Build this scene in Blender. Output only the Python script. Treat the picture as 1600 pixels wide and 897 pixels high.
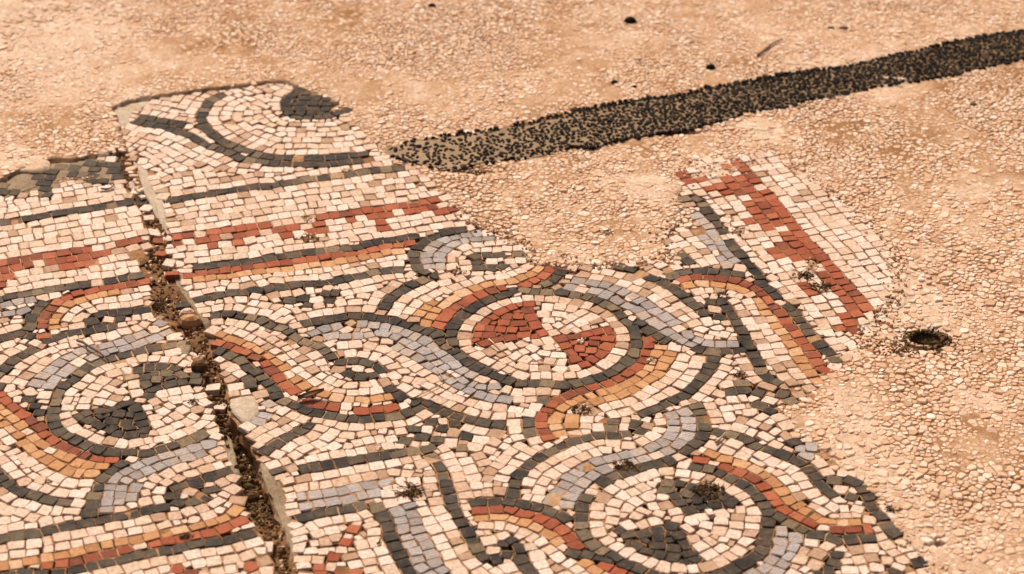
# A worn antique mosaic floor: two mosaic slabs parted by a crack, set in a floor of pale stone
# chips, with a strip of black pebbles running behind them.  Units: metres; z = 0 is the walked-on surface.
import bpy, math, random
import numpy as np
random.seed(11); rng = np.random.default_rng(11)
scene = bpy.context.scene
for o in list(bpy.data.objects): bpy.data.objects.remove(o)

# ------------------------------------------------------------------ camera
CAM_H, CAM_PITCH, FOCAL_PX = 1.45, math.radians(31.5), 3835.0      # eye height, tilt below the horizon, focal length for a 1600 px wide frame
cam_data = bpy.data.cameras.new('camera'); cam = bpy.data.objects.new('camera', cam_data)
scene.collection.objects.link(cam); scene.camera = cam
cam.location = (0, 0, CAM_H); cam.rotation_euler = (math.pi/2 - CAM_PITCH, 0, 0)
cam_data.sensor_width = 36; cam_data.lens = FOCAL_PX/1600*36
cam_data.clip_start = .05; cam_data.clip_end = 500
cam_data.dof.use_dof = True; cam_data.dof.focus_distance = 2.68; cam_data.dof.aperture_fstop = 6.3

# ------------------------------------------------------------------ sky, sun, exposure
SUN_EL, SUN_AZ = math.radians(52), math.radians(-28)                # azimuth from +Y towards +X: the sun stands behind the scene, to the left
world = bpy.data.worlds.new('World'); scene.world = world; world.use_nodes = True
nt = world.node_tree; sky = nt.nodes.new('ShaderNodeTexSky'); sky.sky_type = 'NISHITA'; sky.sun_disc = False
sky.sun_elevation = SUN_EL; sky.sun_rotation = SUN_AZ; sky.dust_density = 9; sky.air_density = .45; sky.ozone_density = .3
nt.links.new(sky.outputs[0], nt.nodes['Background'].inputs[0]); nt.nodes['Background'].inputs[1].default_value = .042
sun_data = bpy.data.lights.new('sun', 'SUN'); sun = bpy.data.objects.new('sun', sun_data); scene.collection.objects.link(sun)
sun_data.energy = 1.5; sun_data.angle = math.radians(10); sun_data.color = (1, .85, .675)
sun.rotation_euler = (math.pi/2 - SUN_EL, 0, math.pi - SUN_AZ)
scene.view_settings.view_transform = 'Standard'; scene.view_settings.look = 'None'
scene.view_settings.exposure = 1.16; scene.view_settings.gamma = 1
scene.render.engine = 'CYCLES'

# ------------------------------------------------------------------ traced layout of the floor (plane coordinates in metres)
# each tessera: x, y (0.1 mm), angle (0.01 rad), half length, half width (0.1 mm), stone: w white, d dark, r red, o ochre, b blue-grey
TESSERAE = {
    ('right', 'guilloche_border'): '''-2489,23343,295,70,70d -2338,23377,307,70,70d -2040,23343,296,70,70d -1978,23514,294,70,70d -2103,23496,285,70,70d -2267,23258,296,70,70d -3575,24082,22,73,70d -3450,24101,29,67,72d -3311,24151,27,72,77d -3188,24188,28,62,70d -3050,24206,17,67,76d -2924,24242,37,59,73d -2806,24303,48,77,77d -2670,24347,26,66,74d -2530,24390,26,89,69d -2355,24446,18,84,71d -2208,24472,28,62,73d -2084,24517,23,77,68d -1935,24532,309,68,70d -1800,24564,24,66,69d -1686,24629,47,75,70d -1565,24695,50,59,70d -1431,24737,26,84,76d -1281,24788,50,66,77d -1144,24809,20,74,70d -3473,23397,44,88,70d -3305,23453,42,89,72d -3155,23518,19,70,77d -3022,23526,19,62,76d -2889,23577,307,85,70d -2761,23599,48,70,76d -2613,23641,17,83,75d -2454,23687,34,88,74d -2304,23705,7,67,76d -2153,23720,22,79,73d -1999,23781,52,90,77d -1857,23841,49,64,75d -1724,23896,36,78,70d -1585,23977,55,83,73d -1442,24025,39,69,69d -1302,24048,21,75,72d -3666,23901,4,68,72r -3537,23947,37,76,76r -3405,23983,10,60,75r -3274,24009,21,70,77r -3147,24038,28,58,70r -3030,24077,34,73,75r -2894,24124,30,69,71r -2744,24155,39,79,77r -2596,24191,21,75,70r -2439,24241,19,86,71r -2301,24288,11,64,70r -2169,24331,44,79,76r -2014,24380,31,83,77r -1864,24413,15,66,72r -1738,24462,40,68,72r -1611,24525,46,76,76r -1470,24586,42,81,74r -1323,24615,8,68,71r -1176,24674,35,82,77r -3550,23806,16,77,72o -3430,23844,29,67,71o -3300,23873,20,59,70o -3182,23902,37,58,75o -3049,23947,32,86,73o -2885,23984,29,84,74o -2730,24034,26,82,76o -2566,24068,24,77,69o -2406,24111,36,85,75o -2260,24153,34,70,70o -2118,24185,15,79,77o -1970,24230,20,70,71o -1833,24282,37,79,74o -1714,24325,75,61,76o -1586,24380,35,73,77o -1459,24447,42,63,73o -1322,24484,22,85,75o -3554,23502,26,67,75w -3413,23565,34,84,70w -3141,23664,11,65,73w -2993,23697,43,86,72w -2817,23740,45,56,76w -2672,23790,5,84,71w -2531,23810,32,61,76w -2391,23840,11,84,76w -2246,23860,19,64,75w -2121,23884,45,72,73w -1998,23962,45,71,69w -1849,24011,50,84,70w -1709,24080,58,67,74w -1593,24140,36,69,69w -1439,24177,36,77,73w -1303,24206,11,80,77w -3535,23662,30,83,73w -3373,23710,34,81,73w -2219,24006,14,69,73w -1258,24344,20,64,72w -3160,23352,40,61,70w -3017,23386,4,86,75w -2879,23425,125,63,70w -2690,23466,47,82,72w -2537,23490,29,84,69w -2276,23562,15,59,74w -1887,23659,48,66,72w -1762,23728,44,69,76w -1639,23775,37,69,70w -1524,23839,44,64,75w -1399,23884,26,69,69w -1275,23915,24,59,69w -2902,23857,52,59,71w -1857,23516,38,78,70w -1741,23570,36,58,70w -1608,23620,34,85,69w -2406,23518,55,71,66w -3678,23746,9,65,68w -2634,23926,307,77,66w -2418,23974,13,65,66w -3738,23998,1,77,66w -3282,23590,8,56,60w -2070,23626,275,55,55w -1506,23698,38,54,55w -3246,23734,286,54,62w -3138,23782,4,54,56w -3030,23818,40,59,62w -2790,23890,44,53,56w -2106,24034,19,56,58w -2010,24082,51,56,58w -1914,24118,27,55,55w -1806,24166,31,61,55w -1506,24286,36,58,53w -1410,24322,47,59,54w -2286,23146,295,51,40w -2490,23230,291,46,42w -2778,23398,157,48,41w -1830,23422,22,48,39w -2178,23578,15,46,40w -3642,23626,86,49,46w -1242,23818,12,48,41w -2526,23950,21,45,45w -2322,23998,314,45,40w -1194,24070,27,51,41w -3714,24094,57,47,40w -1710,24214,27,45,42w -1626,24238,39,45,42w -1050,24862,7,45,45w -2034,23242,291,34,32w -1986,23614,256,33,32w -1446,23758,37,33,31w -1170,23842,57,37,33w -1194,24142,31,37,29w -1218,24538,23,37,34w -1806,24658,304,33,33w''',
    ('right', 'spiral_motif'): '''-231,24253,2,70,70w -599,24975,37,85,77d -763,24913,46,90,74d -908,24824,58,85,72d -1035,24698,103,86,72d -1095,24571,129,62,69d -1130,24430,147,77,73d -1118,24279,176,79,72d -1082,24126,183,80,70d -989,23983,226,83,73d -876,23923,16,62,69d -149,24403,20,82,73d -302,24396,15,71,76d -426,24362,81,65,76d -401,24252,212,64,70d -112,24156,92,67,76d -222,24110,5,65,70d -386,24100,0,89,75d 77,24425,1,76,76d -419,24897,32,59,77b -532,24866,25,58,70b -659,24806,44,73,72b -785,24762,57,71,74b -881,24652,100,66,74b -947,24527,107,70,77b -985,24402,147,56,71b -976,24274,177,78,74b -943,24143,186,57,72b -263,24771,5,85,71b -413,24765,9,75,69b -556,24724,29,60,77b -679,24657,83,82,69b -766,24535,107,73,74b -826,24401,137,65,71b -830,24282,151,57,76b -827,24136,168,84,75b -266,24660,12,64,75w -401,24636,29,80,69w -554,24565,75,84,71w -660,24435,119,76,74w -692,24297,165,73,73w -165,24531,3,63,73w -298,24529,10,66,73w -527,24239,169,73,76w -521,24116,174,57,73w -392,23966,304,87,69w -603,25130,24,62,69w -1157,23957,235,63,69w -773,23788,33,75,74w 86,24276,313,63,75w -686,24145,197,60,76w -750,23938,52,73,68w -30,24262,13,66,68w -54,24550,309,69,73w 78,24550,297,70,65w -126,24682,18,70,76w -282,24898,8,72,70w -498,24454,62,67,53w 6,24658,1,57,53w -582,24346,128,46,44w -414,24502,23,49,43w -138,24790,23,47,42w -966,24910,20,45,43w -486,25006,53,49,45w -1110,23878,236,34,31w -822,24010,56,41,34w -918,24046,230,35,30w -126,24286,35,33,33w -42,24358,283,33,33w -42,24418,311,34,31w -174,24862,28,36,31w -894,24946,24,34,31w -510,25078,60,37,30w''',
    ('left', 'scroll_motif'): '''-4438,22956,306,70,70w -4343,22972,1,70,70d -4117,23155,25,91,71d -4294,23129,5,91,75d -4437,23093,23,60,77d -4569,23046,52,77,74d -4628,22923,173,72,70d -5060,22526,67,59,74d -4945,22606,64,78,70d -4800,22687,36,89,75d -4650,22730,40,71,73d -4522,22786,31,70,76d -4401,22822,30,60,69d -5243,23290,124,76,74d -5290,23139,142,85,69d -5321,22974,160,87,72d -5302,22796,139,83,70d -5275,22614,132,76,71d -6157,22239,58,83,70d -6010,22308,45,88,76d -5855,22396,36,81,73d -5722,22484,55,68,69d -5612,22538,60,62,69d -5518,22598,46,60,74d -5390,22647,31,70,69d -4177,23743,35,64,68r -4305,23694,36,67,71r -4430,23662,26,72,75r -4585,23615,35,80,76r -4729,23553,52,85,75r -4878,23495,54,77,77r -5001,23407,75,67,74r -5076,23305,111,66,70r -5130,23176,120,66,73r -5164,23034,148,86,70r -5161,22891,172,61,72r -5165,22817,175,67,76r -5105,22611,184,79,74r -4481,23523,36,67,70o -4612,23491,46,60,73o -4720,23433,47,67,77o -4847,23359,60,76,71o -4945,23260,107,68,73o -4992,23142,114,65,70o -5033,23018,148,58,69o -5049,22909,160,64,76o -5031,22802,178,59,75o -6403,22767,58,60,74b -6312,22836,62,60,70b -6194,22907,55,86,73b -6049,23007,74,79,73b -5910,23095,62,86,71b -5771,23192,52,74,71b -5641,23268,54,82,71b -5517,23332,21,68,76b -5396,23365,37,58,69b -6314,22946,12,87,72b -5728,23039,22,81,68b -5579,23078,18,80,74b -5422,23135,64,87,69b -4214,23458,44,61,70w -4343,23409,38,73,70w -4492,23376,25,84,77w -4637,23324,40,65,70w -4749,23264,62,59,71w -4843,23156,100,82,74w -4922,23001,132,87,73w -4045,23018,37,60,69w -4161,22991,21,58,71w -4801,22830,27,82,74w -6223,22361,60,66,70w -5964,22511,62,85,73w -5842,22580,54,60,74w -5727,22649,52,77,73w -5611,22715,51,57,74w -5488,22789,49,81,76w -4185,23294,32,83,70w -4321,23277,23,60,69w -4442,23249,24,63,74w -4560,23211,34,65,71w -4678,23152,53,60,76w -4750,23059,114,64,72w -5465,22910,161,62,76w -5595,22372,49,62,74w -5471,22449,46,81,70w -6105,22606,59,85,72w -5970,22681,54,75,71w -5832,22762,56,76,70w -5700,22836,59,78,72w -3926,22747,44,58,77w -6308,22663,56,64,70w -6182,22723,61,72,74w -6055,22805,67,80,70w -5917,22875,59,77,74w -4885,23983,37,76,71w -5016,23928,38,59,73w -4338,23554,29,74,68w -4290,22846,34,57,60w -5802,22930,56,56,56w -5622,22930,55,54,60w -4806,22954,118,55,56w -6186,22090,54,47,40w -5022,22702,133,47,43w -4926,22750,192,45,46w -4938,22846,196,44,40w -4194,22894,18,49,40w -5862,23002,51,45,40w -5562,23194,89,49,45w -5466,23230,52,55,40w -4110,23398,49,50,41w -4122,23482,41,48,41w -5970,22210,52,40,29w -4998,22450,70,39,30w -6294,22546,66,35,30w -5226,22714,126,37,30w -5166,22702,204,35,30w -5574,22858,46,37,30w -4242,22954,308,35,30w -3978,22942,35,34,32w -5478,23002,152,33,33w -5370,23254,63,40,31w -4074,23302,113,40,32w -5022,23518,84,38,29w''',
    ('left', 'guilloche_strand'): '''-5083,21399,303,70,70d -5001,21264,305,70,70d -4940,21145,302,70,70d -3193,19747,274,70,70w -5895,20909,117,80,77d -5839,21043,110,59,69d -5790,21163,98,77,74d -5716,21316,107,85,72d -5635,21476,113,83,69d -5583,21599,114,67,71d -5526,21733,118,67,73d -5477,21846,116,65,75d -5420,21978,122,79,77d -5366,22117,99,70,73d -5280,22218,88,62,71d -5206,22335,102,71,71d -6037,21218,97,68,74d -5957,21340,109,70,75d -5810,21541,106,59,70d -5729,21660,100,84,75d -5648,21780,104,64,75d -5556,21909,86,86,75d -6150,21860,271,59,73d -6019,21810,277,74,74d -5889,21756,284,69,70d -5445,21607,288,84,74d -5812,20830,226,64,75d -5725,20711,219,88,74d -5626,20593,219,65,69d -5538,20505,238,64,76d -5449,20383,221,84,72d -5345,20269,217,69,69d -5262,20161,226,62,72d -5183,20087,219,59,72d -5112,19978,219,62,68d -5035,19892,231,58,69d -4949,19805,238,59,70d -4868,19734,257,60,74d -4740,19682,267,81,77d -4582,19602,277,82,71d -4419,19576,290,82,69d -3946,20222,90,73,74d -4022,20102,102,72,75d -4099,19982,102,77,71d -4118,19824,159,78,71d -4129,19673,155,72,75d -4141,19537,141,68,74d -4139,19390,167,85,73d -2902,20071,54,85,69d -3031,19987,60,76,74d -3167,19909,32,80,75d -3308,19834,54,84,73d -3359,19686,168,88,74d -3296,19554,271,64,72d -3164,19586,34,75,72d -3058,19663,84,62,73d -2998,19774,188,59,73d -6188,22516,223,60,72r -6108,22406,214,87,70r -5896,22133,225,79,69r -5820,22001,223,70,71r -5722,21896,225,68,73r -5409,21462,216,66,75r -5333,21339,229,81,71r -5216,21227,228,75,71r -5096,21113,259,85,73r -4989,20989,217,85,69r -4889,20863,220,80,75r -4814,20727,227,64,73r -4711,20627,246,79,77r -4591,20532,261,87,75r -4459,20445,259,70,75r -4343,20371,264,61,73r -4211,20309,279,79,69r -4064,20278,308,71,69r -5366,21234,213,60,73o -5282,21140,222,66,73o -5191,21014,234,86,74o -5088,20896,236,73,77o -4904,20695,231,73,74o -4792,20573,246,85,68o -4589,20395,257,69,68o -4480,20330,256,62,76o -4386,20253,271,72,75o -4271,20203,303,58,70o -4141,20168,309,67,77o -6102,21996,231,77,71o -5600,21373,222,85,69o -5501,21247,226,76,77o -5405,21131,229,64,72o -5328,21040,239,61,74o -5254,20940,224,61,75o -5175,20841,221,79,72o -5075,20719,231,77,70o -5010,20589,218,59,71o -4920,20491,224,77,69o -4812,20382,232,73,73o -4705,20281,251,71,77o -4598,20192,245,82,69o -4474,20098,257,78,75o -4341,20050,294,60,75o -4220,20053,27,67,72o -5051,21694,125,87,75b -4994,21835,108,66,74b -4927,21955,106,70,69b -4860,22080,102,75,74b -4775,22203,79,75,77b -4666,22309,60,74,75b -4561,22361,33,64,74b -4405,22428,45,83,69b -4269,22475,51,66,68b -4177,22570,58,58,73b -4062,22634,69,76,74b -3896,22872,102,64,74b -4905,21635,128,59,72b -4863,21769,134,70,70b -4807,21871,107,57,71b -4755,21988,104,64,69b -4520,22191,73,69,69b -4418,22270,47,56,73b -4321,22319,46,63,72b -4189,22377,50,80,75b -4052,22472,66,85,71b -3907,22575,61,87,77b -3799,22679,72,72,75b -3087,20563,20,84,73b -3230,20511,35,69,69b -3363,20437,53,79,75b -3505,20361,43,82,70b -3658,20283,49,83,71b -3775,20197,77,72,73b -3889,20094,81,76,68b -3973,19966,123,87,70b -4004,19824,147,57,72b -4008,19706,166,62,72b -3991,19578,168,66,73b -3984,19452,164,56,76b -3170,20400,64,72,74b -3302,20327,33,77,76b -3445,20271,50,83,70b -3561,20190,73,67,77b -3673,20094,58,64,72b -3768,20026,73,59,74b -3847,19919,105,73,73b -3886,19803,152,61,74b -3884,19685,165,59,69b -3879,19569,159,59,74b -3750,19820,137,86,76b -3763,19643,159,87,77b -5626,20803,122,79,75w -5585,20953,137,74,69w -5548,21094,125,74,77w -5384,21781,130,69,73w -5272,22011,102,59,69w -5197,22137,96,82,77w -5084,22253,80,84,77w -4984,22338,66,57,73w -4883,22409,49,64,70w -4738,22472,35,83,77w -4627,22521,50,58,77w -4505,22590,33,74,75w -4365,22640,57,71,75w -4244,22741,38,79,69w -4128,22800,75,58,72w -5228,21710,119,63,76w -5174,21841,110,79,70w -5095,21975,112,83,70w -5020,22127,98,80,73w -5245,20761,223,74,69w -5151,20626,227,86,73w -4968,20371,216,70,71w -4879,20249,227,87,74w -4767,20156,242,60,69w -3069,20310,59,61,70w -3184,20230,58,82,70w -3338,20151,63,87,77w -3460,20046,80,73,76w -3564,19955,84,58,75w -3606,19847,118,64,72w -2961,20211,47,56,77w -3088,20147,44,80,70w -3224,20072,42,69,71w -3455,19903,90,73,72w -3512,19767,145,72,69w -6030,20966,106,71,69w -5975,21082,117,58,77w -5521,22148,114,84,75w -5411,22287,83,81,72w -5344,22404,96,59,74w -6065,21431,105,56,75w -5991,21537,96,76,72w -5652,22029,86,75,72w -5933,21946,278,75,77w -5814,22264,220,58,76w -5736,22157,227,74,76w -5240,21497,218,64,76w -5497,20687,222,65,71w -5412,20581,225,74,74w -5329,20480,224,67,74w -5250,20379,227,60,69w -5169,20281,225,66,75w -5070,20166,220,85,71w -4967,20039,217,74,74w -4767,19841,260,79,72w -4627,19800,265,68,73w -4487,19732,276,86,74w -4316,19707,295,85,74w -2884,19913,63,68,74w -5713,20950,122,57,77w -6076,21675,281,77,73w -5632,21174,224,56,69w -5471,20976,219,60,74w -5388,20876,234,68,76w -5075,20440,226,62,75w -4682,20070,249,81,72w -4551,19981,263,83,71w -4422,19905,287,81,75w -4256,19890,3,77,76w -6001,20817,228,86,72w -5888,20700,222,76,69w -5808,20583,220,60,72w -5729,20478,224,80,76w -5630,20375,235,65,76w -5477,20184,218,58,72w -5385,20070,229,83,72w -5275,19949,215,76,69w -5199,19846,227,75,73w -5088,19746,236,67,76w -4982,19646,246,76,70w -4853,19568,280,76,72w -4716,19501,268,65,73w -4603,19455,278,69,73w -4478,19427,305,58,73w -4329,19419,306,85,69w -5619,22254,101,65,75w -6071,22149,290,60,73w -5092,21531,222,81,69w -5828,21421,279,83,70w -5942,20516,229,70,75w -5849,20407,233,68,72w -5767,20310,221,70,71w -5685,20207,224,61,76w -5588,20096,224,83,75w -5502,19982,239,65,73w -5403,19861,226,87,69w -5291,19733,234,78,74w -5179,19614,234,85,74w -5068,19522,244,67,71w -4964,19444,271,68,77w -4816,19393,273,74,71w -4695,19324,276,70,71w -2728,19631,142,71,75w -5844,20157,227,81,74w -5723,20042,227,69,68w -5654,19926,241,80,75w -5552,19808,229,80,76w -5460,19682,232,68,71w -5360,19581,240,65,75w -5264,19479,254,85,76w -5140,19376,246,73,71w -5706,19510,227,72,70w -5550,19510,197,67,67w -4278,19546,271,66,68w -5646,19618,229,75,67w -5802,19834,244,63,67w -4890,19918,199,66,69w -5550,20278,206,69,67w -2934,20338,43,79,66w -3018,20446,60,80,68w -3042,20686,263,72,65w -5202,22462,101,67,65w -4050,22870,122,63,66w -3858,19450,161,58,60w -5694,19762,239,65,60w -4722,19942,307,55,57w -3342,19966,92,60,60w -2802,19978,119,54,57w -4806,20014,248,62,56w -4698,20446,256,60,54w -5190,20506,270,61,54w -5322,20662,230,55,54w -5394,20746,222,53,54w -4998,20794,241,56,53w -5706,21070,132,57,57w -5922,21178,124,60,54w -5202,21370,2,56,59w -6126,21562,107,56,55w -5310,21586,180,63,53w -5934,21634,103,54,54w -5322,21886,130,57,59w -4926,22222,69,63,59w -4866,19294,281,45,41w -3030,19870,165,45,45w -3690,19942,72,44,43w -5802,19966,225,54,42w -4878,20098,204,45,42w -5058,20314,222,45,39w -5262,20578,263,46,42w -5502,20794,234,44,43w -4890,21022,191,46,42w -4890,21238,308,44,41w -5874,21262,122,50,42w -5118,21274,230,47,44w -4914,21334,301,49,41w -5514,21430,218,54,40w -5790,21814,227,55,40w -6246,22018,165,48,44w -6006,22054,255,49,42w -4854,22282,76,50,39w -5718,22318,223,49,41w -5106,22390,120,48,43w -5334,22498,95,47,40w -4890,22510,53,49,41w -4794,22570,34,54,45w -3822,22786,66,47,39w -3330,19462,16,36,30w -5454,19510,228,41,31w -5586,19690,238,34,33w -3258,19666,166,33,34w -2958,19690,219,36,32w -4242,19786,2,41,30w -4566,19870,257,36,30w -4938,20158,206,33,32w -4998,20230,218,41,33w -2874,20218,56,33,30w -2982,20590,17,33,31w -5454,21358,216,38,30w -5934,21442,108,37,31w -4986,21550,224,34,31w -5202,21598,219,38,30w -4770,21754,162,32,32w -4626,22210,104,37,31w -4794,22330,67,35,30w -4518,22486,41,34,30w -5394,22534,94,32,30w -4710,22606,39,39,33w''',
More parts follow.
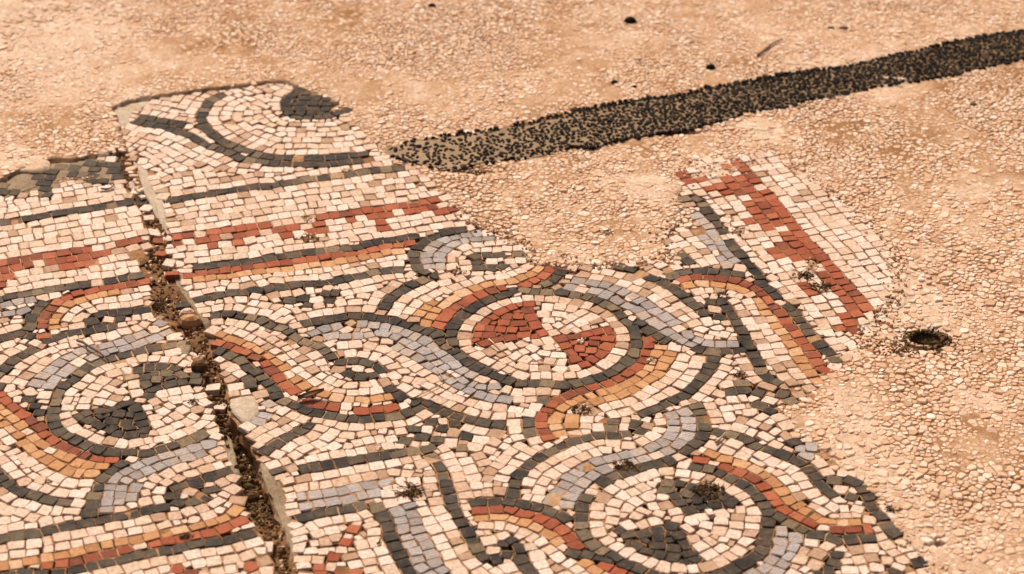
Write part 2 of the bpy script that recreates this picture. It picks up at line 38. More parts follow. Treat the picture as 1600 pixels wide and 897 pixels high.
    ('left', 'lower_border'): '''-3193,18517,312,70,70r -3043,18468,307,70,70r -2481,18587,307,70,70r -3453,19478,21,84,71d -3594,19438,24,59,69d -3719,19383,53,76,74d -3844,19328,23,71,73d -4002,19284,33,79,77d -4161,19236,34,91,71d -4336,19188,49,88,74d -4493,19113,40,91,77d -4654,19069,17,80,71d -4801,19032,28,62,70d -4932,18985,47,80,70d -5084,18917,38,89,72d -5236,18868,48,61,76d -5360,18823,30,74,69d -5505,18773,32,82,70d -5110,18378,28,88,70d -4960,18393,18,74,72d -4796,18414,29,91,69d -4628,18447,16,82,75d -4474,18456,13,69,72d -4317,18480,5,88,70d -4151,18496,20,83,73d -4004,18550,42,67,76d -3869,18596,31,77,69d -3728,18668,43,85,73d -3595,18720,42,59,76d -3469,18768,34,70,68d -3332,18817,19,75,76d -3199,18851,48,69,69d -3055,18908,37,87,69d -2881,18960,24,90,71d -2717,19014,46,85,74d -2578,19082,39,77,76d -5291,18432,40,57,71o -5160,18459,36,85,77o -4999,18527,23,74,71o -4867,18568,25,68,73o -4737,18603,28,69,71o -4599,18637,29,80,73o -4452,18695,22,68,76o -4318,18713,27,71,72o -4173,18765,43,80,75o -4039,18836,36,77,72o -3901,18882,27,57,77o -3770,18928,25,81,73o -3631,18965,42,68,76o -3500,19023,52,83,70o -3364,19088,36,61,71o -3232,19134,45,83,69o -3076,19189,48,84,71o -2941,19252,47,57,71o -2835,19319,66,77,74o -2729,19441,109,75,74o -5427,18334,22,60,69r -4419,18548,19,65,70r -4281,18577,13,72,72r -4154,18612,38,67,69r -4010,18678,39,86,71r -3857,18745,26,83,72r -3707,18794,51,69,70r -3433,18896,40,57,73r -3332,18950,31,62,71r -3203,19001,45,76,73r -3088,19048,39,60,71r -2951,19086,29,77,72r -2823,19168,50,82,72r -2676,19262,57,87,77r -5462,18626,27,58,74w -5346,18676,31,69,70w -5207,18728,40,81,74w -5068,18785,28,69,77w -4927,18841,32,74,76w -4783,18890,15,83,71w -4614,18901,18,81,72w -4487,18952,37,57,72w -4354,19011,24,87,73w -4194,19044,43,79,74w -4044,19103,28,83,74w -3878,19168,31,87,69w -3737,19216,31,61,75w -3603,19260,38,87,74w -3456,19318,32,73,74w -3306,19359,28,77,76w -3167,19411,62,77,77w -3049,19485,50,70,72w -2923,19575,80,84,73w -2839,19703,96,57,70w -5061,18678,35,62,70w -4907,18705,23,84,75w -4746,18752,14,82,77w -4458,18816,23,56,75w -4332,18856,16,76,75w -4201,18899,33,69,73w -4076,18946,40,59,71w -3939,18994,34,86,74w -3798,19043,30,70,70w -3658,19104,31,77,73w -3522,19155,46,68,69w -3391,19213,53,75,71w -2976,19375,52,83,75w -5441,18488,19,77,71w -3501,19617,41,58,73w -3622,19594,40,69,70w -4543,19262,41,72,69w -4839,19182,33,81,72w -4963,19138,38,59,73w -5086,19085,51,64,75w -5218,19033,36,79,71w -5368,18980,27,85,76w -5520,18929,33,63,74w -5329,18247,39,73,73w -5207,18299,23,57,75w -5093,18253,25,62,73w -4945,18242,16,81,76w -4785,18268,14,83,69w -4630,18285,12,63,69w -4507,18298,5,58,73w -4385,18318,26,73,76w -4225,18342,14,87,72w -4057,18370,14,87,71w -3907,18417,42,73,75w -3774,18480,31,72,70w -3629,18538,47,77,77w -3508,18585,36,58,73w -3375,18640,33,84,73w -3214,18686,34,83,69w -3071,18756,43,80,76w -2922,18797,25,80,71w -2760,18841,36,79,70w -2631,18885,41,61,73w -2498,18946,49,82,69w -4977,19290,24,78,75w -5116,19241,32,58,72w -5241,19193,22,78,76w -5367,19150,43,60,72w -5485,19098,37,69,75w -5625,19052,38,66,73w -5441,18056,29,77,74w -5291,18108,42,81,71w -5137,18154,33,76,75w -4940,18094,19,67,70w -4815,18100,11,79,75w -4651,18122,16,73,77w -4494,18144,4,86,69w -4354,18160,14,62,74w -4204,18184,16,76,71w -4065,18207,38,74,75w -3921,18248,37,85,70w -3785,18316,27,63,76w -3655,18355,39,70,77w -3542,18419,45,62,71w -3416,18457,44,70,69w -2993,18623,40,63,72w -2849,18657,15,80,73w -2687,18700,33,87,69w -2530,18769,53,86,69w -5390,19294,42,70,71w -5529,19239,49,74,73w -5655,19192,45,62,74w -5363,17915,30,84,76w -5230,17959,32,62,72w -5123,18005,32,59,72w -5021,17962,11,56,77w -4892,17979,20,74,74w -4668,17976,28,79,74w -4522,17990,1,68,74w -4381,18021,12,71,77w -4228,18034,2,84,75w -4093,18045,17,58,72w -3959,18082,27,70,73w -3826,18134,39,75,74w -3575,18238,44,82,70w -3448,18285,44,57,73w -3338,18325,40,61,71w -3230,18371,38,59,76w -2808,18505,24,73,75w -2675,18544,29,73,76w -2391,18675,49,72,76w -5298,17470,32,76,74w -5166,17470,29,72,70w -5046,17470,15,66,76w -4926,17470,313,64,68w -4818,17482,296,63,67w -4698,17470,26,66,74w -4578,17470,37,68,68w -4458,17482,312,74,74w -4326,17470,7,74,66w -4206,17482,268,67,69w -4086,17470,9,69,73w -3966,17470,13,67,77w -3846,17470,26,63,67w -3726,17470,29,80,72w -3594,17470,292,70,73w -3474,17470,42,63,75w -3354,17470,49,65,74w -3234,17470,49,67,69w -3126,17494,309,68,73w -3006,17470,39,70,72w -2886,17470,38,65,73w -2766,17470,69,65,66w -2646,17470,16,72,71w -2526,17470,38,66,65w -2406,17470,33,74,67w -2286,17470,294,68,73w -2178,17506,181,79,65w -5262,17602,32,65,72w -5118,17602,8,79,71w -4986,17602,5,68,68w -4842,17602,27,65,75w -4710,17602,297,63,71w -4578,17602,20,71,67w -4410,17602,2,64,68w -4278,17602,30,76,70w -4134,17602,310,63,74w -4002,17602,21,70,66w -3858,17602,21,72,67w -3726,17602,35,66,69w -3594,17602,32,64,75w -3462,17602,35,67,69w -3318,17602,51,63,74w -3066,17602,31,71,67w -2922,17602,47,64,70w -2790,17602,29,63,67w -2658,17602,28,79,68w -2514,17602,313,77,74w -2358,17602,307,68,72w -2226,17638,283,76,67w -3234,17674,71,64,73w -4518,17710,272,74,68w -3402,17710,94,63,74w -2838,17710,72,67,70w -5334,17746,27,74,70w -5202,17746,62,65,76w -5082,17746,21,69,66w -4962,17746,48,63,77w -4842,17746,23,66,70w -4722,17746,25,64,71w -4398,17746,310,67,67w -4266,17734,5,63,70w -4146,17746,31,68,70w -4026,17746,15,70,67w -3906,17746,22,68,72w -3774,17746,17,70,70w -3654,17746,30,64,69w -3150,17746,47,67,73w -3018,17734,297,70,76w -2718,17734,24,69,67w -2586,17734,29,64,66w -2466,17746,22,69,65w -2334,17746,264,71,70w -3546,17770,86,64,75w -2214,17782,290,67,66w -4626,17818,42,65,69w -3366,17818,27,67,69w -2898,17818,39,67,65w -4506,17854,6,67,68w -4338,17854,312,75,68w -3246,17854,42,68,68w -2778,17854,71,68,71w -2622,17854,20,68,65w -4218,17890,10,63,66w -4098,17890,10,64,67w -3978,17878,41,66,66w -3858,17890,31,64,75w -3738,17890,29,70,71w -3594,17890,22,73,66w -3126,17890,33,68,73w -2514,17890,18,64,76w -2394,17890,296,67,68w -3474,17926,44,64,66w -3018,17926,22,67,69w -2274,17914,307,66,75w -3366,17962,43,65,75w -2898,17962,302,70,75w -2706,17962,86,74,67w -3630,17998,49,66,68w -3246,17998,38,72,75w -3114,18034,27,75,67w -2610,18034,55,67,71w -2478,18034,306,68,76w -2346,18034,307,73,67w -3534,18070,43,67,66w -2838,18070,299,78,66w -3426,18106,44,65,73w -3006,18094,39,63,76w -3690,18118,40,72,69w -3318,18142,38,67,71w -3174,18142,17,67,66w -2742,18142,75,65,73w -2310,18142,1,78,67w -2622,18178,36,65,76w -2502,18178,20,68,75w -3066,18214,83,64,66w -2934,18214,310,65,74w -2814,18250,26,66,65w -2370,18250,301,65,66w -3066,18322,312,80,71w -2718,18310,27,65,75w -2598,18322,4,70,71w -2934,18358,277,65,70w -2478,18346,278,69,65w -2334,18358,311,70,70w -2430,18466,54,66,66w -5238,18574,1,66,68w -5646,19366,41,68,66w -5526,19390,3,65,73w -2790,19798,85,67,68w -5154,17854,47,64,58w -4866,17854,21,65,53w -3810,17998,54,59,55w -3222,18250,30,56,53w -2610,18430,314,59,56w -3318,18526,41,57,56w -2346,18526,11,60,56w -4602,18754,26,64,57w -3582,18850,39,57,54w -4698,19186,15,66,54w -4434,19282,42,53,57w -3126,19294,310,58,54w -5274,19318,37,57,54w -5406,19414,19,57,59w -2862,19450,136,53,53w -3750,19510,50,53,55w -3642,19714,31,56,55w -5034,17842,20,53,39w -4770,17890,57,53,41w -3726,18214,47,47,40w -2826,18370,281,46,43w -2922,18466,278,45,44w -5130,18586,1,47,45w -3114,18598,51,45,40w -2430,18826,7,51,45w -2574,19198,49,51,40w -3282,19246,53,46,39w -4338,19306,37,50,40w -2802,19534,116,45,41w -3174,17590,71,35,31w -5262,17842,41,35,30w -4014,17962,42,36,31w -4794,17974,5,33,33w -3942,17974,31,36,30w -2250,18022,311,34,32w -5046,18058,33,33,32w -3150,18418,12,36,30w -2754,18418,260,36,31w -2694,18430,313,35,32w -2562,18502,265,35,31w -5346,18538,20,34,30w -2922,18538,218,36,30w -4554,18550,302,37,32w -2598,18610,297,33,34w -2682,19138,90,35,31w -3210,19270,47,33,33w -4254,19306,34,39,30w -5310,19390,309,34,33w -2634,19390,117,34,33w''',
    ('right', 'guilloche_strand_mid'): '''-1644,21996,304,70,70w -2624,20998,298,70,70b -3283,23047,5,62,70d -3142,23060,1,78,75d -3020,23020,282,64,73d -2874,22978,293,71,70d -2754,22924,231,69,76d -2670,22839,234,60,71d -2546,22783,268,72,73d -2441,22708,228,59,77d -2364,22599,242,79,71d -2234,22501,255,80,74d -2108,22422,244,66,74d -2024,22325,224,62,71d -1942,22219,199,74,72d -1834,22125,304,66,71d -1713,22133,311,70,75d -1555,22106,276,83,75d -1420,22017,217,88,73d -1752,21906,234,72,72d -1623,21857,294,73,72d -1485,21871,38,69,72d -1279,21618,218,68,71d -1181,21490,233,86,72d -3156,22318,273,60,77d -3043,22246,242,75,72d -2917,22137,220,78,72d -2841,22020,209,71,77d -2746,21910,222,74,76d -2662,21816,224,64,73d -2588,21708,221,62,72d -2524,21598,183,63,70d -2475,21466,202,64,69d -2384,21366,258,72,68d -2275,21290,262,68,73d -2164,21208,251,67,73d -2036,21148,279,72,70d -1893,21103,286,75,69d -1772,21072,288,59,71d -1645,21041,296,61,72d -1516,21039,28,71,74d -1373,21078,11,66,71d -1236,21090,25,88,77d -1101,21172,53,66,71d -982,21271,70,87,70d -2811,21800,197,68,72d -2770,21669,177,71,70d -1005,21368,287,59,75d -883,21330,253,61,75d -798,21258,260,63,77d -688,21181,262,65,75d -570,21105,275,67,71d -431,21059,279,78,71d -301,20990,282,84,71d -146,20944,285,71,69d -2110,20935,101,75,70d -2190,20810,83,62,76d -2291,20719,85,86,74d -2403,20591,82,80,76d -2501,20475,93,70,76d -2365,20104,208,60,69d -2263,22870,45,60,75d -2158,22917,33,61,76d -2028,22949,43,67,75d -1891,22996,33,85,75d -1733,23036,303,72,75d -1577,23022,302,85,74d -1418,22981,304,76,71d -1289,22945,267,63,70d -1166,22877,260,75,70d -1035,22833,262,77,75d -926,22729,254,64,69d -817,22671,203,68,71d -793,22545,200,65,72d -707,22443,238,64,75d -639,22347,222,61,72d -550,22249,216,64,74d -467,22134,236,79,69d -3181,22497,260,64,73r -3086,22435,262,56,76r -2978,22366,249,62,71r -2881,22301,256,58,71r -2757,22214,265,85,72r -2643,22104,208,81,69r -2571,21959,208,85,70r -2478,21819,196,78,71r -2397,21684,212,79,72r -2314,21560,219,63,69r -2130,21357,260,67,76r -2007,21304,285,71,75r -1868,21265,291,67,72r -1565,21206,307,81,69r -1416,21231,14,80,74r -1256,21272,37,82,72r -3196,22641,254,63,70o -3077,22568,263,74,76o -2968,22503,256,57,75o -2862,22434,250,74,70o -2746,22341,235,74,69o -2642,22228,229,76,76o -2530,22118,230,83,71o -2438,22010,208,59,75o -2292,21772,234,66,69o -2201,21673,222,80,71o -2086,21576,257,58,76o -1976,21510,262,71,72o -1845,21445,280,77,76o -1717,21429,297,59,68o -1584,21409,305,76,75o -1421,21430,20,79,74o -1293,21463,34,57,74o -2550,21328,229,74,70b -2562,21110,274,77,72b -2170,22687,64,71,70b -2060,22772,61,70,72b -1938,22825,37,60,71b -1661,22869,2,60,72b -1526,22859,295,74,76b -1397,22807,298,67,75b -1276,22767,269,68,72b -1164,22699,256,65,69b -1056,22626,264,63,75b -946,22547,241,78,73b -840,22423,211,84,73b -757,22291,224,58,73b -685,22200,214,71,75b -617,22084,203,72,76b -529,21976,230,61,73b -430,21884,248,70,76b -1980,22616,30,87,71b -1825,22638,8,79,72b -1691,22643,1,59,70b -1563,22662,26,65,72b -1415,22686,285,85,69b -1285,22616,268,59,69b -1179,22541,251,72,72b -1080,22452,238,66,71b -962,22345,237,76,69b -885,22231,209,81,70b -809,22101,222,60,68b -731,22014,232,56,75b -536,21789,222,75,74b -427,21707,261,59,73b -315,21660,306,67,72b -191,21662,27,70,70b -1234,22418,230,66,74b -1129,22318,250,82,71b -1004,22220,229,72,71b -897,22093,216,82,69b -806,21974,235,76,74b -735,21870,213,61,74b -649,21778,237,59,77b -547,21682,246,73,71b -448,21592,249,71,74b -341,21508,271,72,69b -215,21458,279,57,72b -77,21418,277,82,76b -3101,22733,249,60,71w -2978,22653,260,83,73w -2857,22576,258,57,77w -2758,22516,244,74,70w -2663,22417,237,57,76w -2565,22321,238,74,73w -2470,22209,215,76,72w -2298,21971,230,66,70w -2202,21867,235,80,70w -2097,21748,238,82,74w -1968,21642,250,77,71w -1683,21542,8,67,70w -1556,21562,10,68,70w -2731,22653,251,84,73w -2613,22551,234,69,76w -2514,22459,229,62,71w -2443,22366,216,56,70w -2359,22275,231,72,71w -2278,22170,226,59,71w -2204,22076,217,58,76w -2133,21971,217,76,77w -2044,21862,243,64,70w -1935,21776,254,62,75w -1835,21721,260,65,75w -1710,21682,306,72,73w -1561,21693,8,65,70w -1841,22441,15,72,75w -1707,22462,14,87,75w -1530,22456,283,79,74w -1388,22376,247,86,70w -1281,22287,237,61,74w -1183,22194,238,60,70w -1106,22107,220,59,75w -1032,22016,228,60,76w -936,21934,237,62,76w -857,21816,228,86,73w -1756,22293,22,65,73w -1616,22265,288,84,74w -1472,22227,270,60,77w -1370,22140,207,81,75w -1245,21882,223,75,70w -1127,21814,279,70,70w -989,21774,280,63,73w -892,21699,248,69,71w -794,21603,234,67,73w -692,21520,242,66,72w -578,21431,260,83,70w -434,21365,269,67,76w -300,21307,280,84,69w -135,21279,302,77,77w -1133,21644,249,75,72w -1017,21555,264,59,71w -910,21494,265,73,75w -768,21414,245,84,70w -654,21327,248,59,72w -554,21256,264,67,72w -424,21203,256,79,70w -275,21131,290,71,77w -129,21106,312,82,69w -3288,23195,28,76,76w -3160,23210,313,60,76w -3033,23194,282,64,73w -2901,23142,283,79,76w -2744,23103,275,83,69w -2626,23015,250,67,72w -2521,22923,271,70,70w -1279,22057,193,56,73w -1981,20873,116,77,74w -2050,20743,92,71,73w -2157,20647,71,83,77w -2268,20526,100,76,70w -2386,20390,109,86,69w -2219,20166,212,71,72w -2330,23004,38,73,76w -2189,23073,42,85,72w -2043,23108,20,58,73w -1925,23146,20,77,74w -1757,23179,313,86,76w -1589,23182,289,79,72w -3235,22902,15,71,69w -3096,22906,289,61,76w -2980,22851,275,69,72w -2127,22230,221,79,76w -2053,22104,193,61,75w -1740,21278,305,67,70w -1865,21980,293,74,71w -1465,21733,44,57,75w -3080,22073,241,64,77w -2985,21992,227,59,74w -2914,21878,227,78,75w -2651,21508,196,79,77w -2388,21184,248,59,73w -2291,21119,250,64,71w -2168,21046,265,75,72w -1884,20961,294,62,70w -1762,20914,282,69,77w -1610,20901,302,81,74w -1475,20909,12,58,74w -1327,20935,29,87,72w -1159,20971,32,80,69w -1031,21022,66,79,70w -901,21132,79,78,75w -2927,21653,183,82,76w -459,20899,268,66,73w -322,20829,283,87,73w -155,20790,275,83,77w -2335,20886,80,59,75w -2430,20782,81,76,69w -2540,20674,84,80,76w -2895,23302,276,66,70w -2760,23259,285,84,77w -2641,23212,265,56,75w -2535,23126,242,77,75w -2858,22794,259,62,76w -1825,20813,110,66,76w -1903,20699,102,72,71w -1987,20589,76,62,73w -2104,20491,73,85,70w -2203,20377,79,65,76w -2405,23131,50,69,76w -2142,23245,29,76,75w -1907,23310,28,59,75w -1754,23325,16,85,70w -233,22323,226,83,69w -1432,21577,29,75,72w -2365,20993,249,71,72w -1695,20749,298,72,72w -1142,20816,22,68,71w -595,20803,287,67,74w -326,20678,290,81,72w -181,20621,266,75,70w -2498,20924,76,80,73w -2608,20823,92,64,69w -1824,22770,232,71,73w -1824,20557,86,83,69w -2197,23374,26,72,72w -129,22432,213,79,71w -373,20539,286,85,70w -222,20484,272,70,68w -2719,20906,82,66,72w -2406,20230,211,80,75w -1350,21742,46,67,74w -3006,21790,238,64,67w -2262,22354,244,68,70w -6,22450,206,75,65w -1374,22522,313,67,68w -3270,22750,266,69,76w -2382,22822,46,69,67w -3414,23158,30,75,72w -2298,20266,199,57,53w -2142,20254,206,53,54w -2022,21022,136,55,62w -1134,21298,47,56,57w -2178,21490,242,58,59w -2934,21526,184,54,54w -1830,21562,289,67,54w -2394,21886,204,68,53w -1158,21946,171,56,55w -2010,21994,196,54,57w -1986,22462,233,54,56w -2118,22558,275,56,55w -2298,22738,20,58,53w -1794,22894,235,55,55w -1470,23110,277,55,53w -3474,23266,49,56,55w -3366,23302,313,60,56w -2646,23338,207,53,61w -2322,20014,159,47,40w -2502,20314,255,49,45w -2010,20446,41,54,40w -2586,20554,104,51,42w -1758,20662,288,47,40w -2658,20734,86,44,46w -2262,20938,77,45,44w -2466,21046,239,49,41w -1758,21166,304,51,40w -2526,21202,11,48,44w -2454,21250,243,45,39w -2298,21418,246,45,41w -546,21526,259,45,41w -2826,21550,194,52,45w -174,21550,258,55,40w -630,21598,251,50,43w -714,21670,234,50,45w -1242,21742,43,45,43w -1854,21850,251,46,42w -3054,21886,242,47,42w -1374,21862,36,51,43w -606,21886,241,54,41w -1530,21958,69,47,39w -2742,22066,202,52,42w -2382,22102,211,49,44w -3138,22162,244,53,43w -1866,22282,178,56,41w -2358,22414,217,49,41w -2406,22498,238,45,42w -1518,22570,18,53,39w -2514,22606,244,54,43w -2598,22678,268,50,44w -1710,22750,0,47,46w -1614,22750,26,52,40w -2454,23002,239,46,42w -3378,23050,4,45,43w -2394,23254,51,45,40w -3282,23326,314,45,39w -2262,20050,217,34,33w -1938,20482,40,37,31w -966,20950,66,37,33w -1674,21154,33,32,33w -2610,21226,19,34,34w -1638,21310,314,37,34w -1554,21298,306,39,31w -1410,21334,6,40,33w -2646,21370,233,34,34w -1314,21358,29,38,30w -1098,21382,84,33,33w -2046,21418,258,34,30w -1974,21406,268,34,32w -2382,21490,211,37,30w -474,21478,258,35,31w -2670,21622,179,40,32w -1014,21670,274,34,30w -774,21718,226,32,32w -210,21766,28,37,30w -1746,21790,260,33,30w -1062,21886,279,39,31w -1962,21910,240,39,31w -666,21946,263,35,29w -1758,22030,3,35,30w -1950,22078,200,36,32w -1578,22354,284,39,34w -1938,22366,230,36,30w -1926,22522,236,35,30w -1614,22546,89,33,33w -2274,22642,11,37,30w -2670,22738,261,41,32w -2754,22774,250,34,31w -2214,22774,11,35,34w -3174,22798,250,36,30w -2418,22906,72,36,30w -1938,23410,26,39,31w -2250,23458,21,34,30w''',
    ('right', 'flower'): '''-1003,20852,307,70,70d -933,20731,290,70,70d -763,20665,304,70,70d -838,20992,305,70,70d -735,20875,289,70,70d -607,20963,11,70,70d -471,20731,308,70,70d -503,20517,3,70,70d -1099,20665,290,70,70d -618,20626,304,73,71w -870,20854,304,63,77w -522,20398,6,61,55w -714,21022,19,54,62w -510,20626,298,45,40w -774,20770,310,46,45w -1050,20746,253,40,32w -702,20770,310,35,32w -798,21094,312,36,30w''',
    ('right', 'scroll_panel'): '''-1540,19155,288,70,70r -1606,18950,294,70,70r -1717,18736,298,70,70r -1844,18562,309,70,70r -1626,18500,303,70,70r -1822,18456,292,70,70r -1487,18463,285,70,70r -2097,20133,43,68,77d -1986,20174,39,64,76d -1857,20223,24,69,76d -1721,20249,37,66,76d -1580,20301,21,89,71d -1412,20353,41,77,69d -1289,20396,34,60,68d -1151,20420,35,86,73d -996,20473,30,72,76d -842,20524,49,88,70d -814,20345,205,69,76d -741,20196,199,90,74d -711,20037,176,68,74d -662,19913,174,68,72d -637,19782,189,61,72d -601,19657,167,76,73d -575,19516,182,62,73d -542,19396,180,66,73d -489,19262,203,78,72d -434,19108,183,87,75d -380,18964,189,62,77d -333,18840,200,77,72d -273,18717,224,59,75d -159,18693,23,72,76d -2024,19359,38,83,76d -1880,19417,28,62,74d -1776,19444,23,62,77d -1627,19470,29,80,69d -1496,19542,53,59,73d -1324,19512,177,81,75d -1259,19351,196,89,73d -1202,19191,178,87,72d -1167,19037,193,74,76d -1120,18888,202,78,69d -1077,18756,202,64,72d -1032,18624,200,70,77d -985,18509,192,60,71d -939,18363,190,75,69d -895,18223,187,77,74d -842,18089,187,79,74d -796,17938,177,68,74d -753,17821,184,70,77d -707,17683,193,74,71d -659,17546,205,63,71d -2093,19677,19,61,69b -1952,19698,15,71,76b -1809,19726,30,78,76b -1682,19781,34,59,70b -1558,19828,48,71,69b -1427,19883,22,83,69b -1253,19935,45,78,71b -2039,19531,34,70,70b -1910,19560,15,61,71b -1779,19608,35,80,76b -1621,19643,40,80,73b -1490,19693,33,62,76b -1363,19737,14,74,69b -1132,19438,205,87,76b -1087,19295,186,65,76b -1058,19156,166,73,72b -1024,19026,196,67,76b -989,18917,197,58,73b -924,18795,190,64,77b -908,18675,192,65,69b -857,18548,224,72,69b -774,18417,215,83,74b -696,18278,202,68,71b -634,18174,208,56,69b -580,18069,216,58,74b -526,17979,214,58,75b -453,17865,216,87,76b -365,17707,207,81,71b -292,17581,218,66,69b -1006,19541,200,58,76b -981,19404,182,73,73b -934,19280,181,71,75b -917,19145,194,70,74b -875,19022,209,61,72b -816,18897,194,69,70b -770,18774,208,73,74b -730,18628,191,67,71b -661,18514,227,77,72b -569,18389,221,74,70b -477,18291,224,62,76b -400,18189,223,63,71b -317,18065,231,82,74b -220,17954,228,70,69b -128,17827,220,80,73b -41,17714,224,64,77b -2102,19969,40,85,74w -1953,20008,22,64,75w -1813,20055,27,87,76w -1661,20110,31,78,76w -1516,20165,31,76,73w -1365,20197,22,77,69w -1201,20237,32,84,70w -1061,20295,32,73,69w -819,20075,174,57,72w -805,19960,169,67,69w -2103,19843,32,71,73w -1977,19862,14,59,76w -1866,19895,35,65,70w -1714,19942,42,87,74w -1568,19991,31,66,70w -1426,20023,36,80,72w -1298,20067,24,57,70w -1177,20087,312,68,69w -1044,20074,287,63,74w -866,19442,199,85,73w -812,19295,196,78,69w -760,19148,204,82,69w -693,19002,198,73,76w -665,18885,196,56,72w -619,18747,188,83,73w -561,18607,199,74,72w -506,18472,196,71,75w -171,17695,196,78,70w -116,17557,210,62,73w -754,19619,183,78,76w -723,19465,194,75,72w -672,19350,206,58,75w -615,19212,197,87,71w -570,19061,204,66,71w -536,18957,199,56,72w -482,18846,187,69,69w -440,18722,203,56,76w -375,18609,219,73,70w -289,18470,220,85,71w -214,18346,207,68,72w -132,18216,213,86,72w -49,18088,215,68,73w 35,17951,213,83,69w 119,17834,201,65,71w 189,17710,225,71,74w -2028,20323,40,71,70w -1918,20359,40,60,74w -1771,20399,30,79,73w -1640,20436,29,58,76w -1541,20478,30,56,69w -1407,20518,31,83,74w -1254,20559,22,73,70w -651,20397,209,61,70w -613,20272,194,65,76w -573,20158,178,58,71w -550,20011,175,85,68w -495,19858,190,84,74w -450,19703,168,64,75w -223,18979,181,85,75w -625,17905,186,59,69w -580,17779,186,60,69w -549,17659,177,67,72w -494,17542,202,62,74w -918,20242,199,77,70w -815,19846,183,73,74w -1954,19205,58,58,72w -1838,19267,37,80,71w -1702,19306,32,60,73w -1575,19333,24,75,70w -1443,19395,59,63,70w -1378,19221,203,57,75w -1345,19105,167,63,71w -1315,18955,199,86,69w -1260,18808,191,75,69w -1204,18679,201,73,70w -1158,18530,206,75,71w -1110,18381,196,85,75w -1053,18224,200,81,70w -1006,18105,189,60,70w -966,17975,183,65,72w -928,17849,201,60,73w -884,17741,186,66,74w -837,17597,194,85,70w -1590,20610,38,60,71w -1468,20656,31,66,76w -1363,20691,31,57,73w -1243,20707,37,62,69w -467,20287,190,72,76w -416,20144,182,79,74w -380,19998,176,72,76w -354,19867,176,64,77w -98,19057,194,65,70w -985,19932,170,71,69w -918,19678,187,58,71w -1889,19092,42,68,69w -1748,19145,26,83,77w -1449,18915,186,87,74w -1400,18769,205,67,76w -1361,18650,187,67,74w -1266,18394,182,79,76w -1221,18250,192,67,77w -1184,18141,197,62,71w -1131,17998,188,84,71w -1088,17841,183,68,70w -1040,17716,187,71,74w -993,17590,184,65,72w -1530,20783,30,74,69w -337,20390,197,86,77w -281,20247,185,63,71w -1112,19835,179,65,71w -1799,18959,38,60,73w -1546,18738,188,62,77w -1493,18602,192,79,73w -1399,18301,173,80,76w -1338,18165,194,71,77w -1302,18020,187,71,72w -1261,17889,191,64,71w -1215,17760,189,69,74w -1167,17646,186,70,75w -1115,17505,186,65,71w -1770,17482,193,67,74w -1650,17470,187,79,66w -1530,17470,185,79,66w -1410,17470,187,73,66w -1290,17470,185,75,68w -966,17470,183,66,74w -786,17470,203,66,71w -402,17470,252,65,66w -246,17470,206,73,69w -1794,17602,192,74,74w -1638,17602,188,71,71w -1494,17602,184,72,73w -1350,17602,188,73,66w -1818,17734,187,76,71w -1698,17746,196,65,68w -1566,17734,247,63,76w -1422,17734,196,72,66w -282,17818,203,65,66w -1842,17854,243,64,75w -1650,17854,128,71,71w -1494,17854,194,67,71w -1794,17962,293,77,66w -1590,17962,200,68,75w -1434,17962,189,65,68w -1878,18058,291,66,76w -1734,18070,282,67,66w -1494,18070,180,67,70w -1638,18142,154,71,68w -1866,18178,295,73,65w -1542,18214,166,78,68w -1758,18250,300,68,70w -1914,18298,302,76,70w -1650,18322,237,74,68w -1950,18466,286,71,68w -1350,18526,191,63,74w -1974,18598,30,78,69w -1998,18718,0,80,69w -1866,18694,308,65,67w -1938,18826,29,64,66w -2034,18886,305,64,73w -2046,19006,37,75,70w -2070,19126,52,80,69w -1206,19582,178,73,69w -1086,19630,198,67,69w -1242,19726,12,67,74w -2238,19942,41,67,72w -690,20518,218,68,68w -606,17458,207,53,60w -90,17458,211,56,56w -702,18022,174,54,56w -258,18178,281,59,58w -330,18286,226,57,54w -66,18310,163,56,57w -402,18394,220,62,56w -1722,18574,299,55,54w -1818,18826,18,63,56w -1638,18826,8,62,55w -1914,18946,26,55,57w -1710,19018,2,56,56w -2106,19234,96,60,61w -2142,19414,36,64,55w -2166,19534,29,64,55w -462,19522,183,59,55w -2190,19702,36,54,58w -1122,19954,185,54,58w -1686,20554,309,56,57w -990,20590,298,54,55w -1338,20806,303,59,54w 66,17674,211,47,42w -1326,17746,188,55,41w -1374,17842,187,45,43w -54,17890,233,49,41w -366,17914,217,47,42w -414,17998,213,51,42w -126,17986,231,54,40w -186,18070,232,45,42w -726,18106,177,52,39w -486,18106,214,53,40w -774,18202,202,48,39w -6,18214,162,46,40w -1554,18358,242,53,42w -1722,18406,235,49,40w -246,18574,221,46,40w -1638,18610,3,55,41w -1578,19042,293,45,41w -1494,19030,208,45,43w -306,19078,181,45,45w -438,19390,196,48,41w -906,19570,201,46,44w -1410,19606,44,45,39w -822,19726,160,48,40w -342,19714,167,47,44w -2214,19786,40,45,43w -918,19798,189,51,41w -954,20050,299,51,41w -1050,20182,291,53,43w -966,20350,38,46,42w -1146,20554,295,53,40w -894,20614,306,44,44w -402,17590,155,34,33w -1278,17650,147,36,30w 6,17818,224,36,31w -546,18202,209,36,32w -810,18274,214,36,30w -1770,18346,234,33,31w -90,18394,158,36,32w -1398,18418,33,34,31w -1734,18838,314,34,32w -1554,18838,3,33,30w -1446,19078,213,34,32w -234,19102,193,40,32w -1650,19186,75,41,33w -1506,19246,290,41,34w -378,19246,222,36,31w -1398,19306,204,35,32w -402,19318,164,33,30w -2190,19606,307,34,31w -1326,19618,43,39,30w -486,19606,206,37,31w -750,19726,125,33,31w -1242,19834,10,38,31w -2190,20050,36,36,30w -942,20122,298,41,34w -846,20158,173,35,31w -762,20446,221,33,32w -1422,20794,0,36,32w -1242,20806,301,33,33w''',
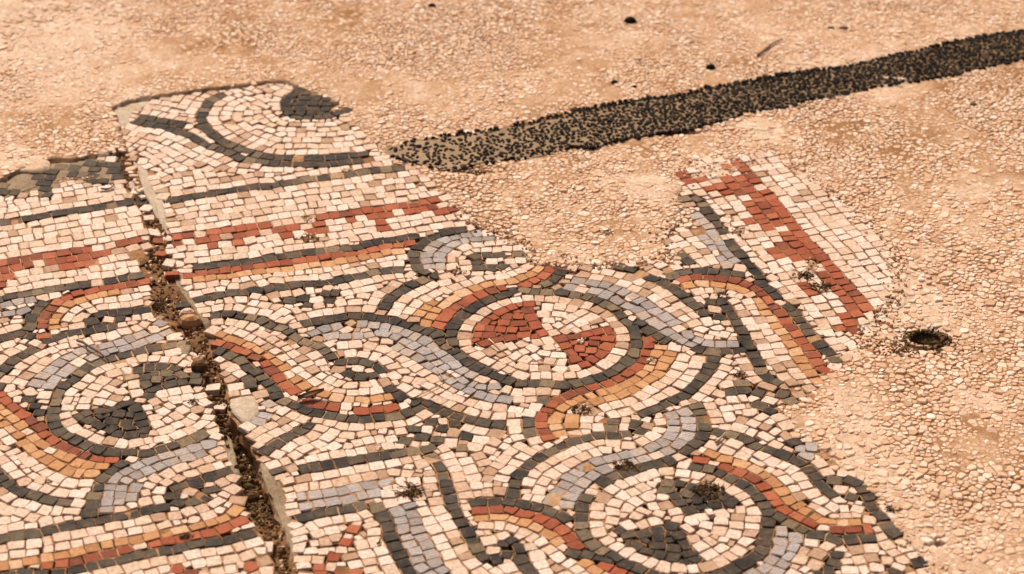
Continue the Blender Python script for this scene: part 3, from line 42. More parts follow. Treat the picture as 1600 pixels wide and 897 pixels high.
    ('right', 'guilloche_strand_right'): '''2312,23006,291,70,70d 2139,23089,3,70,70d 2251,23156,287,70,70w 1066,20998,303,70,70d 1029,20881,306,70,70d 1281,20954,277,70,70d 1162,20896,300,70,70w 338,21414,5,70,70d 1230,24105,282,81,72d 1360,24070,278,59,70d 1475,23981,237,82,74d 1593,23869,257,86,74d 1712,23757,246,70,72d 1811,23645,226,79,73d 1909,23505,218,89,71d 1975,23374,204,61,73d 2048,23246,211,88,76d 1832,23930,36,87,76d 1985,24003,32,80,75d 2153,24027,5,83,76d 2299,24008,301,62,75d 2433,23977,287,74,74d 2576,23935,294,91,68d 2345,23325,213,67,76d 2406,23195,183,76,75d 2443,23036,176,86,73d 2470,22874,171,70,70d 2513,22725,183,88,73d 2541,22568,164,72,75d 2564,22412,189,85,72d 2602,22245,182,87,69d 2646,22097,182,78,75d 2663,21937,171,75,70d 2725,21788,210,88,75d 2237,23330,308,80,74d 1406,22894,266,77,75d 1504,22773,230,90,74d 1593,22636,216,66,74d 1678,22546,248,62,77d 2036,22349,271,68,73d 2169,22304,290,87,70d 2321,22299,18,67,74d 2476,22328,27,90,69d 2174,22136,128,66,73d 2132,22010,116,61,72d 2089,21902,106,59,71d 2025,21787,101,71,77d 1945,21668,109,69,76d 1875,21561,95,62,72d 1801,21462,75,64,70d 1712,21386,71,62,76d 1611,21308,72,59,70d 1504,21222,56,83,72d 1384,21131,59,75,74d 1320,20812,96,82,77d 1181,20766,15,60,72d 1053,20738,1,88,72d 900,20731,23,61,70d 776,20691,36,65,77d 639,20629,39,84,74d 517,20528,72,65,69d 413,20453,54,82,70d 296,20332,83,85,76d 184,20203,95,85,71d 82,20049,87,90,77d 42,19892,142,84,70d 23,19730,154,74,72d 161,20970,156,84,74d 186,20805,173,86,75d 2442,21684,14,85,70d 2294,21509,3,78,69d 2443,21536,9,73,72d 2599,21501,265,80,73d 2856,21486,273,74,77d 2927,21367,211,73,72d 2590,21266,279,78,75d 2705,21180,241,63,73d 2796,21698,236,87,74d 1943,23843,48,84,74r 2088,23877,17,73,71r 2235,23872,303,69,74r 2380,23840,286,85,77r 2527,23801,275,68,74r 2651,23712,234,86,75r 2755,23609,210,66,76r 2803,23496,198,60,77r 2867,23358,187,87,70r 2921,23226,195,58,72r 2985,23095,185,86,71r 3022,22948,167,71,71r 3060,22801,199,75,69r 3120,22663,185,69,76r 3155,22529,196,74,69r 3205,22398,195,73,69r 3248,22254,182,79,77r 3294,22096,194,80,71r 3363,21956,233,85,71r 2007,23700,32,75,73o 2162,23727,303,85,75o 2334,23706,288,87,73o 2493,23651,279,78,75o 2603,23580,251,57,72o 2679,23492,215,63,77o 2754,23367,190,81,72o 2790,23219,184,67,69o 2819,23102,187,65,76o 2870,22979,170,69,70o 2908,22840,189,66,75o 2958,22716,195,72,76o 2996,22584,177,63,69o 3017,22453,190,80,76o 3079,22299,169,85,76o 3115,22133,174,74,76o 3139,21995,189,64,75o 3199,21867,189,80,76o 3243,21737,204,61,70o 1479,22582,179,59,72r 1489,22455,153,70,75r 1444,22309,132,78,71r 1408,22169,120,65,71r 1338,22032,88,83,72r 1243,21918,97,74,69r 1136,21802,71,72,72r 1020,21721,63,82,74r 866,21654,52,79,72r 744,21583,56,71,73r 608,21505,71,86,77r 498,21409,76,57,76r 419,21315,103,63,75r 371,21210,116,59,72r 313,21083,147,74,69r 310,20938,160,72,72r 337,20809,177,67,72r 378,20685,195,64,77r 1605,22409,147,58,75o 1565,22282,103,70,69o 1455,22007,117,73,73o 1391,21893,85,57,70o 1311,21811,78,62,71o 1197,21716,71,81,77o 1078,21615,53,77,71o 951,21562,35,63,75o 836,21525,57,65,75o 720,21448,68,67,77o 636,21359,59,56,72o 546,21260,88,80,73o 472,21138,111,57,68o 441,21020,147,64,74o 453,20896,172,62,70o 497,20770,186,66,70o 1711,22273,130,60,71o 1669,22158,110,72,74o 1602,22033,127,74,68o 1555,21882,91,66,76o 1471,21797,90,66,70o 1381,21703,83,60,72o 1284,21609,76,66,71o 1164,21518,62,85,76o 1044,21445,43,75,69o 898,21386,45,78,74o 768,21308,58,62,70o 628,21066,142,81,69o 612,20923,163,63,77o 760,23831,283,86,77b 913,23767,273,84,73b 1066,23734,273,65,76b 1160,23651,237,65,73b 1268,23568,238,66,76b 1356,23474,230,62,69b 1431,23378,232,59,73b 1532,23271,205,86,76b 1611,23145,232,74,77b 1718,23018,212,82,75b 1787,22898,206,61,70b 1926,22647,175,86,76b 2028,22530,259,71,75b 2141,22464,292,61,77b 2264,22464,308,65,74b 2410,22449,307,64,71b 649,23672,276,77,74b 943,23601,282,71,70b 1062,23507,257,80,73b 1185,23395,212,86,69b 1295,23270,243,78,71b 1388,23185,233,59,75b 1457,23065,207,81,71b 1545,22932,214,72,72b 1619,22824,233,63,74b 1711,22716,242,72,70b 1790,22618,232,58,73b 1872,22532,241,57,72b 1960,22456,257,63,74b 826,23969,258,72,74w 965,23901,271,82,73w 1112,23824,257,82,73w 1256,23745,258,86,70w 1390,23645,256,73,75w 1512,23542,235,77,71w 1603,23428,212,80,69w 1691,23294,220,83,72w 1769,23181,227,60,75w 1853,23074,228,57,73w 1908,22989,228,73,75w 2010,22863,208,72,75w 2086,22756,253,72,73w 2210,22694,283,62,74w 2331,22640,276,64,71w 847,24108,261,81,71w 965,24053,282,65,72w 1103,24008,278,78,76w 1227,23949,266,63,72w 1358,23889,246,73,71w 1447,23796,227,59,70w 1552,23705,252,70,74w 1632,23606,236,60,72w 1718,23499,210,76,76w 1776,23391,222,58,70w 1851,23259,217,75,77w 2005,23037,215,71,74w 2266,22779,45,72,71w 2098,23547,38,75,68w 2225,23576,6,59,69w 2357,23574,294,67,74w 2651,23324,185,74,75w 2675,23205,194,57,75w 2751,22967,167,80,72w 2776,22824,180,60,75w 2797,22700,183,65,76w 2857,22574,200,85,77w 2905,22438,173,59,76w 2913,22301,174,63,76w 2942,22181,185,57,70w 2987,22060,182,81,73w 3030,21928,174,56,74w 3057,21814,188,60,73w 2268,23446,287,58,72w 2478,23330,211,67,72w 2529,23213,184,62,70w 2577,23086,198,67,76w 2618,22935,177,86,74w 2663,22782,174,76,68w 2684,22635,165,79,73w 2722,22503,183,57,72w 2738,22388,170,62,75w 2769,22253,172,79,71w 2814,22111,200,67,69w 2858,21975,196,84,74w 2913,21822,190,71,70w 2972,21683,197,63,70w 3009,21580,183,62,74w 3035,21461,179,62,71w 1799,22020,115,86,75w 1721,21881,105,83,73w 1647,21759,96,62,69w 1556,21676,84,63,69w 1459,21575,90,73,75w 1365,21466,77,74,75w 1234,21383,36,80,71w 1096,21327,42,74,76w 966,21285,50,58,72w 849,21196,87,86,69w 788,21056,144,76,72w 778,20913,155,58,68w 2015,22161,142,64,74w 1968,22024,134,70,76w 1928,21900,119,59,69w 1876,21787,115,60,75w 1797,21678,94,76,72w 1690,21551,74,85,76w 1558,21445,72,81,73w 1449,21349,53,74,75w 1314,21281,55,72,70w 1186,21187,44,84,70w 1050,21126,42,71,70w 933,21043,113,68,68w 1543,24121,248,64,72w 1648,24018,252,81,74w 1773,24056,28,58,72w 1880,24117,42,69,73w 2294,21972,114,67,76w 2219,21834,103,77,69w 2154,21703,98,77,76w 2072,21562,101,85,72w 1972,21440,91,83,69w 656,20780,184,68,77w 1846,22203,126,65,70w 2279,21662,23,70,73w 2703,21613,259,86,69w 2713,21360,259,85,73w 2450,23506,271,68,77w 2482,22126,186,70,71w 2516,21989,179,70,74w 2531,21851,175,60,77w 2575,21732,210,77,76w 247,21291,125,83,71w 189,21158,140,68,77w 232,20642,189,72,75w 177,20460,89,59,77w 106,20354,89,62,72w 41,20260,105,69,76w -34,20126,88,79,76w -105,19988,130,62,73w 21,21002,168,76,76w 35,20835,168,79,73w 68,20689,197,68,74w 2315,21361,10,73,69w 2428,21389,16,57,75w 2474,21133,8,79,70w 2592,21063,236,67,69w 1713,24164,226,72,74w 1863,24266,48,82,75w 2604,24097,288,83,71w 2181,21469,95,61,74w 1779,22389,141,68,73w 3139,21593,214,62,71w 2158,22916,180,81,72w 48,21233,127,72,76w 79,20549,83,64,75w -10,20453,96,64,70w -81,20320,103,80,73w -165,20202,99,60,74w -218,20112,116,64,73w -254,19979,132,62,69w 894,20878,159,76,70w 2826,21202,238,71,74w 3462,22030,284,71,69w 2310,22090,112,66,66w 1842,22774,214,75,67w 138,19762,158,57,60w 270,20506,88,57,59w -78,20554,96,58,54w 1410,20914,285,64,53w 1182,21034,301,54,61w 642,21202,143,56,55w 2538,21382,69,53,54w 2346,21778,278,56,54w 2382,21898,111,59,57w 1926,22282,73,54,59w 2154,22594,287,59,54w 2358,22870,164,55,55w 1950,23146,217,67,57w 2994,23326,229,55,55w 2094,23386,200,57,55w 2550,23434,270,53,62w 2706,23830,232,54,55w 1362,24178,223,56,61w -234,19870,145,47,45w -198,20338,101,46,41w 354,20554,92,55,44w 474,20626,73,47,39w -54,20650,87,45,44w 762,20806,151,46,43w 1398,21022,283,45,44w 1290,21058,282,46,43w -6,21106,160,48,42w 1662,21214,63,44,41w 138,21310,131,46,44w 2058,21382,106,51,44w 3138,21442,187,44,42w 2730,21478,255,47,41w 2886,21610,198,44,42w 3066,21706,190,46,41w 3138,21718,201,45,40w 3318,21814,181,53,40w 2346,22186,121,48,40w 1878,22366,82,49,41w 2406,22558,306,49,43w 2046,22642,261,47,40w 2382,22738,276,49,40w 2694,23086,205,56,44w 2166,23446,199,46,41w 1854,23758,271,45,40w 1098,24118,273,45,44w 2094,24130,8,52,39w -306,20146,145,33,31w -150,20410,132,41,30w 534,20686,76,33,30w -66,20734,97,37,30w 66,21118,157,41,34w 942,21142,155,33,33w 1722,21250,12,33,31w 2826,21322,213,33,32w 3066,21382,155,34,33w 2790,21886,153,39,31w 2406,21982,163,36,31w 2754,21970,147,34,31w 2394,22054,57,33,29w 1518,22090,124,34,30w 3378,22138,198,33,31w 2430,22210,76,40,32w 2490,22234,39,34,30w 1746,22486,235,33,30w 2238,22570,288,33,31w 2430,22642,309,36,34w 1902,22846,203,34,32w 2262,22894,163,34,32w 2130,23302,201,35,30w 1302,23398,232,41,32w 2358,23434,281,33,31w 1974,23578,194,35,30w 1710,23890,264,35,30w 2694,23938,220,38,34w 1998,24118,7,33,34w 1458,24154,301,35,31w 1602,24202,236,38,32w''',
    ('right', 'guilloche_strand_lower'): '''3360,19667,269,70,70d 3288,19801,294,70,70w -101,18899,298,70,70d -31,18748,287,70,70d -193,18824,307,70,70w 3138,18761,298,70,70d 3075,18611,277,70,70d 3002,18508,312,70,70d 2920,18456,309,70,70d 3638,18468,313,70,70d 2955,20464,305,70,70b 3042,20520,301,70,70b 2994,20365,280,70,70b 1932,21256,194,59,71d 1950,21149,181,65,71d 1983,21009,166,61,69d 1991,20877,159,81,71d 1963,20712,123,90,72d 1881,20566,82,75,70d 1775,20450,89,85,72d 2135,20775,283,70,73d 2256,20720,285,71,72d 2395,20649,255,90,72d 2480,20551,216,75,69d 2618,20456,260,86,75d 2765,20385,253,87,77d 2908,20269,236,87,69d 2986,20133,201,71,73d 3052,20000,199,72,74d 3087,19864,214,71,73d 3179,19734,210,85,73d 3241,19941,296,82,77d 3400,19914,245,90,70d 3488,19780,194,69,77d 3527,19660,185,67,76d 3553,19512,187,79,73d 3610,19353,203,80,76d 3666,19209,187,76,76d 3712,19079,214,77,71d -330,19589,15,87,76d -180,19598,1,69,73d -46,19575,282,80,76d 119,19540,279,81,68d 253,19469,285,67,72d 384,19426,258,81,69d 516,19327,220,81,74d -21,18965,235,70,77d 58,18834,183,81,72d 82,18679,196,81,77d 146,18539,197,69,75d 204,18400,191,80,76d 253,18264,191,63,69d 311,18129,192,90,70d 374,17993,209,60,75d 421,17866,209,63,73d 476,17754,196,62,70d 516,17642,203,65,74d 566,17505,197,74,69d 3889,18624,181,62,69d 2899,20586,50,82,74d 2024,20368,252,84,69o 2163,20288,284,83,69o 2323,20228,267,81,72o 2455,20132,241,80,76o 2529,20016,226,65,69o 2617,19912,216,83,69o 2698,19752,190,78,77o 2742,19619,190,70,71o 2820,19521,219,57,70o 2884,19419,248,61,77o 2975,19346,245,56,69o 3088,19275,281,86,73o 3230,19245,1,61,76o 3372,19243,6,69,76o 1914,20292,292,87,71r 2159,20146,243,79,70r 2283,20071,249,73,75r 2414,19971,236,87,75r 2496,19824,201,79,74r 2569,19688,198,77,73r 2634,19561,200,60,72r 2690,19466,223,69,69r 2805,19347,236,79,68r 2917,19232,245,84,71r 3166,19154,300,71,76r 3326,19152,13,83,70r 3462,19152,6,58,74r -313,19450,312,85,77r -145,19463,4,79,73r -3,19447,261,66,77r 127,19383,288,86,72r 273,19312,254,76,70r 382,19218,241,66,71r 487,19120,215,74,76r 555,19008,222,61,71r 624,18894,218,68,76r 901,18567,254,71,71r 1025,18481,258,77,71r 1146,18402,250,63,71r 1255,18341,256,65,76r 1371,18264,245,77,71r 1490,18179,261,73,75r 1627,18111,260,67,76r 1716,18042,254,60,70r -302,19334,6,76,69o -135,19342,0,87,77o 6,19298,267,64,73o 114,19240,274,62,73o 229,19158,255,73,69o 349,19071,241,82,69o 447,18948,227,65,74o 699,18605,234,69,76o 786,18493,235,80,69o 887,18377,233,64,69o 968,18257,228,78,71o 1041,18151,222,61,76o 1129,18045,226,71,73o 1214,17927,226,79,75o 1306,17809,215,73,75o 1394,17696,225,66,73o 1643,21094,183,73,70b 1658,20961,155,62,72b 1664,20836,134,65,71b 1624,20712,114,75,74b 1549,20593,76,61,72b 1446,20510,68,86,69b 1291,20441,49,80,69b 1144,20377,46,71,77b 1017,20318,43,83,70b 871,20257,43,66,71b 745,20181,61,80,74b 653,20060,92,64,74b 584,19977,102,60,75b 522,19854,109,66,69b 457,19738,100,72,76b 389,19611,113,67,73b 1799,21162,215,85,71b 1840,21006,154,85,76b 1819,20859,136,66,71b 1786,20712,116,81,75b 1702,20571,103,87,73b 1594,20461,55,72,76b 1341,20304,42,70,69b 1218,20245,48,64,71b 936,20113,57,77,71b 816,19998,86,86,71b 718,19882,108,73,71b 649,19771,101,60,70b 588,19664,105,64,76b 546,19534,134,60,73b 1538,20980,180,81,72w 1513,20824,127,70,74w 1445,20717,73,73,75w 1328,20630,65,77,72w 1177,20568,305,73,76w 1042,20592,7,87,72w 888,20590,24,63,72w 748,20531,54,82,75w 625,20446,62,63,70w 512,20377,60,79,70w 402,20270,82,71,74w 302,20154,79,78,76w 224,20047,114,66,75w 162,19919,129,62,74w 964,20475,305,71,71w 842,20423,51,69,75w 730,20349,65,69,73w 606,20232,71,86,72w 506,20141,80,64,75w 408,20035,97,80,73w 324,19907,109,71,73w 277,19770,136,77,71w 2538,20361,229,67,73w 2638,20256,242,69,74w 2736,20179,243,56,71w 2827,20097,229,58,77w 2888,19988,182,74,74w 2929,19854,190,62,73w 2983,19729,190,76,74w 3058,19600,212,66,70w 3159,19511,246,69,70w 3266,19482,0,63,76w 3403,19465,274,67,70w 2350,20347,256,82,69w 2668,20053,218,60,69w 2737,19939,205,84,71w 2847,19670,199,86,68w 3061,19423,233,80,76w -252,19211,310,84,76w -109,19206,291,57,75w 0,19161,262,63,73w 118,19108,270,66,76w 284,18935,217,60,73w 370,18815,222,71,75w 447,18703,209,76,72w 538,18606,239,57,73w 613,18511,233,68,77w 709,18404,235,70,76w 795,18281,237,72,74w 892,18164,227,84,72w 1008,18034,237,85,71w 2081,21269,183,78,70w 2110,21121,180,77,70w 2129,20983,166,60,70w 2052,20558,100,82,75w 2335,20851,277,85,76w 2472,20770,257,66,73w 2604,20693,229,87,70w 3119,20224,200,80,72w 3181,20087,186,73,73w 2199,20441,272,67,69w -238,19752,7,61,70w -124,19777,301,62,75w 262,19639,280,65,69w 1148,18269,220,77,70w 1250,18145,230,76,70w 1335,18020,218,79,75w 1441,17885,219,82,70w 1531,17777,228,61,74w 234,18735,177,80,71w 283,18595,191,67,69w 331,18476,193,62,76w 382,18345,210,79,75w 439,18218,200,61,71w 489,18091,195,70,69w 542,17957,198,77,77w 599,17824,205,67,69w 649,17694,189,77,76w 702,17561,201,62,73w 2812,20711,51,59,76w 2261,20554,254,87,75w 3630,18914,203,72,73w 1494,18014,268,76,68w 196,18998,242,57,71w 1118,17809,231,84,74w 1219,17679,216,77,70w -32,18551,189,78,74w 43,18404,199,75,72w 100,18264,192,71,73w 141,18126,194,78,77w 212,17980,207,87,74w 272,17818,189,84,70w 346,17663,190,81,71w 404,17517,194,86,74w 3810,18438,194,62,68w 3889,18185,192,86,69w 3943,18017,195,84,72w 2250,21212,178,65,71w 2265,21066,181,85,72w 2369,21002,276,69,73w 2495,20925,252,74,70w 2710,20782,83,68,69w 516,18429,199,64,70w 574,18296,200,87,69w 637,18143,200,81,71w 688,18003,195,59,76w 733,17893,192,61,69w 784,17760,201,84,69w 2838,20893,37,68,77w 863,17903,221,87,76w 957,17772,231,72,77w 1043,17659,225,72,73w 1122,17557,225,65,69w 268,17470,191,78,76w 3696,18314,181,64,77w 3739,18188,189,66,72w 3785,18057,188,73,76w 3823,17925,200,63,77w 3884,17792,210,85,71w 3931,17645,192,67,77w 3976,17518,203,71,77w 2772,21029,55,83,71w 917,17569,242,74,70w 1012,17454,216,81,74w 46,17559,198,66,68w 3528,18311,195,87,72w 3592,18149,183,85,76w 3657,17990,183,86,70w 3704,17830,182,83,69w 3748,17697,182,60,73w 3801,17565,192,81,69w 774,17470,203,72,71w 1206,17470,222,67,74w 1326,17482,216,63,67w 1446,17470,221,65,70w 1566,17470,228,72,67w 2922,17494,189,77,72w 3042,17494,180,79,70w 3162,17470,184,75,68w 3282,17470,170,72,65w 3402,17470,184,70,70w 3522,17470,163,76,69w 3642,17470,195,64,72w 1482,17590,237,69,69w 3150,17602,180,73,66w 3282,17602,129,64,73w 3426,17602,160,65,68w 3570,17602,172,72,74w 3030,17710,175,66,66w 3354,17710,178,65,75w 4038,17710,205,63,69w 3150,17746,188,65,73w 3486,17734,180,79,68w 3258,17818,222,67,69w 3054,17854,181,75,73w 3378,17854,185,69,68w 3534,17854,188,65,67w 3990,17854,217,68,72w 3162,17926,180,65,70w 2958,17962,44,67,72w 3282,17962,149,68,66w 3438,17962,194,68,67w 3054,18034,261,63,67w 3174,18070,173,77,73w 3366,18070,158,69,70w 2886,18106,1,69,70w 3018,18142,305,63,68w 3246,18178,229,73,76w 3426,18178,207,77,68w 2874,18238,5,75,68w 3042,18250,300,72,66w 3330,18286,243,66,69w 3846,18322,191,66,67w 3054,18370,1,73,68w 3930,18466,196,78,71w -138,18490,224,78,65w 3690,18574,264,78,68w 3750,18682,177,64,66w 3846,18754,187,63,74w 3678,18778,207,64,74w 3786,18862,162,67,69w 3690,19498,193,70,70w 1458,20374,52,67,72w 3138,20362,169,69,73w 2706,20554,248,64,74w 2934,20734,43,67,68w 2622,20866,90,64,69w 2382,21238,172,63,69w 66,17458,193,55,60w 3846,17458,218,53,55w 174,17566,197,61,54w 3606,17746,180,58,55w 1590,17878,224,64,57w 810,18034,187,63,56w 426,18538,237,56,54w 174,18862,179,64,54w 3582,19030,198,58,54w 3282,19354,314,60,59w 2970,19510,252,58,53w 3246,19606,55,61,56w 150,19654,284,56,53w 2814,19798,150,56,54w 3306,20050,295,56,53w 2394,20446,259,61,53w 2202,20878,310,54,55w 1818,21310,194,54,59w 2190,21334,241,56,56w 150,17446,140,47,39w 882,17446,199,45,42w 4050,17446,162,45,40w 4086,17530,212,47,44w 258,17602,182,46,43w 1278,17578,234,45,40w 786,17614,204,48,39w 4062,17614,180,47,41w 1614,17710,254,45,41w 1002,17890,228,44,42w 3546,17962,195,51,40w 3486,18058,183,48,42w 750,18130,193,52,43w 3978,18214,228,54,44w 3954,18322,181,47,39w 1026,18346,301,44,41w 2898,18346,11,54,41w 486,18838,237,49,41w 3174,18850,44,49,40w 3738,18958,163,47,44w 3558,19126,196,51,42w 3174,19366,3,47,44w 3378,19354,300,47,41w 3714,19366,197,53,42w 3438,19570,274,47,39w 3630,19606,230,47,39w -150,19882,301,44,41w 2586,20122,234,45,45w 3270,20158,303,47,39w 1014,20194,64,46,41w 2502,20230,232,45,39w 1110,20242,36,46,42w 3222,20242,205,47,42w 1878,20410,81,51,40w 1086,20470,43,46,46w 1938,20470,103,50,39w 2814,20482,250,52,43w 2142,20626,142,48,41w 3018,20626,302,46,41w 2670,20950,83,47,45w 1530,21094,135,46,39w 2358,21130,158,47,40w 3750,17446,225,39,30w 3702,17566,145,34,32w 1338,17614,237,37,32w 834,17650,196,35,31w 1554,17662,242,38,31w 894,17686,225,37,32w 1062,17926,222,35,34w 942,17962,234,33,31w 1602,17986,217,35,30w 1398,18106,214,39,30w 714,18202,198,33,32w 3102,18466,11,34,34w 3786,18538,229,36,34w 366,18634,201,34,30w -54,18658,305,33,33w 3234,18742,41,36,35w 102,18946,247,34,31w 66,19018,237,40,32w 558,19186,206,37,30w 582,19402,252,35,34w 3486,19402,276,35,32w 450,19498,211,40,31w 3342,19558,269,35,30w 3390,19762,241,34,33w 390,19822,64,38,29w -66,19870,299,33,32w 426,19882,118,38,30w 2442,20278,233,41,31w 2574,20578,222,34,31w 1182,20662,295,38,30w 2754,20650,12,34,30w 2058,20686,125,33,31w 1266,20710,69,37,31w 2094,20878,157,33,32w 2478,21250,176,37,30w 1890,21346,193,38,33w''',
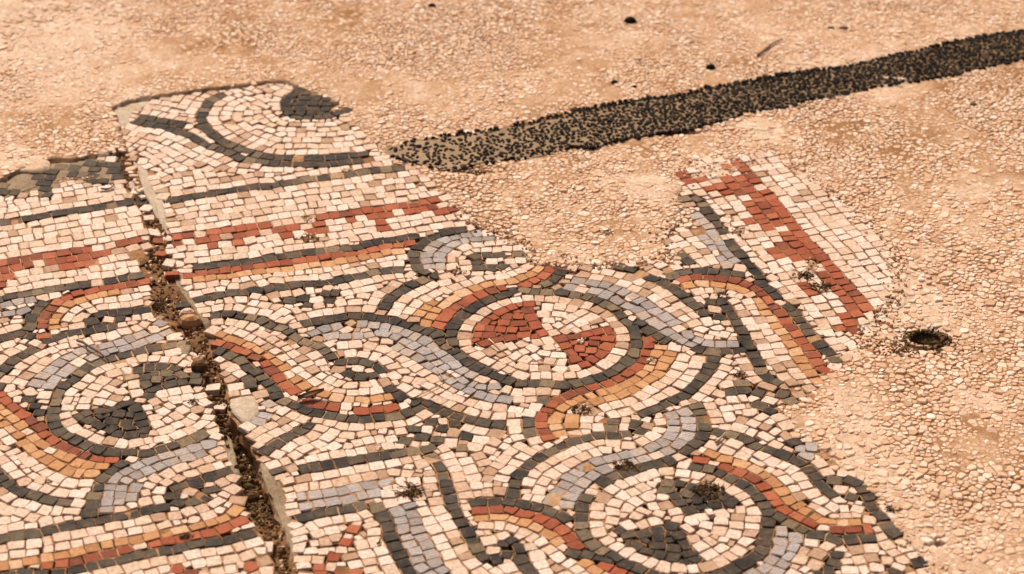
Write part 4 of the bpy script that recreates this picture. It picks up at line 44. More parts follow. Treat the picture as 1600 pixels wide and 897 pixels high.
    ('right', 'crescent_motif'): '''-3780,28405,90,69,77d -3855,28291,102,74,74d -3917,28134,134,91,72d -3943,27989,147,64,69d -3953,27864,144,66,76d -3938,27706,185,85,72d -3887,27548,201,87,73d -3807,27403,220,78,72d -3721,27268,229,77,69d -3617,27135,231,88,72d -3496,27041,256,71,70d -3387,26956,252,69,69d -3273,26872,267,70,71d -3148,26807,264,70,72d -3021,26743,288,74,70d -2885,26723,2,59,73d -2775,26732,296,59,72d -2649,26718,301,64,71d -2534,26725,6,66,75d -2394,26719,307,66,69d -2249,26735,12,67,77d -2105,26758,17,90,70d -1959,26792,15,65,75d -1836,26814,23,61,75d -4745,27692,267,84,77d -4600,27623,271,82,76d -4442,27559,279,85,73d -4305,27487,262,63,73d -4186,27407,241,89,71d -4069,27311,242,66,70d -3947,27199,227,88,76d -3849,27086,229,75,72d -3735,27003,265,64,73d -3632,26925,262,69,69d -3504,26841,243,77,75d -3396,26728,238,88,73d -3236,26644,280,81,76d -3074,26617,289,89,76d -2922,26582,308,63,74d -2777,26568,311,84,74d -2641,26560,4,63,73d -2478,26543,13,91,73d -2316,26551,13,69,72d -2197,26576,16,59,69d -2060,26603,27,91,75d -1891,26645,34,67,76d -1760,26679,46,67,69d -4703,27810,281,72,75d -4588,27768,282,61,73d -4448,27712,267,89,70d -4308,27650,278,62,75d -4190,27607,289,68,69d -2862,28388,93,76,64d -2772,28510,92,72,71d -2134,27954,93,67,68d -2235,27866,68,68,71d -2346,27794,26,69,69d -2475,27769,307,62,65d -2604,27774,307,67,71d -2737,27787,275,75,70d -2849,27881,211,57,68d -2885,28002,175,75,71d -2914,28140,169,64,67d -2896,28268,144,60,71d -2705,27882,300,79,71d -2563,27868,304,63,71d -2712,28025,297,87,71d -2543,28008,5,83,71d -2376,27992,303,85,71d -2693,28166,292,58,71d -2553,28152,304,82,71d -2385,28135,308,86,71d -2688,28308,0,84,71d -2532,28293,308,73,71d -3663,28312,93,86,72w -3751,28175,113,84,74w -3785,28025,145,70,72w -3806,27884,156,68,74w -3806,27750,185,75,73w -3757,27631,200,58,72w -3705,27502,214,65,69w -3614,27381,220,84,73w -3524,27278,230,59,77w -3433,27179,253,80,74w -3322,27091,248,57,69w -3234,27020,262,67,75w -3123,26955,262,61,70w -3006,26898,282,61,73w -2884,26871,296,65,76w -2754,26867,2,60,70w -2611,26870,307,84,70w -2473,26864,12,66,74w -2340,26869,13,66,71w -2196,26888,13,69,72w -2075,26913,20,63,73w -1929,26950,20,87,70w -1772,26999,33,76,76w -3996,27452,251,85,73w -4698,27959,282,68,74w -4565,27916,286,57,72w -4460,27874,269,56,76w -4346,27841,264,75,73w -4208,27764,290,78,71w -4062,27724,283,61,71w -3897,28498,90,71,75w -3972,28394,112,62,73w -4018,28293,128,59,70w -4060,28143,141,85,71w -4105,27979,140,87,73w -4825,27554,276,70,70w -4696,27494,274,65,75w -4593,27452,267,58,73w -4463,27400,268,76,75w -4321,27318,250,87,70w -4194,27228,261,68,77w -4096,27143,233,65,71w -4000,27044,233,79,77w -3885,26930,244,75,76w -3764,26838,258,75,74w -3647,26770,250,65,70w -3545,26657,240,85,73w -3434,26565,257,60,75w -3288,26512,284,84,71w -3149,26486,283,68,71w -3006,26435,298,81,74w -2857,26415,313,70,73w -2731,26420,294,69,70w -3501,28269,90,57,76w -3579,28161,106,82,75w -3635,28021,140,58,70w -3658,27897,152,73,74w -3642,27757,192,68,72w -3585,27629,204,62,73w -3512,27516,225,87,74w -3438,27383,223,58,70w -3346,27298,242,72,76w -3242,27226,248,59,73w -3136,27143,248,70,77w -3024,27070,252,64,72w -2907,27020,295,66,72w -2782,27033,311,58,69w -2647,27016,2,81,71w -2481,27018,302,75,73w -2322,27023,313,86,70w -2175,27052,25,68,75w -2044,27073,21,63,72w -1919,27111,34,69,70w -4662,28100,292,58,74w -4552,28069,275,56,69w -4442,28035,276,60,69w -4320,27987,283,73,74w -4164,28367,121,58,72w -4203,28226,129,86,72w -4233,28076,133,69,73w -4879,27410,275,61,69w -4778,27366,280,58,74w -4660,27317,275,60,69w -4536,27262,270,77,70w -4416,27199,274,68,75w -4303,27111,250,69,77w -4190,27017,235,86,69w -4074,26897,232,68,75w -3973,26797,243,79,72w -3856,26714,253,56,76w -3763,26659,254,59,75w -3659,26575,243,77,70w -3535,26465,239,84,70w -3421,26394,296,59,72w -3399,28149,94,58,75w -3475,28037,128,85,73w -3493,27877,151,76,70w -3481,27725,197,77,69w -3403,27603,226,72,71w -3311,27485,232,74,75w -3201,27373,246,84,72w -3080,27291,254,66,76w -2957,27207,258,80,76w -2823,27175,3,65,69w -2693,27176,7,59,77w -2578,27174,0,59,72w -2443,27175,5,71,77w -2310,27173,16,69,74w -2169,27202,13,78,71w -2032,27229,33,62,73w -1911,27273,34,57,74w -4592,28240,297,64,72w -4455,28196,289,73,71w -4331,28313,135,83,75w -4750,27204,277,73,73w -4624,27133,272,73,70w -4504,27073,266,62,73w -4407,27014,251,61,75w -4302,26918,230,75,75w -4183,26802,231,83,73w -4077,26694,251,72,75w -3970,26596,256,81,72w -3830,26529,255,57,69w -3749,26440,233,81,73w -3306,26374,277,64,71w -4374,26422,264,71,66w -4050,26422,260,63,75w -4278,26494,217,72,73w -4470,26506,232,75,67w -4146,26518,243,63,68w -4398,26602,233,80,73w -4554,26638,309,75,76w -4254,26638,222,78,68w -4674,26722,307,64,76w -4482,26746,232,72,72w -4362,26782,233,76,67w -1710,26818,10,67,67w -4710,26842,273,65,73w -4578,26842,255,67,70w -4746,26962,264,69,69w -2898,27322,212,67,66w -2778,27322,8,68,73w -2646,27310,8,67,72w -2526,27322,310,65,77w -2406,27322,6,73,67w -2262,27310,7,66,71w -2154,27346,11,64,66w -2046,27382,47,71,68w -3054,27430,259,78,69w -2358,27430,31,79,66w -2922,27466,305,79,67w -2790,27466,11,71,66w -2658,27442,5,67,73w -2526,27466,313,67,67w -2226,27466,11,71,67w -2106,27502,30,66,73w -3186,27526,267,76,68w -3030,27574,245,72,70w -2742,27574,314,76,70w -2586,27574,7,79,66w -2442,27562,292,69,73w -2298,27574,301,74,71w -2910,27610,276,67,72w -3270,27646,233,67,73w -2202,27646,76,65,76w -3150,27682,226,72,66w -3018,27718,216,69,68w -2118,27718,20,69,69w -3354,27754,195,67,71w -2886,27754,207,67,66w -3222,27790,226,65,73w -3078,27826,201,66,74w -3366,27898,152,64,68w -3258,27934,182,66,68w -3126,27934,167,63,69w -3030,28006,170,65,72w -3294,28042,94,71,68w -2238,28042,97,76,66d -3162,28078,99,67,74w -3054,28150,162,69,74w -3270,28186,82,67,71w -3174,28258,71,64,67w -3378,28294,87,70,66w -3054,28282,138,65,68w -4482,28330,294,65,66w -3282,28366,95,67,69w -3534,28402,81,71,70w -3150,28402,146,74,67w -3018,28402,109,66,76w -3678,28474,67,64,73w -3438,28474,87,69,77w -3306,28510,78,67,74w -2970,28510,89,69,70w -3582,28546,82,70,74w -3174,28546,84,67,73w -3426,28606,95,73,73w -3078,28618,112,65,70w -2922,28618,116,71,69w -3270,28654,86,79,66w -4470,26890,248,62,58w -4614,26962,286,53,58w -4794,27070,263,55,53w -1818,27142,31,56,59w -4854,27250,274,54,62w -3906,27322,221,57,54w -4938,27538,308,54,54w -4098,27550,3,54,60w -2046,27598,11,54,55w -4806,27850,275,55,53w -2970,27886,265,53,54w -2442,27886,2,56,56d -4350,28138,290,58,54w -2802,28150,310,55,53d -2418,28258,299,54,55d -4086,28438,116,56,56w -2670,28426,304,56,54d -3150,28714,92,53,57w -3042,28726,133,53,61w -2862,26314,0,46,43w -3198,26386,297,50,41w -3942,26446,205,50,43w -4686,27046,268,49,41w -3762,27142,221,53,43w -3834,27226,224,56,43w -1938,27394,41,48,41w -1974,27466,39,44,43w -2802,27682,195,44,44w -2622,27670,298,50,40w -2502,27670,301,49,39w -2406,27658,293,44,39w -2130,27826,18,56,41w -4194,27862,290,50,42w -4098,27838,275,46,40w -4806,27946,268,45,40w -4782,28030,16,49,41w -3774,28534,65,46,45w -3438,26290,293,40,30w -2790,26314,6,33,33w -2490,26446,16,35,30w -3318,26782,239,41,30w -1710,26914,6,33,31w -4518,26962,260,36,30w -4014,27610,39,35,32w -2718,27670,165,33,34w -2334,27682,296,40,34w -4830,27754,2,34,30w -2262,27730,66,36,33w -2358,27886,6,34,32d -4218,27934,301,34,30w -2274,28150,310,36,34d -2802,28258,102,34,30d -3450,28354,77,33,32w -4278,28414,127,33,34w''',
    ('right', 'border_line'): '''-4058,25645,6,82,76d -3918,25693,42,72,73d -3769,25759,46,81,72d -3626,25811,25,70,75d -3496,25854,27,67,71d -3373,25894,24,66,72d -3250,25932,54,67,71d -3113,25981,25,70,73d -2985,25999,5,65,69d -2865,26025,38,59,73d -2742,26083,36,83,77d -2603,26131,35,63,76d -2465,26188,18,87,73d -2290,26226,25,86,76d -2133,26268,13,81,69d -1975,26301,39,86,74d -1821,26365,41,74,74d -1690,26390,11,60,71d -1542,26428,26,82,73d -1391,26451,18,81,69d -4050,25808,23,78,74w -3909,25864,43,81,70w -3609,25968,26,75,72w -3473,26009,30,76,77w -3315,26069,28,87,73w -3165,26130,23,84,76w -2986,26157,7,85,76w -2863,26192,47,59,73w -2727,26244,42,84,69w -2578,26309,34,84,69w -2418,26351,31,67,75w -2292,26388,13,57,74w -2164,26406,28,81,73w -1892,26495,28,58,71w -1783,26520,26,57,72w -1653,26551,14,68,76w -1538,26573,22,66,77w -2967,25854,11,86,71w -4062,25952,9,69,72w -3922,26020,41,87,68w -3760,26076,18,82,76w -3621,26120,29,70,76w -3484,26168,27,66,73w -3361,26211,40,75,77w -3211,26259,29,75,77w -3087,26298,2,61,75w -1657,26702,33,67,72w -4078,26101,28,78,71w -3950,26170,28,67,75w -3811,26221,28,67,76w -3686,26271,34,76,73w -3545,26298,31,68,74w -4182,25750,289,66,75w -4218,25870,13,70,68w -3774,25906,34,74,74w -4266,25978,55,80,73w -4314,26098,25,66,69w -4206,26170,88,78,66w -4362,26206,35,63,70w -4086,26242,25,69,70w -4410,26314,36,65,69w -4278,26302,83,74,72w -3978,26314,22,80,71w -4182,26374,24,65,71w -1254,26458,8,66,71w -2970,26278,296,57,56w -3858,26350,29,56,60w -2598,26422,87,56,57w -2058,26470,22,54,55w -1410,26566,25,62,57w -3630,26386,78,54,42w -4182,26038,102,36,32w''',
    ('left', 'border_line'): '''-6774,24959,13,75,77d -6609,24985,30,89,77d -6453,25020,20,73,70d -6308,25046,19,75,73d -6155,25085,19,87,68d -5997,25114,14,74,71d -5854,25143,33,69,77d -5713,25201,26,82,72d -5556,25257,26,91,69d -5388,25328,35,86,71d -5229,25378,35,75,74d -5073,25417,27,88,69d -4915,25470,21,82,77d -4784,25519,28,62,75d -4629,25568,36,90,70d -6635,25135,21,86,75w -6480,25159,24,64,77w -6358,25182,17,61,71w -6230,25224,22,69,76w -6087,25245,10,76,77w -5932,25271,37,80,72w -5784,25327,48,77,76w -5630,25391,40,86,70w -5479,25443,31,81,69w -5329,25503,28,84,69w -5165,25551,31,80,73w -5012,25595,35,75,74w -4867,25646,40,86,70w -4718,25698,38,71,76w -6801,25250,30,87,69w -6637,25289,23,78,75w -6502,25324,11,59,70w -6361,25344,23,77,74w -6210,25366,30,74,77w -6072,25399,11,74,76w -5940,25431,42,69,71w -5814,25486,48,66,69w -5703,25535,43,56,74w -5586,25562,38,63,70w -5452,25617,31,73,69w -5299,25669,20,86,77w -5163,25701,40,66,74w -5020,25757,43,84,76w -4867,25808,30,80,74w -4733,25864,35,61,74w -4499,25315,41,77,70w -6881,25383,18,83,76w -6725,25420,14,80,74w -6571,25446,11,74,69w -6408,25492,23,85,77w -6246,25524,29,83,74w -6105,25555,29,66,77w -5895,25615,46,73,77w -5752,25670,29,82,70w -5471,25755,16,56,74w -5344,25791,23,78,76w -5212,25857,27,71,69w -5074,25900,27,67,74w -4926,25946,34,86,74w -4786,25990,24,61,68w -6834,25534,20,68,72w -6690,25558,14,75,70w -6570,25594,13,68,70w -6450,25630,26,65,75w -6330,25654,21,67,69w -6162,25666,73,63,67w -6582,25714,71,67,66w -6486,25774,31,66,72w -5766,25810,29,70,65w -5478,25894,20,69,68w -5370,25942,24,67,68w -5262,25990,41,70,67w -6726,24814,13,55,57w -6774,25090,36,58,58w -4530,25438,42,54,54w -4626,25750,308,56,60w -5454,26026,29,61,59w -5142,26014,40,53,59w -5358,26074,37,58,53w -4758,26098,18,64,55w -6630,24838,313,47,45w -6570,24874,26,49,41w -6942,25474,56,46,42w -5982,25522,51,46,40w -5610,25666,36,47,45w -6234,25738,74,49,41w -6426,25858,92,44,41w -5046,26026,37,45,40w -5262,26098,34,52,42w -6018,25594,58,39,32w -6702,25654,27,37,30w -6378,25918,94,39,32w''',
    ('left', 'guilloche_border'): '''-6414,23093,46,83,73d -6267,23143,50,70,71d -6148,23196,47,63,73d -6022,23242,47,66,69d -5905,23305,46,74,69d -5763,23357,39,64,72d -5629,23420,35,87,74d -5478,23487,21,79,70d -5347,23534,30,67,74d -5224,23588,39,64,73d -5100,23612,22,60,70d -4968,23648,25,81,77d -4824,23683,23,68,72d -4544,23762,32,88,70d -4421,23825,41,59,69d -4279,23872,25,79,77d -5254,23405,53,59,70w -5129,23460,30,82,73w -4157,23608,35,61,70w -4698,23722,19,72,69w -6186,23050,49,54,56w -6114,23086,82,39,31w -6042,23134,36,34,30w -6318,23230,51,33,30w -4242,23578,19,33,31w''',
    ('left', 'medallion_left'): '''-3209,20727,74,88,76d -3347,20608,69,85,71d -3457,20535,62,62,69d -3577,20481,52,67,71d -3721,20417,6,90,72d -3898,20412,7,84,70d -4057,20411,300,86,75d -4220,20476,270,90,75d -4358,20558,243,64,71d -4464,20628,251,65,74d -4573,20707,249,61,72d -4659,20795,215,71,69d -4720,20908,198,65,70d -4778,21043,175,73,74d -4779,21191,157,70,70d -4782,21323,148,73,72d -4771,21487,145,87,70d -4738,21639,128,63,70d -4668,21753,117,69,69d -4606,21876,105,71,72d -4549,21996,91,65,72d -4442,22091,71,84,72d -4319,22174,45,63,73d -4188,22241,29,83,76d -4045,22309,39,84,71d -3882,22380,30,79,75d -3734,22427,32,79,74d -3904,22013,12,79,64d -3760,22014,292,63,66d -3643,21976,267,68,71d -3524,21871,238,85,64d -3392,21834,9,60,71d -3519,21741,31,61,64d -3635,21694,51,79,65d -3785,21605,71,76,67d -3869,21688,197,72,70d -3905,21826,185,70,69d -3837,21486,306,70,71d -3788,21766,312,78,71d -3373,21724,302,65,71d -3995,21930,6,70,71d -3695,21899,304,69,71d -4431,21129,65,56,67d -4300,21175,14,78,68d -4159,21214,55,73,69d -4029,21307,49,83,67d -3930,21244,193,86,64d -3867,21080,182,84,65d -3819,20943,197,70,69d -3794,20816,149,60,71d -3905,20742,3,82,66d -4045,20759,289,58,71d -4144,20825,248,68,71d -4271,20906,240,87,70d -4384,21009,244,64,70d -4143,20981,1,75,71d -4006,20967,3,62,71d -4103,21119,286,69,71d -3975,21107,310,59,71d -3219,20937,85,78,70w -3330,20843,55,65,75w -3439,20747,74,81,74w -3599,20673,41,85,72w -3717,20639,29,57,71w -3854,20590,23,84,73w -3990,20581,289,58,74w -4119,20636,287,75,76w -4264,20674,259,75,73w -4398,20762,248,79,71w -4503,20869,226,77,76w -4596,20975,219,62,74w -4649,21090,195,69,74w -4680,21371,140,71,69w -4657,21534,119,75,73w -4595,21657,106,65,75w -4524,21782,107,67,69w -4328,22009,63,74,76w -4217,22079,56,67,71w -4093,22138,43,63,76w -3984,22180,10,56,75w -3864,22182,9,61,70w -3741,22178,299,62,75w -3619,22146,279,58,70w -3531,22089,269,62,70w -4053,21803,194,57,76w -4006,21667,178,87,69w -3971,21512,192,75,73w -3682,21493,34,59,73w -3559,21540,32,76,72w -3432,21588,45,70,69w -4928,21448,145,74,76w -4665,22092,92,80,75w -3690,22606,19,77,72w -4423,21919,80,80,72w -3671,22298,38,82,76w -3362,20982,79,57,73w -3452,20917,63,61,69w -3568,20819,57,83,70w -4481,21251,158,63,77w -4481,21384,151,69,74w -4457,21519,123,69,70w -4405,21619,113,57,74w -4339,21751,115,83,72w -4233,21880,45,87,76w -3486,21083,80,75,71w -3586,21003,78,59,70w -3678,20932,44,64,74w -4348,21354,152,68,70w -4312,21484,123,68,70w -4259,21601,103,62,77w -4195,21700,92,65,73w -3078,20806,58,69,68w -3714,21058,31,67,73w -3174,21058,132,66,71w -3318,21082,94,64,67w -3654,21166,75,71,68w -3450,21202,76,74,70w -3294,21202,31,72,66w -4650,21226,156,68,67w -3810,21238,194,66,67w -3582,21274,79,64,68w -3378,21310,82,63,69w -4218,21322,118,66,67w -3750,21346,69,79,73w -3246,21334,79,66,74w -3534,21382,39,76,67w -4158,21418,133,69,73w -3414,21442,36,73,67w -3294,21466,42,63,70w -4122,21538,71,66,70w -3426,21958,9,74,65w -3846,20302,281,53,54w -3954,20866,18,59,54d -4506,21070,63,54,60d -3894,21370,285,62,56w -4122,21946,11,54,57w -3738,20518,35,44,41w -3702,20758,160,45,46w -3114,20902,65,48,39w -4290,21058,241,50,40d -3186,21166,133,47,42w -3330,21598,113,48,42w -3642,21802,41,44,40d -3822,21886,191,44,42d -4062,22030,57,48,39w -3426,22054,295,50,40w -3486,22174,286,47,41w -3822,22282,34,55,41w -3666,20542,88,40,32w -3534,20602,45,33,30w -3798,20722,151,34,33d -4230,20770,273,33,29w -4338,20842,235,33,30w -4386,20878,301,32,32w -4218,21094,237,33,32d -4566,21154,83,36,34w -3786,21142,208,34,30w -3714,21238,88,34,32w -4374,21250,4,33,31w -4590,21310,148,35,31w -4578,21394,147,35,32w -4062,21418,133,36,30w -3654,21394,31,33,30w -4578,21466,116,33,34w -4110,21658,30,33,33w -4170,21790,123,32,30w -3558,22234,282,37,32w -3822,22498,300,39,29w''',
    ('right', 'medallion_red'): '''-106,23500,59,89,73d -261,23397,66,91,76d -367,23289,64,60,70d -456,23192,91,67,70d -552,23086,101,78,74d -610,22953,130,61,70d -653,22836,119,64,71d -672,22693,140,83,71d -655,22549,173,91,70d -388,22042,246,84,70d -287,21951,255,59,72d -151,21863,258,91,69d -23,21773,254,75,72d 109,21723,1,63,75d 237,21724,0,66,71d 383,21726,296,84,69d 531,21688,308,79,73d 675,21728,57,72,71d 811,21794,42,72,74d 935,21853,56,68,76d 1048,21921,68,67,71d 1149,22024,83,74,73d 1259,22158,86,87,75d 1338,22309,138,87,69d 1361,22481,149,90,75d 1366,22635,163,61,75d 1344,22779,185,87,75d 1267,22927,225,81,69d 1187,23089,199,91,73d 1125,23215,221,63,73d 1030,23306,239,62,71d 936,23386,260,65,71d 840,23457,260,60,73d 716,23506,286,70,74d 568,23552,293,90,71d 399,23553,5,72,77d 263,23568,296,58,74d 154,23625,282,71,76d 30,23596,57,60,73d -291,22934,99,84,63r -209,23035,74,60,66r -109,23154,66,86,66r 6,23239,45,59,68r 187,23177,176,73,67r 213,23038,183,75,71r 268,22884,179,87,70r 332,22727,195,61,63r 137,22688,12,82,66r -23,22626,27,76,66r -164,22583,38,79,66r -299,22517,60,65,68r -364,22692,147,62,64r -352,22820,140,69,67r -255,22663,311,86,71r -247,22805,307,60,71r -122,22790,298,67,71r 8,22774,296,63,71r -87,22929,309,82,71r 76,22909,11,81,71r 75,23052,300,75,71r 189,23325,3,81,71r 533,22599,33,78,71r 685,22652,27,81,67r 825,22696,40,66,66r 952,22743,42,74,71r 1054,22768,184,85,66r 1045,22598,138,78,70r 1031,22450,114,87,67r 958,22305,99,70,65r 861,22202,82,64,65r 760,22117,38,65,66r 697,22184,183,77,64r 648,22343,204,83,64r 584,22475,192,65,68r 741,22396,295,59,71r 859,22382,312,59,71r 885,22522,309,60,71r -73,23356,55,72,71w -199,23255,80,82,76w -297,23150,93,86,77w -399,23008,106,57,73w -443,22920,113,61,74w -498,22809,127,66,74w -516,22667,138,69,76w -505,22519,165,81,76w -451,22377,217,73,70w -368,22265,242,74,71w -254,22154,244,80,70w -134,22068,246,67,71w -23,21993,239,66,69w 103,21901,267,84,72w 247,21876,310,61,69w 361,21868,307,63,71w 495,21866,4,63,73w 632,21873,15,70,70w 767,21918,59,78,72w 888,21998,73,65,77w 1095,22213,111,66,73w 1155,22351,119,73,75w 1204,22467,129,60,70w 1220,22609,156,77,74w 1201,22750,183,72,71w 1152,22884,179,63,74w 1109,22992,201,57,69w 1054,23095,213,62,73w 962,23199,236,81,72w 851,23283,269,62,75w 722,23353,274,69,75w 598,23397,279,71,69w 449,23426,296,84,71w 308,23438,302,57,71w 185,23435,7,66,69w 49,23396,33,72,73w 1009,22092,86,73,75w -319,21802,247,87,69w -67,21618,263,60,70w 47,21570,291,62,75w 182,21574,0,77,74w 332,21576,8,76,70w 460,21548,293,60,75w 108,22051,261,79,69w 220,22025,4,69,76w 362,22016,10,74,69w 514,21999,257,83,75w 929,22937,195,57,69w 872,23047,225,69,77w 769,23134,235,71,76w 658,23208,282,59,71w 547,23252,293,68,77w 387,23250,310,72,72w 67,21427,3,74,73w 38,22268,244,63,72w 154,22191,250,82,70w 409,22174,298,68,73w 537,22145,289,58,74w 762,22929,207,85,75w 667,23024,242,81,72w 522,23112,288,81,69w 367,23106,308,74,76w 666,22030,33,74,68w -66,22174,222,64,68w 258,22246,216,77,66w 498,22282,308,75,69w 354,22318,290,67,68w 126,22354,216,75,69w 234,22414,251,75,68w 402,22426,186,64,71w 114,22498,93,65,69w 270,22534,16,64,66w 390,22558,33,68,75w 462,22714,202,64,70w 594,22750,75,66,69w 402,22846,192,66,66w 510,22882,232,74,68w 414,22978,1,67,71w 786,23614,279,68,71w 198,21418,7,58,62w -114,22282,219,56,53w 702,22786,76,58,58w 138,22810,14,60,54r 822,22810,34,58,53w -54,23050,22,55,58r 762,22282,296,49,40r -366,22414,269,46,40w 678,22498,194,45,44r 798,22498,307,44,42r -390,22570,57,46,39r 246,22642,3,46,42r 918,22618,3,48,45r 630,22846,75,47,39w 1014,22894,198,48,41w 594,22930,229,50,45w 1326,23002,269,45,43w 1290,23110,200,52,41w 270,23686,300,48,39w -6,23698,22,53,39w -114,21946,250,37,31w -6,22102,223,34,33w 246,22126,4,33,33w 306,22126,311,33,33w -162,22210,225,33,31w -42,22318,218,34,32w 498,22378,302,35,30w 486,22474,199,36,30w 174,22570,48,35,31w -138,22690,310,36,33r 906,22834,27,37,32w -198,22906,97,36,34r 510,23002,2,41,34w 54,23158,50,37,30r 270,23218,183,36,31w 78,23290,18,34,30r 306,23326,309,34,34w 66,23506,33,36,30w 786,23710,286,39,29w''',
    ('right', 'guilloche_strand_upper'): '''-999,23840,83,90,77d -1131,23739,61,66,75d -1205,23634,95,71,73d -1289,23524,85,66,73d -1371,23407,106,82,73d -1417,23253,127,75,70d 569,24005,115,79,76d 506,23859,104,85,69d 394,23744,66,70,77d 423,24080,121,81,69r 363,23938,111,79,70r 252,23822,75,68,73r 150,23738,59,65,71r -105,23641,43,59,75r -216,23593,42,65,77r -344,23515,59,84,76r -474,23419,77,66,77r -546,23338,78,59,73r -629,23250,92,56,69r -694,23149,107,62,70r -739,23015,116,82,77r -806,22872,115,69,74r 294,24075,102,65,70o 211,23964,88,60,72o 112,23897,60,69,77o 2,23814,46,64,77o -136,23773,34,76,71o -274,23729,45,75,69o -405,23646,64,77,70o -543,23556,65,86,74o -658,23428,78,79,77o -764,23297,83,86,76o -859,23198,108,64,71o -910,23056,122,81,75o -947,22897,147,83,70o -876,23322,92,70,72o -952,23220,109,56,75o -1006,23101,126,74,77o 100,24041,45,62,73w -1,23976,59,62,69w -114,23910,27,82,77w -264,23888,30,66,71w -399,23837,63,75,70w -514,23757,58,63,74w -645,23692,61,75,71w -749,23607,75,56,77w -857,23533,76,84,77w -971,23419,76,71,75w -1059,23302,119,84,71w -1142,23157,124,86,70w -904,23717,81,64,68w -1008,23614,71,81,75w -1119,23503,91,70,75w -1199,23392,114,80,77w -1257,23258,132,67,72w -1300,23115,131,70,74w -1079,22978,146,71,71w -1326,23749,104,70,76w -1395,23624,95,84,77w -1496,23496,102,66,70w -1538,23358,127,75,72w -591,23875,54,78,69w -1660,23454,131,66,74w 690,24082,123,65,70w 174,24154,67,80,74w -1194,23038,111,54,57w 510,23686,58,56,53w 606,23806,153,59,57w 30,24142,36,54,54w -822,23422,128,46,42w 642,23902,148,54,44w -522,23974,41,49,45w -258,23998,276,50,40w -162,24010,58,45,40w 582,24118,114,47,45w -1638,23302,167,39,32w -750,23482,126,34,31w 678,23974,158,32,34w -90,24034,66,32,32w -42,24070,44,37,31w 714,24166,149,33,30w''',
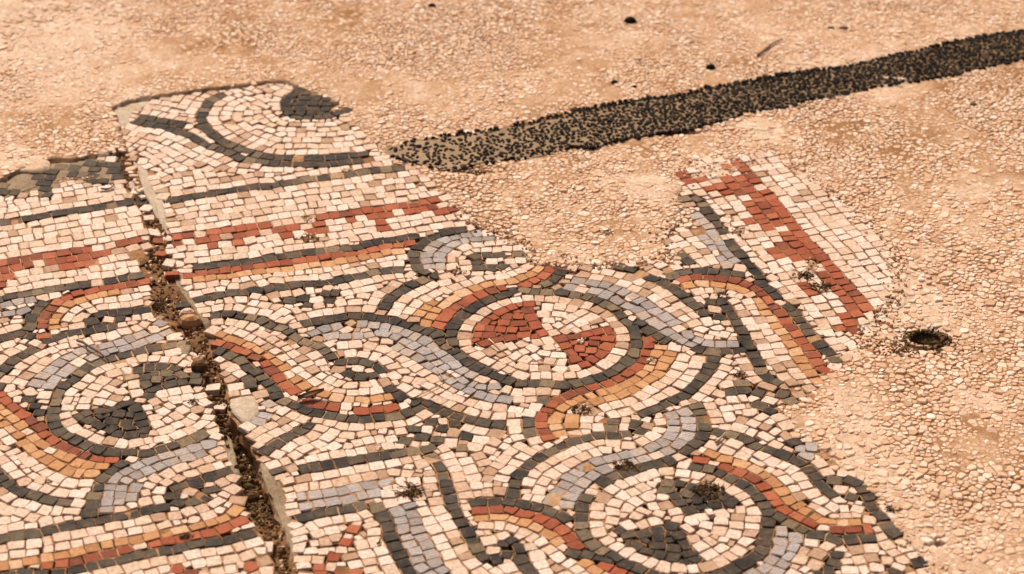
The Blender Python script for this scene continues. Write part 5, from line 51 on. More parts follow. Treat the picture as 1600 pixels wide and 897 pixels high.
    ('right', 'medallion_dark'): '''3458,19002,3,83,74d 3286,18972,16,90,72d 3119,18989,252,89,70d 2961,19063,295,87,76d 2841,19133,245,63,74d 2726,19231,250,77,76d 2607,19328,244,84,76d 1895,18181,261,83,70d 1736,18256,268,81,76d 1609,18322,274,67,74d 1461,18384,273,90,71d 1328,18444,268,58,69d 1208,18510,261,73,70d 1076,18577,247,79,70d 979,18696,229,84,75d 866,18797,230,59,74d 781,18901,205,82,76d 705,19047,199,91,77d 671,19199,156,61,72d 682,19340,145,69,70d 697,19488,142,82,71d 730,19626,127,77,77d 924,19909,66,87,71d 1042,19994,47,64,71d 1178,20076,55,88,69d 1305,20163,47,63,73d 1449,20209,31,85,73d 1585,20275,58,65,77d 1852,20155,275,71,68d 1976,20132,278,65,72d 2094,20065,250,60,71d 2186,19972,239,79,76d 2295,19867,229,71,70d 2386,19758,212,73,75d 2444,19642,188,60,75d 2483,19519,177,66,74d 2515,19412,169,60,72d 2499,19254,143,84,77d 2474,19089,136,85,77d 2432,18935,127,65,70d 2404,18822,96,59,75d 2326,18725,83,64,76d 2229,18622,73,88,76d 2091,18516,63,75,73d 1982,18429,47,68,69d 1833,18386,25,85,72d 866,18668,274,87,75d 725,18719,270,67,77d 595,18776,275,80,77d 2629,19103,149,75,72b 2604,18955,160,66,70b 2574,18815,124,87,75b 2508,18660,102,80,71b 2415,18536,64,75,71b 2304,18457,67,65,76b 2216,18384,60,60,71b 2117,18305,55,58,71b 2015,18219,68,71,69b 1806,18042,66,83,77b 1706,17943,67,63,69b 2737,19007,161,77,74b 2710,18858,125,78,75b 2650,18722,99,72,73b 2584,18610,90,63,75b 2510,18499,91,63,74b 2423,18380,96,84,69b 2356,18252,98,64,75b 2277,18134,101,68,74b 2205,18017,90,86,75b 2111,17889,94,69,76b 2028,17755,101,85,71b 1950,17632,101,62,72b 1563,19888,294,65,68d 1674,19873,296,60,65d 1816,19819,261,87,64d 1957,19741,260,81,69d 2087,19648,244,63,71d 2168,19558,96,78,65d 2012,19543,10,81,68d 1866,19513,34,60,65d 1755,19457,31,67,66d 1656,19564,190,60,69d 1612,19693,195,79,68d 1837,19593,301,60,71d 1529,19773,298,87,71d 1127,19046,33,84,71d 1281,19074,30,75,70d 1426,19136,39,81,67d 1557,19193,276,72,68d 1622,19051,181,83,70d 1666,18895,192,78,66d 1707,18759,199,59,65d 1545,18704,293,65,64d 1429,18747,286,64,68d 1311,18804,267,61,68d 1216,18893,231,72,66d 1054,19117,220,76,69d 1128,18910,299,58,71d 1407,18876,314,73,71d 1554,18859,303,76,71d 1419,19018,302,65,71d 1314,19991,50,69,70w 1430,20045,41,61,76w 1565,20077,3,76,73w 1714,20059,294,85,75w 1862,20017,277,60,73w 1958,19959,256,60,68w 2088,19887,254,87,68w 2205,19770,229,70,75w 2283,19659,214,66,76w 2341,19558,209,56,69w 2382,19432,166,68,72w 2369,19306,157,57,77w 2351,19190,139,62,76w 2313,19072,119,65,71w 2249,18954,99,71,68w 2179,18826,101,70,77w 2089,18739,70,62,74w 1985,18650,57,67,74w 1867,18575,37,80,73w 1718,18539,17,59,72w 1586,18537,292,76,69w 1441,18565,271,77,76w 1329,18628,244,58,72w 1219,18699,269,73,69w 1106,18787,242,67,77w 1011,18850,242,57,72w 923,18963,225,76,72w 855,19093,175,81,72w 835,19232,161,58,70w 842,19366,135,64,73w 907,19626,116,87,76w 1005,19763,88,80,70w 1091,19863,95,58,74w 3458,18853,6,70,77w 3318,18829,23,71,71w 3043,18873,243,70,73w 2907,18923,292,78,71w 1187,19911,51,66,72w 3456,18705,18,69,75w 3322,18666,22,61,74w 2940,18769,251,74,76w 2092,18137,29,76,72w 3499,19297,296,62,74w 987,19277,134,71,72w 990,19418,162,63,75w 1022,19543,121,80,74w 1096,19679,81,63,71w 1201,19736,51,64,72w 1321,19815,58,74,70w 2211,19334,150,69,71w 2193,19207,151,60,70w 2162,19073,138,77,72w 2022,18851,79,75,70w 1906,18750,64,79,72w 3474,18557,310,66,74w 3356,18527,16,57,75w 3225,18518,308,77,71w 2914,18597,257,75,71w 2753,18663,281,75,71w 1722,17775,266,84,69w 2690,18464,83,65,72w 2612,18374,76,56,75w 2527,18294,69,64,72w 1908,17938,14,83,72w 1131,19208,214,74,76w 1146,19468,130,66,71w 1212,19564,72,82,75w 1342,19654,67,77,74w 2060,19399,193,71,72w 2048,19275,147,75,76w 2018,19122,127,75,72w 1917,18954,72,56,73w 1821,18874,71,74,73w 1686,17470,258,72,69w 1818,17470,99,70,70w 1950,17470,109,64,72w 2070,17470,150,74,72w 2190,17470,99,78,66w 2310,17470,106,74,67w 2430,17470,101,72,70w 2550,17470,146,67,66w 2670,17470,96,80,67w 2802,17470,105,80,69w 1638,17602,272,64,77w 1770,17602,294,70,72w 2094,17602,81,74,66w 2226,17602,137,64,66w 2358,17602,47,70,67w 2490,17602,59,69,68w 2658,17602,52,80,67w 2790,17638,91,63,71w 2934,17638,75,69,68w 2262,17710,106,67,68w 2526,17710,122,65,68w 1854,17746,253,66,72w 2394,17746,154,67,69w 2658,17746,57,76,72w 2838,17746,64,71,75w 2934,17818,69,64,67w 2250,17842,56,70,68w 2454,17854,88,77,73w 2730,17854,67,66,71w 2598,17890,148,75,67w 2838,17914,66,64,71w 2334,17938,90,78,77w 2478,17998,94,66,77w 2658,17998,57,67,74w 2778,18034,68,74,67w 2526,18106,73,69,74w 2658,18142,66,67,68w 2754,18214,71,63,74w 3186,18286,17,66,66w 2778,18346,91,72,69w 3414,18406,63,65,69w 3582,18670,297,63,70w 1758,19006,179,65,69w 1854,19078,76,66,70w 1710,19150,218,71,72w 1890,19186,124,65,66w 1266,19222,213,69,67w 1398,19258,31,67,69w 1626,19294,281,65,67w 1758,19282,28,66,73w 1866,19330,32,70,68w 1206,19354,117,69,66w 1446,19366,277,69,73w 1602,19402,30,67,67w 1302,19426,92,67,73w 846,19486,137,63,72w 1398,19510,24,67,74w 1518,19522,195,75,73w 1746,19714,276,67,66d 798,19750,130,66,65w 1734,20194,283,67,66w 1698,20338,64,64,74w 1986,18034,13,61,53w 2382,18082,92,54,55w 3186,18394,6,59,57w 2790,18526,78,58,54w 3198,18646,28,65,58w 1758,18670,246,61,53d 2814,18802,105,61,55w 2046,18970,127,56,55w 2250,19438,157,59,59w 1482,19654,294,64,58w 1410,19870,117,53,53w 2130,17710,100,55,41w 1914,17818,294,53,39w 1782,17854,275,51,40w 2430,18178,87,54,42w 2178,18214,60,45,43w 1926,18286,264,49,43w 2670,18286,78,44,41w 1698,18394,274,49,42w 3282,18382,3,45,43w 3510,18454,40,50,41w 1638,18634,287,48,42d 1302,18946,224,46,40d 1518,18970,43,47,41d 3042,19150,304,54,43w 1086,19342,127,48,40w 1938,19414,28,45,42w 2034,20218,278,49,41w 1866,17554,119,38,30w 3030,17602,72,38,30w 2022,17938,91,37,31w 2082,18022,17,33,34w 2574,18202,59,37,31w 2250,18250,7,34,30w 1986,18334,263,35,31w 1590,18430,302,33,32w 2826,18442,80,33,33w 2694,18562,55,37,30w 2370,18622,54,35,30w 3546,18778,278,33,34w 2298,18850,90,35,31w 2118,18922,131,36,31w 1038,18970,11,35,33w 978,19042,226,41,30w 1962,19030,67,35,32w 1518,19054,32,33,30d 942,19162,174,38,30w 1518,19306,12,33,31w 2154,19438,146,35,30w 1746,19594,36,33,31d 1926,19630,27,33,30d 1842,19690,283,38,30d 1410,19750,57,34,34w 2058,19786,259,34,31w 822,19834,88,34,32w 1974,19834,205,37,31w 1902,19870,263,39,31w 1842,19906,249,33,33w 1446,19942,159,35,32w 1734,19942,275,40,33w 1578,19978,299,38,34w 1782,20278,35,34,32w''',
    ('right', 'striped_band'): '''2089,25694,38,72,77d 2238,25692,230,72,69d 2288,25563,184,68,76d 2327,25413,187,85,71d 2381,25273,182,80,69d 2443,25105,182,88,71d 2494,24959,172,66,74d 2548,24679,184,74,75d 2592,24555,195,66,72d 2658,24405,185,90,75d 2694,24260,179,62,69d 2736,24144,186,63,73d 2789,24014,209,70,73d 2828,23889,170,59,76d 2837,23754,183,79,70d 2902,23614,216,83,76d 2980,23474,191,78,75d 3105,23234,218,66,69d 3148,23111,204,62,71d 3190,22981,193,72,69d 3234,22849,190,64,75d 3260,22722,180,69,73d 3314,22594,201,60,75d 3365,22469,201,85,75d 3430,22320,204,85,70d 3477,22171,189,65,70d 1909,24480,212,61,72d 1969,24366,213,65,72d 2028,24232,206,82,73d 2121,25430,211,78,71b 2192,25302,199,64,74b 2256,25169,202,73,74b 2309,25056,200,58,75b 2340,24942,188,62,70b 2378,24798,180,85,70b 2419,24669,174,60,75b 2446,24539,187,67,73b 2484,24399,194,80,70b 2557,24256,215,79,75b 2075,25198,198,67,74b 2139,25080,204,72,71b 2201,24949,195,68,76b 2243,24806,191,70,72b 2295,24688,192,61,71b 2329,24582,188,60,73b 2435,24313,199,62,73b 2468,24170,178,80,75b 2131,24759,183,74,76w 2190,24626,208,84,71w 2241,24481,192,70,75w 2285,24341,183,70,73w 2313,24207,192,69,73w 1932,24799,210,80,70w 2000,24670,195,80,77w 2076,24509,199,81,71w 2125,24372,195,73,73w 2196,24219,206,85,72w 3501,22536,198,71,70w 3555,22405,206,71,76w 3633,22595,205,65,70w 3692,22468,199,81,71w 2973,23890,78,65,70w 2008,25001,193,58,74w 2046,24868,192,78,72w 2862,24166,213,79,66w 1866,24598,207,67,66w 2538,25198,123,65,76w 2118,25558,184,64,76w 3570,22282,201,62,54w 3762,22606,204,63,61w 2802,24298,178,54,59w 2778,24418,199,55,56w 2718,24550,199,61,58w 1830,24706,209,61,59w 1890,24910,211,55,60w 3594,22702,242,44,41w 3318,22906,192,48,39w 3294,23002,190,49,45w 3258,23110,168,54,41w 3210,23218,274,46,45w 2898,23998,201,44,39w 2358,24106,143,49,40w 2358,24442,170,56,40w 2478,24802,189,56,43w 2586,24994,223,50,40w 2046,25294,221,55,39w 2370,25630,182,51,45w 3366,22198,141,33,30w 3690,22678,233,37,30w 2010,25090,195,33,29w 2538,25090,126,32,32w 2214,25462,156,35,31w 2334,25726,224,33,33w''',
    ('left', 'dark_ring'): '''-6132,25862,297,64,71d -6001,25842,299,67,71d -5586,25780,289,73,71d -6188,26014,302,69,71d -5641,25931,295,73,71d -5681,26081,299,84,71d -5773,26239,308,74,71d -5638,26218,307,62,71d -5100,26137,287,68,71d -4971,26117,303,62,71d -5646,26363,298,86,71d -5362,26320,300,58,71d -5246,26303,294,59,71d -5117,26283,275,71,71d -4810,26237,314,73,71d -5534,26490,298,83,71d -5377,26466,283,76,71d -5127,26428,300,61,71d -4876,26390,302,73,71d -5187,26581,278,76,71d -5052,26561,301,61,71d -4908,26539,305,85,71d -6042,25702,309,66,70w -6330,25774,293,71,68w -5886,25762,308,73,73w -6282,25882,297,67,68w -4974,26674,304,69,70w -5070,26710,297,48,44w -6318,25978,293,33,30w''',
    ('right', 'stepped_band'): '''-3993,25507,36,87,69w -3854,25568,34,62,74w -3730,25602,25,63,69w -3609,25652,32,70,76w -3486,25685,36,59,75w -3367,25734,36,64,70w -3225,25779,22,80,74w -3105,25823,31,68,73w -2823,25920,40,74,75w -2674,25960,34,82,72w -2540,26001,37,63,75w -2410,26034,25,70,72w -2261,26070,26,75,75w -2132,26095,30,63,69w -2002,26122,23,57,70w -1897,26155,22,62,76w -1762,26188,28,74,75w -1622,26224,26,79,74w -1473,26254,20,74,73w -1327,26285,26,75,75w -1196,26326,34,56,75w -3933,25378,38,87,76w -3797,25428,41,61,74w -3660,25458,39,76,74w -3526,25505,41,79,70w -3389,25557,33,63,73w -3262,25602,25,63,70w -3139,25641,22,71,70w -3013,25693,35,66,73w -2875,25736,24,73,73w -2721,25778,19,85,74w -2570,25828,41,80,70w -2402,25882,20,86,70w -2242,25906,42,85,70w -2095,25952,31,76,71w -1804,26021,22,66,73w -1661,26070,28,84,76w -1512,26099,24,84,70w -1358,26129,32,65,76w -1215,26175,38,82,70w -3940,25209,32,63,70w -3807,25261,47,79,69w -3661,25311,16,65,74w -3534,25357,26,82,70w -3388,25396,27,64,74w -3251,25438,31,81,69w -3102,25501,27,85,76w -2931,25561,37,80,70w -2788,25608,15,74,71w -2665,25637,35,61,69w -2543,25669,43,67,75w -2387,25714,22,82,77w -2252,25761,32,64,75w -2134,25782,29,64,76w -2006,25811,29,62,69w -1883,25849,30,76,76w -1726,25890,18,80,73w -1593,25921,19,58,75w -1469,25945,27,60,70w -1350,25981,21,69,69w -1219,26001,34,64,76w -3980,25056,25,80,73w -3813,25097,34,84,70w -3674,25149,33,61,71w -3549,25187,26,71,71w -3415,25225,32,78,74w -3270,25276,33,74,73w -3153,25319,41,56,73w -3030,25354,22,65,77w -2914,25398,36,57,75w -2791,25428,27,74,69w -2649,25485,28,87,71w -2498,25528,40,62,72w -2384,25562,25,59,73w -2244,25594,34,86,77w -1964,25672,35,72,74w -1843,25703,26,59,70w -1710,25729,12,66,72w -1591,25767,39,61,74w -1481,25802,24,65,75w -1321,25829,16,86,76w -1187,25879,34,72,76w -1064,25930,41,59,73w -3956,24901,24,80,72w -3805,24945,26,80,73w -3659,24991,29,60,71w -3551,25029,45,62,71w -3413,25076,44,86,74w -3257,25121,27,69,77w -3110,25171,23,87,76w -2958,25211,33,74,72w -2840,25255,38,63,76w -2704,25295,25,77,75w -2546,25353,31,83,77w -2410,25392,23,62,76w -2283,25428,26,70,69w -2155,25450,14,65,74w -2021,25497,22,70,71w -1891,25536,41,65,72w -1757,25576,22,67,75w -1616,25609,31,86,77w -1462,25645,24,73,72w -1311,25682,33,79,69w -1178,25731,23,66,76w -1061,25773,50,58,74w -947,25817,54,63,71w -3920,24761,27,62,69r -3790,24803,24,72,71r -3651,24833,6,70,75w -3494,24878,23,86,74r -3330,24932,29,85,72r -3187,24978,33,64,76r -3062,25018,35,76,71r -2910,25065,37,82,70r -2773,25127,32,57,75w -2658,25149,29,71,77w -2243,25271,23,82,74r -2108,25309,23,63,76r -1974,25342,31,72,73r -1844,25386,30,67,72r -1730,25414,32,60,71r -1594,25455,27,72,72r -1442,25501,33,84,75r -1308,25534,19,61,77r -1176,25579,25,71,69r -1059,25614,26,57,75r -941,25668,46,81,72r -3894,24612,32,64,77r -3765,24650,16,69,72w -3620,24684,27,85,71r -3473,24738,41,64,74r -3343,24776,31,77,76w -3194,24804,31,74,76r -3043,24860,35,85,73r -2887,24914,27,74,69w -2743,24958,39,83,69r -2577,25018,33,87,71r -2426,25055,21,76,75w -2276,25102,24,75,69r -2153,25138,20,57,76w -2031,25176,32,74,73w -1900,25209,39,58,69r -1781,25249,14,63,76w -1657,25294,27,75,74r -1494,25324,21,86,69r -1351,25371,29,65,75w -1223,25404,22,66,70r -1085,25458,39,86,72r -946,25508,36,63,75r -3830,24480,37,58,76w -3713,24497,23,66,70w -3590,24531,23,58,71w -3481,24575,27,60,76r -3341,24601,22,83,70w -3190,24651,16,63,72r -3057,24694,28,80,76w -2924,24727,34,65,71w -2794,24786,31,81,73w -2635,24830,35,77,73r -2495,24876,31,75,70w -2359,24928,25,67,69r -2236,24956,21,68,72r -2079,25005,24,84,74w -1939,25041,26,61,72w -1815,25077,27,73,69w -1684,25121,22,72,68w -1554,25155,25,62,74r -1418,25195,26,70,70w -1275,25233,30,74,70w -1135,25284,39,81,70w -842,25394,33,85,76r -709,25453,36,70,71r -3831,24320,14,63,73w -3725,24356,20,57,77w -3592,24387,23,83,73w -3423,24415,29,74,71w -3270,24468,27,87,77w -3116,24510,17,71,74w -2975,24553,45,86,75w -2833,24611,41,64,74w -2721,24650,41,56,69w -2592,24683,26,70,73w -2090,24841,34,68,73w -1942,24874,40,84,71w -1781,24930,26,73,69w -1649,24976,36,63,71w -1517,25013,22,83,72r -1375,25064,36,60,77w -1265,25090,28,63,70w -1136,25134,44,70,72w -1002,25179,37,67,74w -863,25237,35,83,69w -717,25279,48,62,70w -3854,24171,10,87,76w -3696,24213,17,81,72w -3541,24232,22,74,70w -3408,24272,21,58,70w -3283,24307,19,72,70w -3125,24339,32,85,69w -2984,24387,36,78,74w -2842,24438,47,78,75w -2705,24478,20,56,77w -2599,24527,34,58,77w -2480,24555,29,62,76w -2362,24598,21,70,69w -2235,24624,32,57,69w -2104,24674,45,83,69w -1965,24710,32,63,74w -1838,24758,23,62,70w -1712,24801,37,81,70w -1581,24838,34,57,75w -1441,24881,20,75,73w -1309,24926,38,78,74w -1182,24972,32,57,71w -1045,25009,25,86,76w -889,25067,22,76,77w -760,25112,19,65,71w -2514,25162,21,70,66w -594,25270,59,65,67w -1002,25330,31,74,72w -834,25546,43,74,66w -2106,25618,38,64,75w -810,25702,45,75,65w -1974,25978,29,65,69w -1002,26026,17,65,71w -1074,26146,29,72,65w -3930,24442,28,57,57w -2190,24766,31,53,58w -4050,25270,44,56,58w -4002,24682,31,52,41w -2490,24682,21,49,41w -4026,24754,77,47,45w -2238,24838,23,47,43w -4026,25162,32,49,40w -2370,25174,19,46,42w -2370,25270,23,53,40w -4074,25366,51,49,45w -654,25366,69,47,44w -4110,25498,42,47,43w -942,25930,12,53,39w -1122,26026,10,51,39w -1110,26242,31,45,45w -3966,24538,7,33,33w -1878,24646,293,35,30w -4050,24838,80,37,33w -2550,25246,13,40,30w''',
    ('left', 'stepped_band'): '''-6692,24691,44,77,69w -6555,24750,14,75,74w -6424,24803,39,63,73w -6301,24855,33,65,71w -6178,24891,39,67,76w -6062,24943,37,66,74w -5942,24986,30,67,70w -5792,25027,31,75,69w -5644,25071,40,81,71w -5492,25116,40,84,76w -5331,25160,35,85,69w -5179,25224,41,71,73w -5061,25271,23,64,74w -4911,25310,30,78,70w -4785,25356,33,57,70w -4658,25405,35,86,69w -6685,24535,38,69,76w -6560,24573,35,74,75w -6400,24641,26,71,70w -6262,24691,50,84,75w -6119,24759,33,85,70w -5960,24810,25,68,77w -5846,24838,22,59,69w -5716,24887,40,84,69w -5569,24928,16,66,77w -5439,24977,25,68,71w -5302,25028,28,77,74w -5174,25064,32,74,77w -5028,25109,23,76,71w -4885,25151,42,75,72w -4736,25218,37,73,75w -4609,25253,38,64,73w -6630,24394,23,63,69w -6487,24440,32,75,70w -6362,24471,43,64,69w -6231,24543,31,84,70w -6070,24596,39,73,75w -5926,24657,38,87,69w -5787,24696,29,72,70w -5638,24744,33,66,69w -5539,24784,34,57,76w -5398,24823,42,85,69w -5243,24867,41,73,75w -5109,24924,40,67,73w -4998,24950,33,60,69w -4876,24990,22,65,72w -4731,25038,34,76,71w -4602,25082,31,72,74w -4463,25149,27,73,75w -6623,24215,26,70,71w -6476,24264,43,76,69w -6337,24326,42,78,77w -6194,24372,37,72,73w -5923,24472,44,76,70w -5793,24522,43,61,71w -5670,24565,28,66,76w -5531,24609,36,87,75w -5375,24671,34,77,71w -5216,24721,31,87,77w -5074,24759,30,68,73w -4945,24799,31,58,76w -4673,24890,35,80,76w -4534,24949,33,66,74w -4418,24992,29,68,75w -6562,24066,34,79,69w -6426,24129,39,59,73w -6317,24163,33,66,76w -6185,24201,44,73,74w -6034,24264,42,80,71w -5891,24306,45,72,74w -5750,24370,33,82,69w -5621,24412,45,63,73w -5485,24462,30,84,69w -5320,24517,26,82,72w -5173,24567,34,70,73w -5040,24593,20,67,71w -4910,24654,26,80,69w -4753,24704,40,74,69w -4611,24760,35,86,77w -4463,24805,41,71,72w -4334,24852,30,63,71w -6563,23915,21,80,74w -6395,23963,33,83,72w -6234,24020,36,82,76w -6100,24066,36,66,69r -5989,24115,39,57,74r -5867,24168,42,74,72r -5729,24220,32,76,74r -5600,24257,37,58,73r -5483,24310,32,74,74r -5336,24347,27,79,76r -5188,24394,38,79,73r -5040,24454,28,68,73r -4921,24475,25,58,70r -4805,24525,28,72,72w -4675,24568,29,68,71w -4523,24609,45,78,75r -4380,24677,47,83,77r -6484,23757,39,84,69w -6329,23815,37,74,71w -6184,23870,32,85,73r -6041,23921,44,71,72r -5915,23972,29,62,71r -5796,24019,34,60,74r -5666,24069,55,77,75r -5548,24113,35,59,70r -5422,24159,34,71,77w -5298,24203,17,61,74r -5194,24240,35,56,71r -5067,24265,27,60,75r -4941,24305,34,80,73r -4806,24358,37,64,76r -4682,24393,22,59,69r -4557,24434,43,75,71w -6478,23602,36,75,68w -6336,23651,31,82,69w -6171,23711,30,80,73w -6021,23761,27,75,70r -5873,23811,30,84,72r -5734,23876,46,71,77r -5583,23936,47,85,71w -5430,23986,28,85,75w -5268,24043,30,86,76w -5099,24099,28,87,75r -4960,24143,33,60,75r -4834,24179,42,78,69r -4694,24225,31,59,71w -4598,24265,39,58,75w -6452,23448,40,68,76w -6320,23491,26,73,73w -6171,23534,31,80,72w -6031,23584,21,61,73r -5906,23635,37,75,73r -5779,23684,19,71,69r -5542,23782,43,62,73w -5436,23835,37,62,75w -5297,23880,27,78,75w -5154,23917,31,75,69w -4775,24039,38,72,72w -4625,24073,29,83,72w -4478,24129,30,68,74w -6429,23276,30,70,71w -6294,23333,19,64,73w -6160,23378,29,75,73w -6035,23422,27,63,71w -5911,23462,28,72,69w -5775,23501,32,61,70w -5646,23567,37,85,72w -5499,23629,48,83,69w -5350,23685,36,71,76w -5204,23741,29,85,75w -5044,23780,27,78,69w -4902,23830,29,76,74w -4751,23871,22,78,75w -4604,23922,28,80,71w -4453,23970,58,77,71w -4330,24026,38,61,74w -5658,23710,12,64,66w -4494,24286,49,65,65w -6066,24406,35,80,70w -4386,24526,51,77,68w -4842,24826,36,63,70w -4362,24154,27,67,60w -4266,24550,53,66,59w -6486,24898,37,51,45w -4290,24730,4,41,34w -6414,24922,36,36,33w -6330,24946,44,36,32w''',
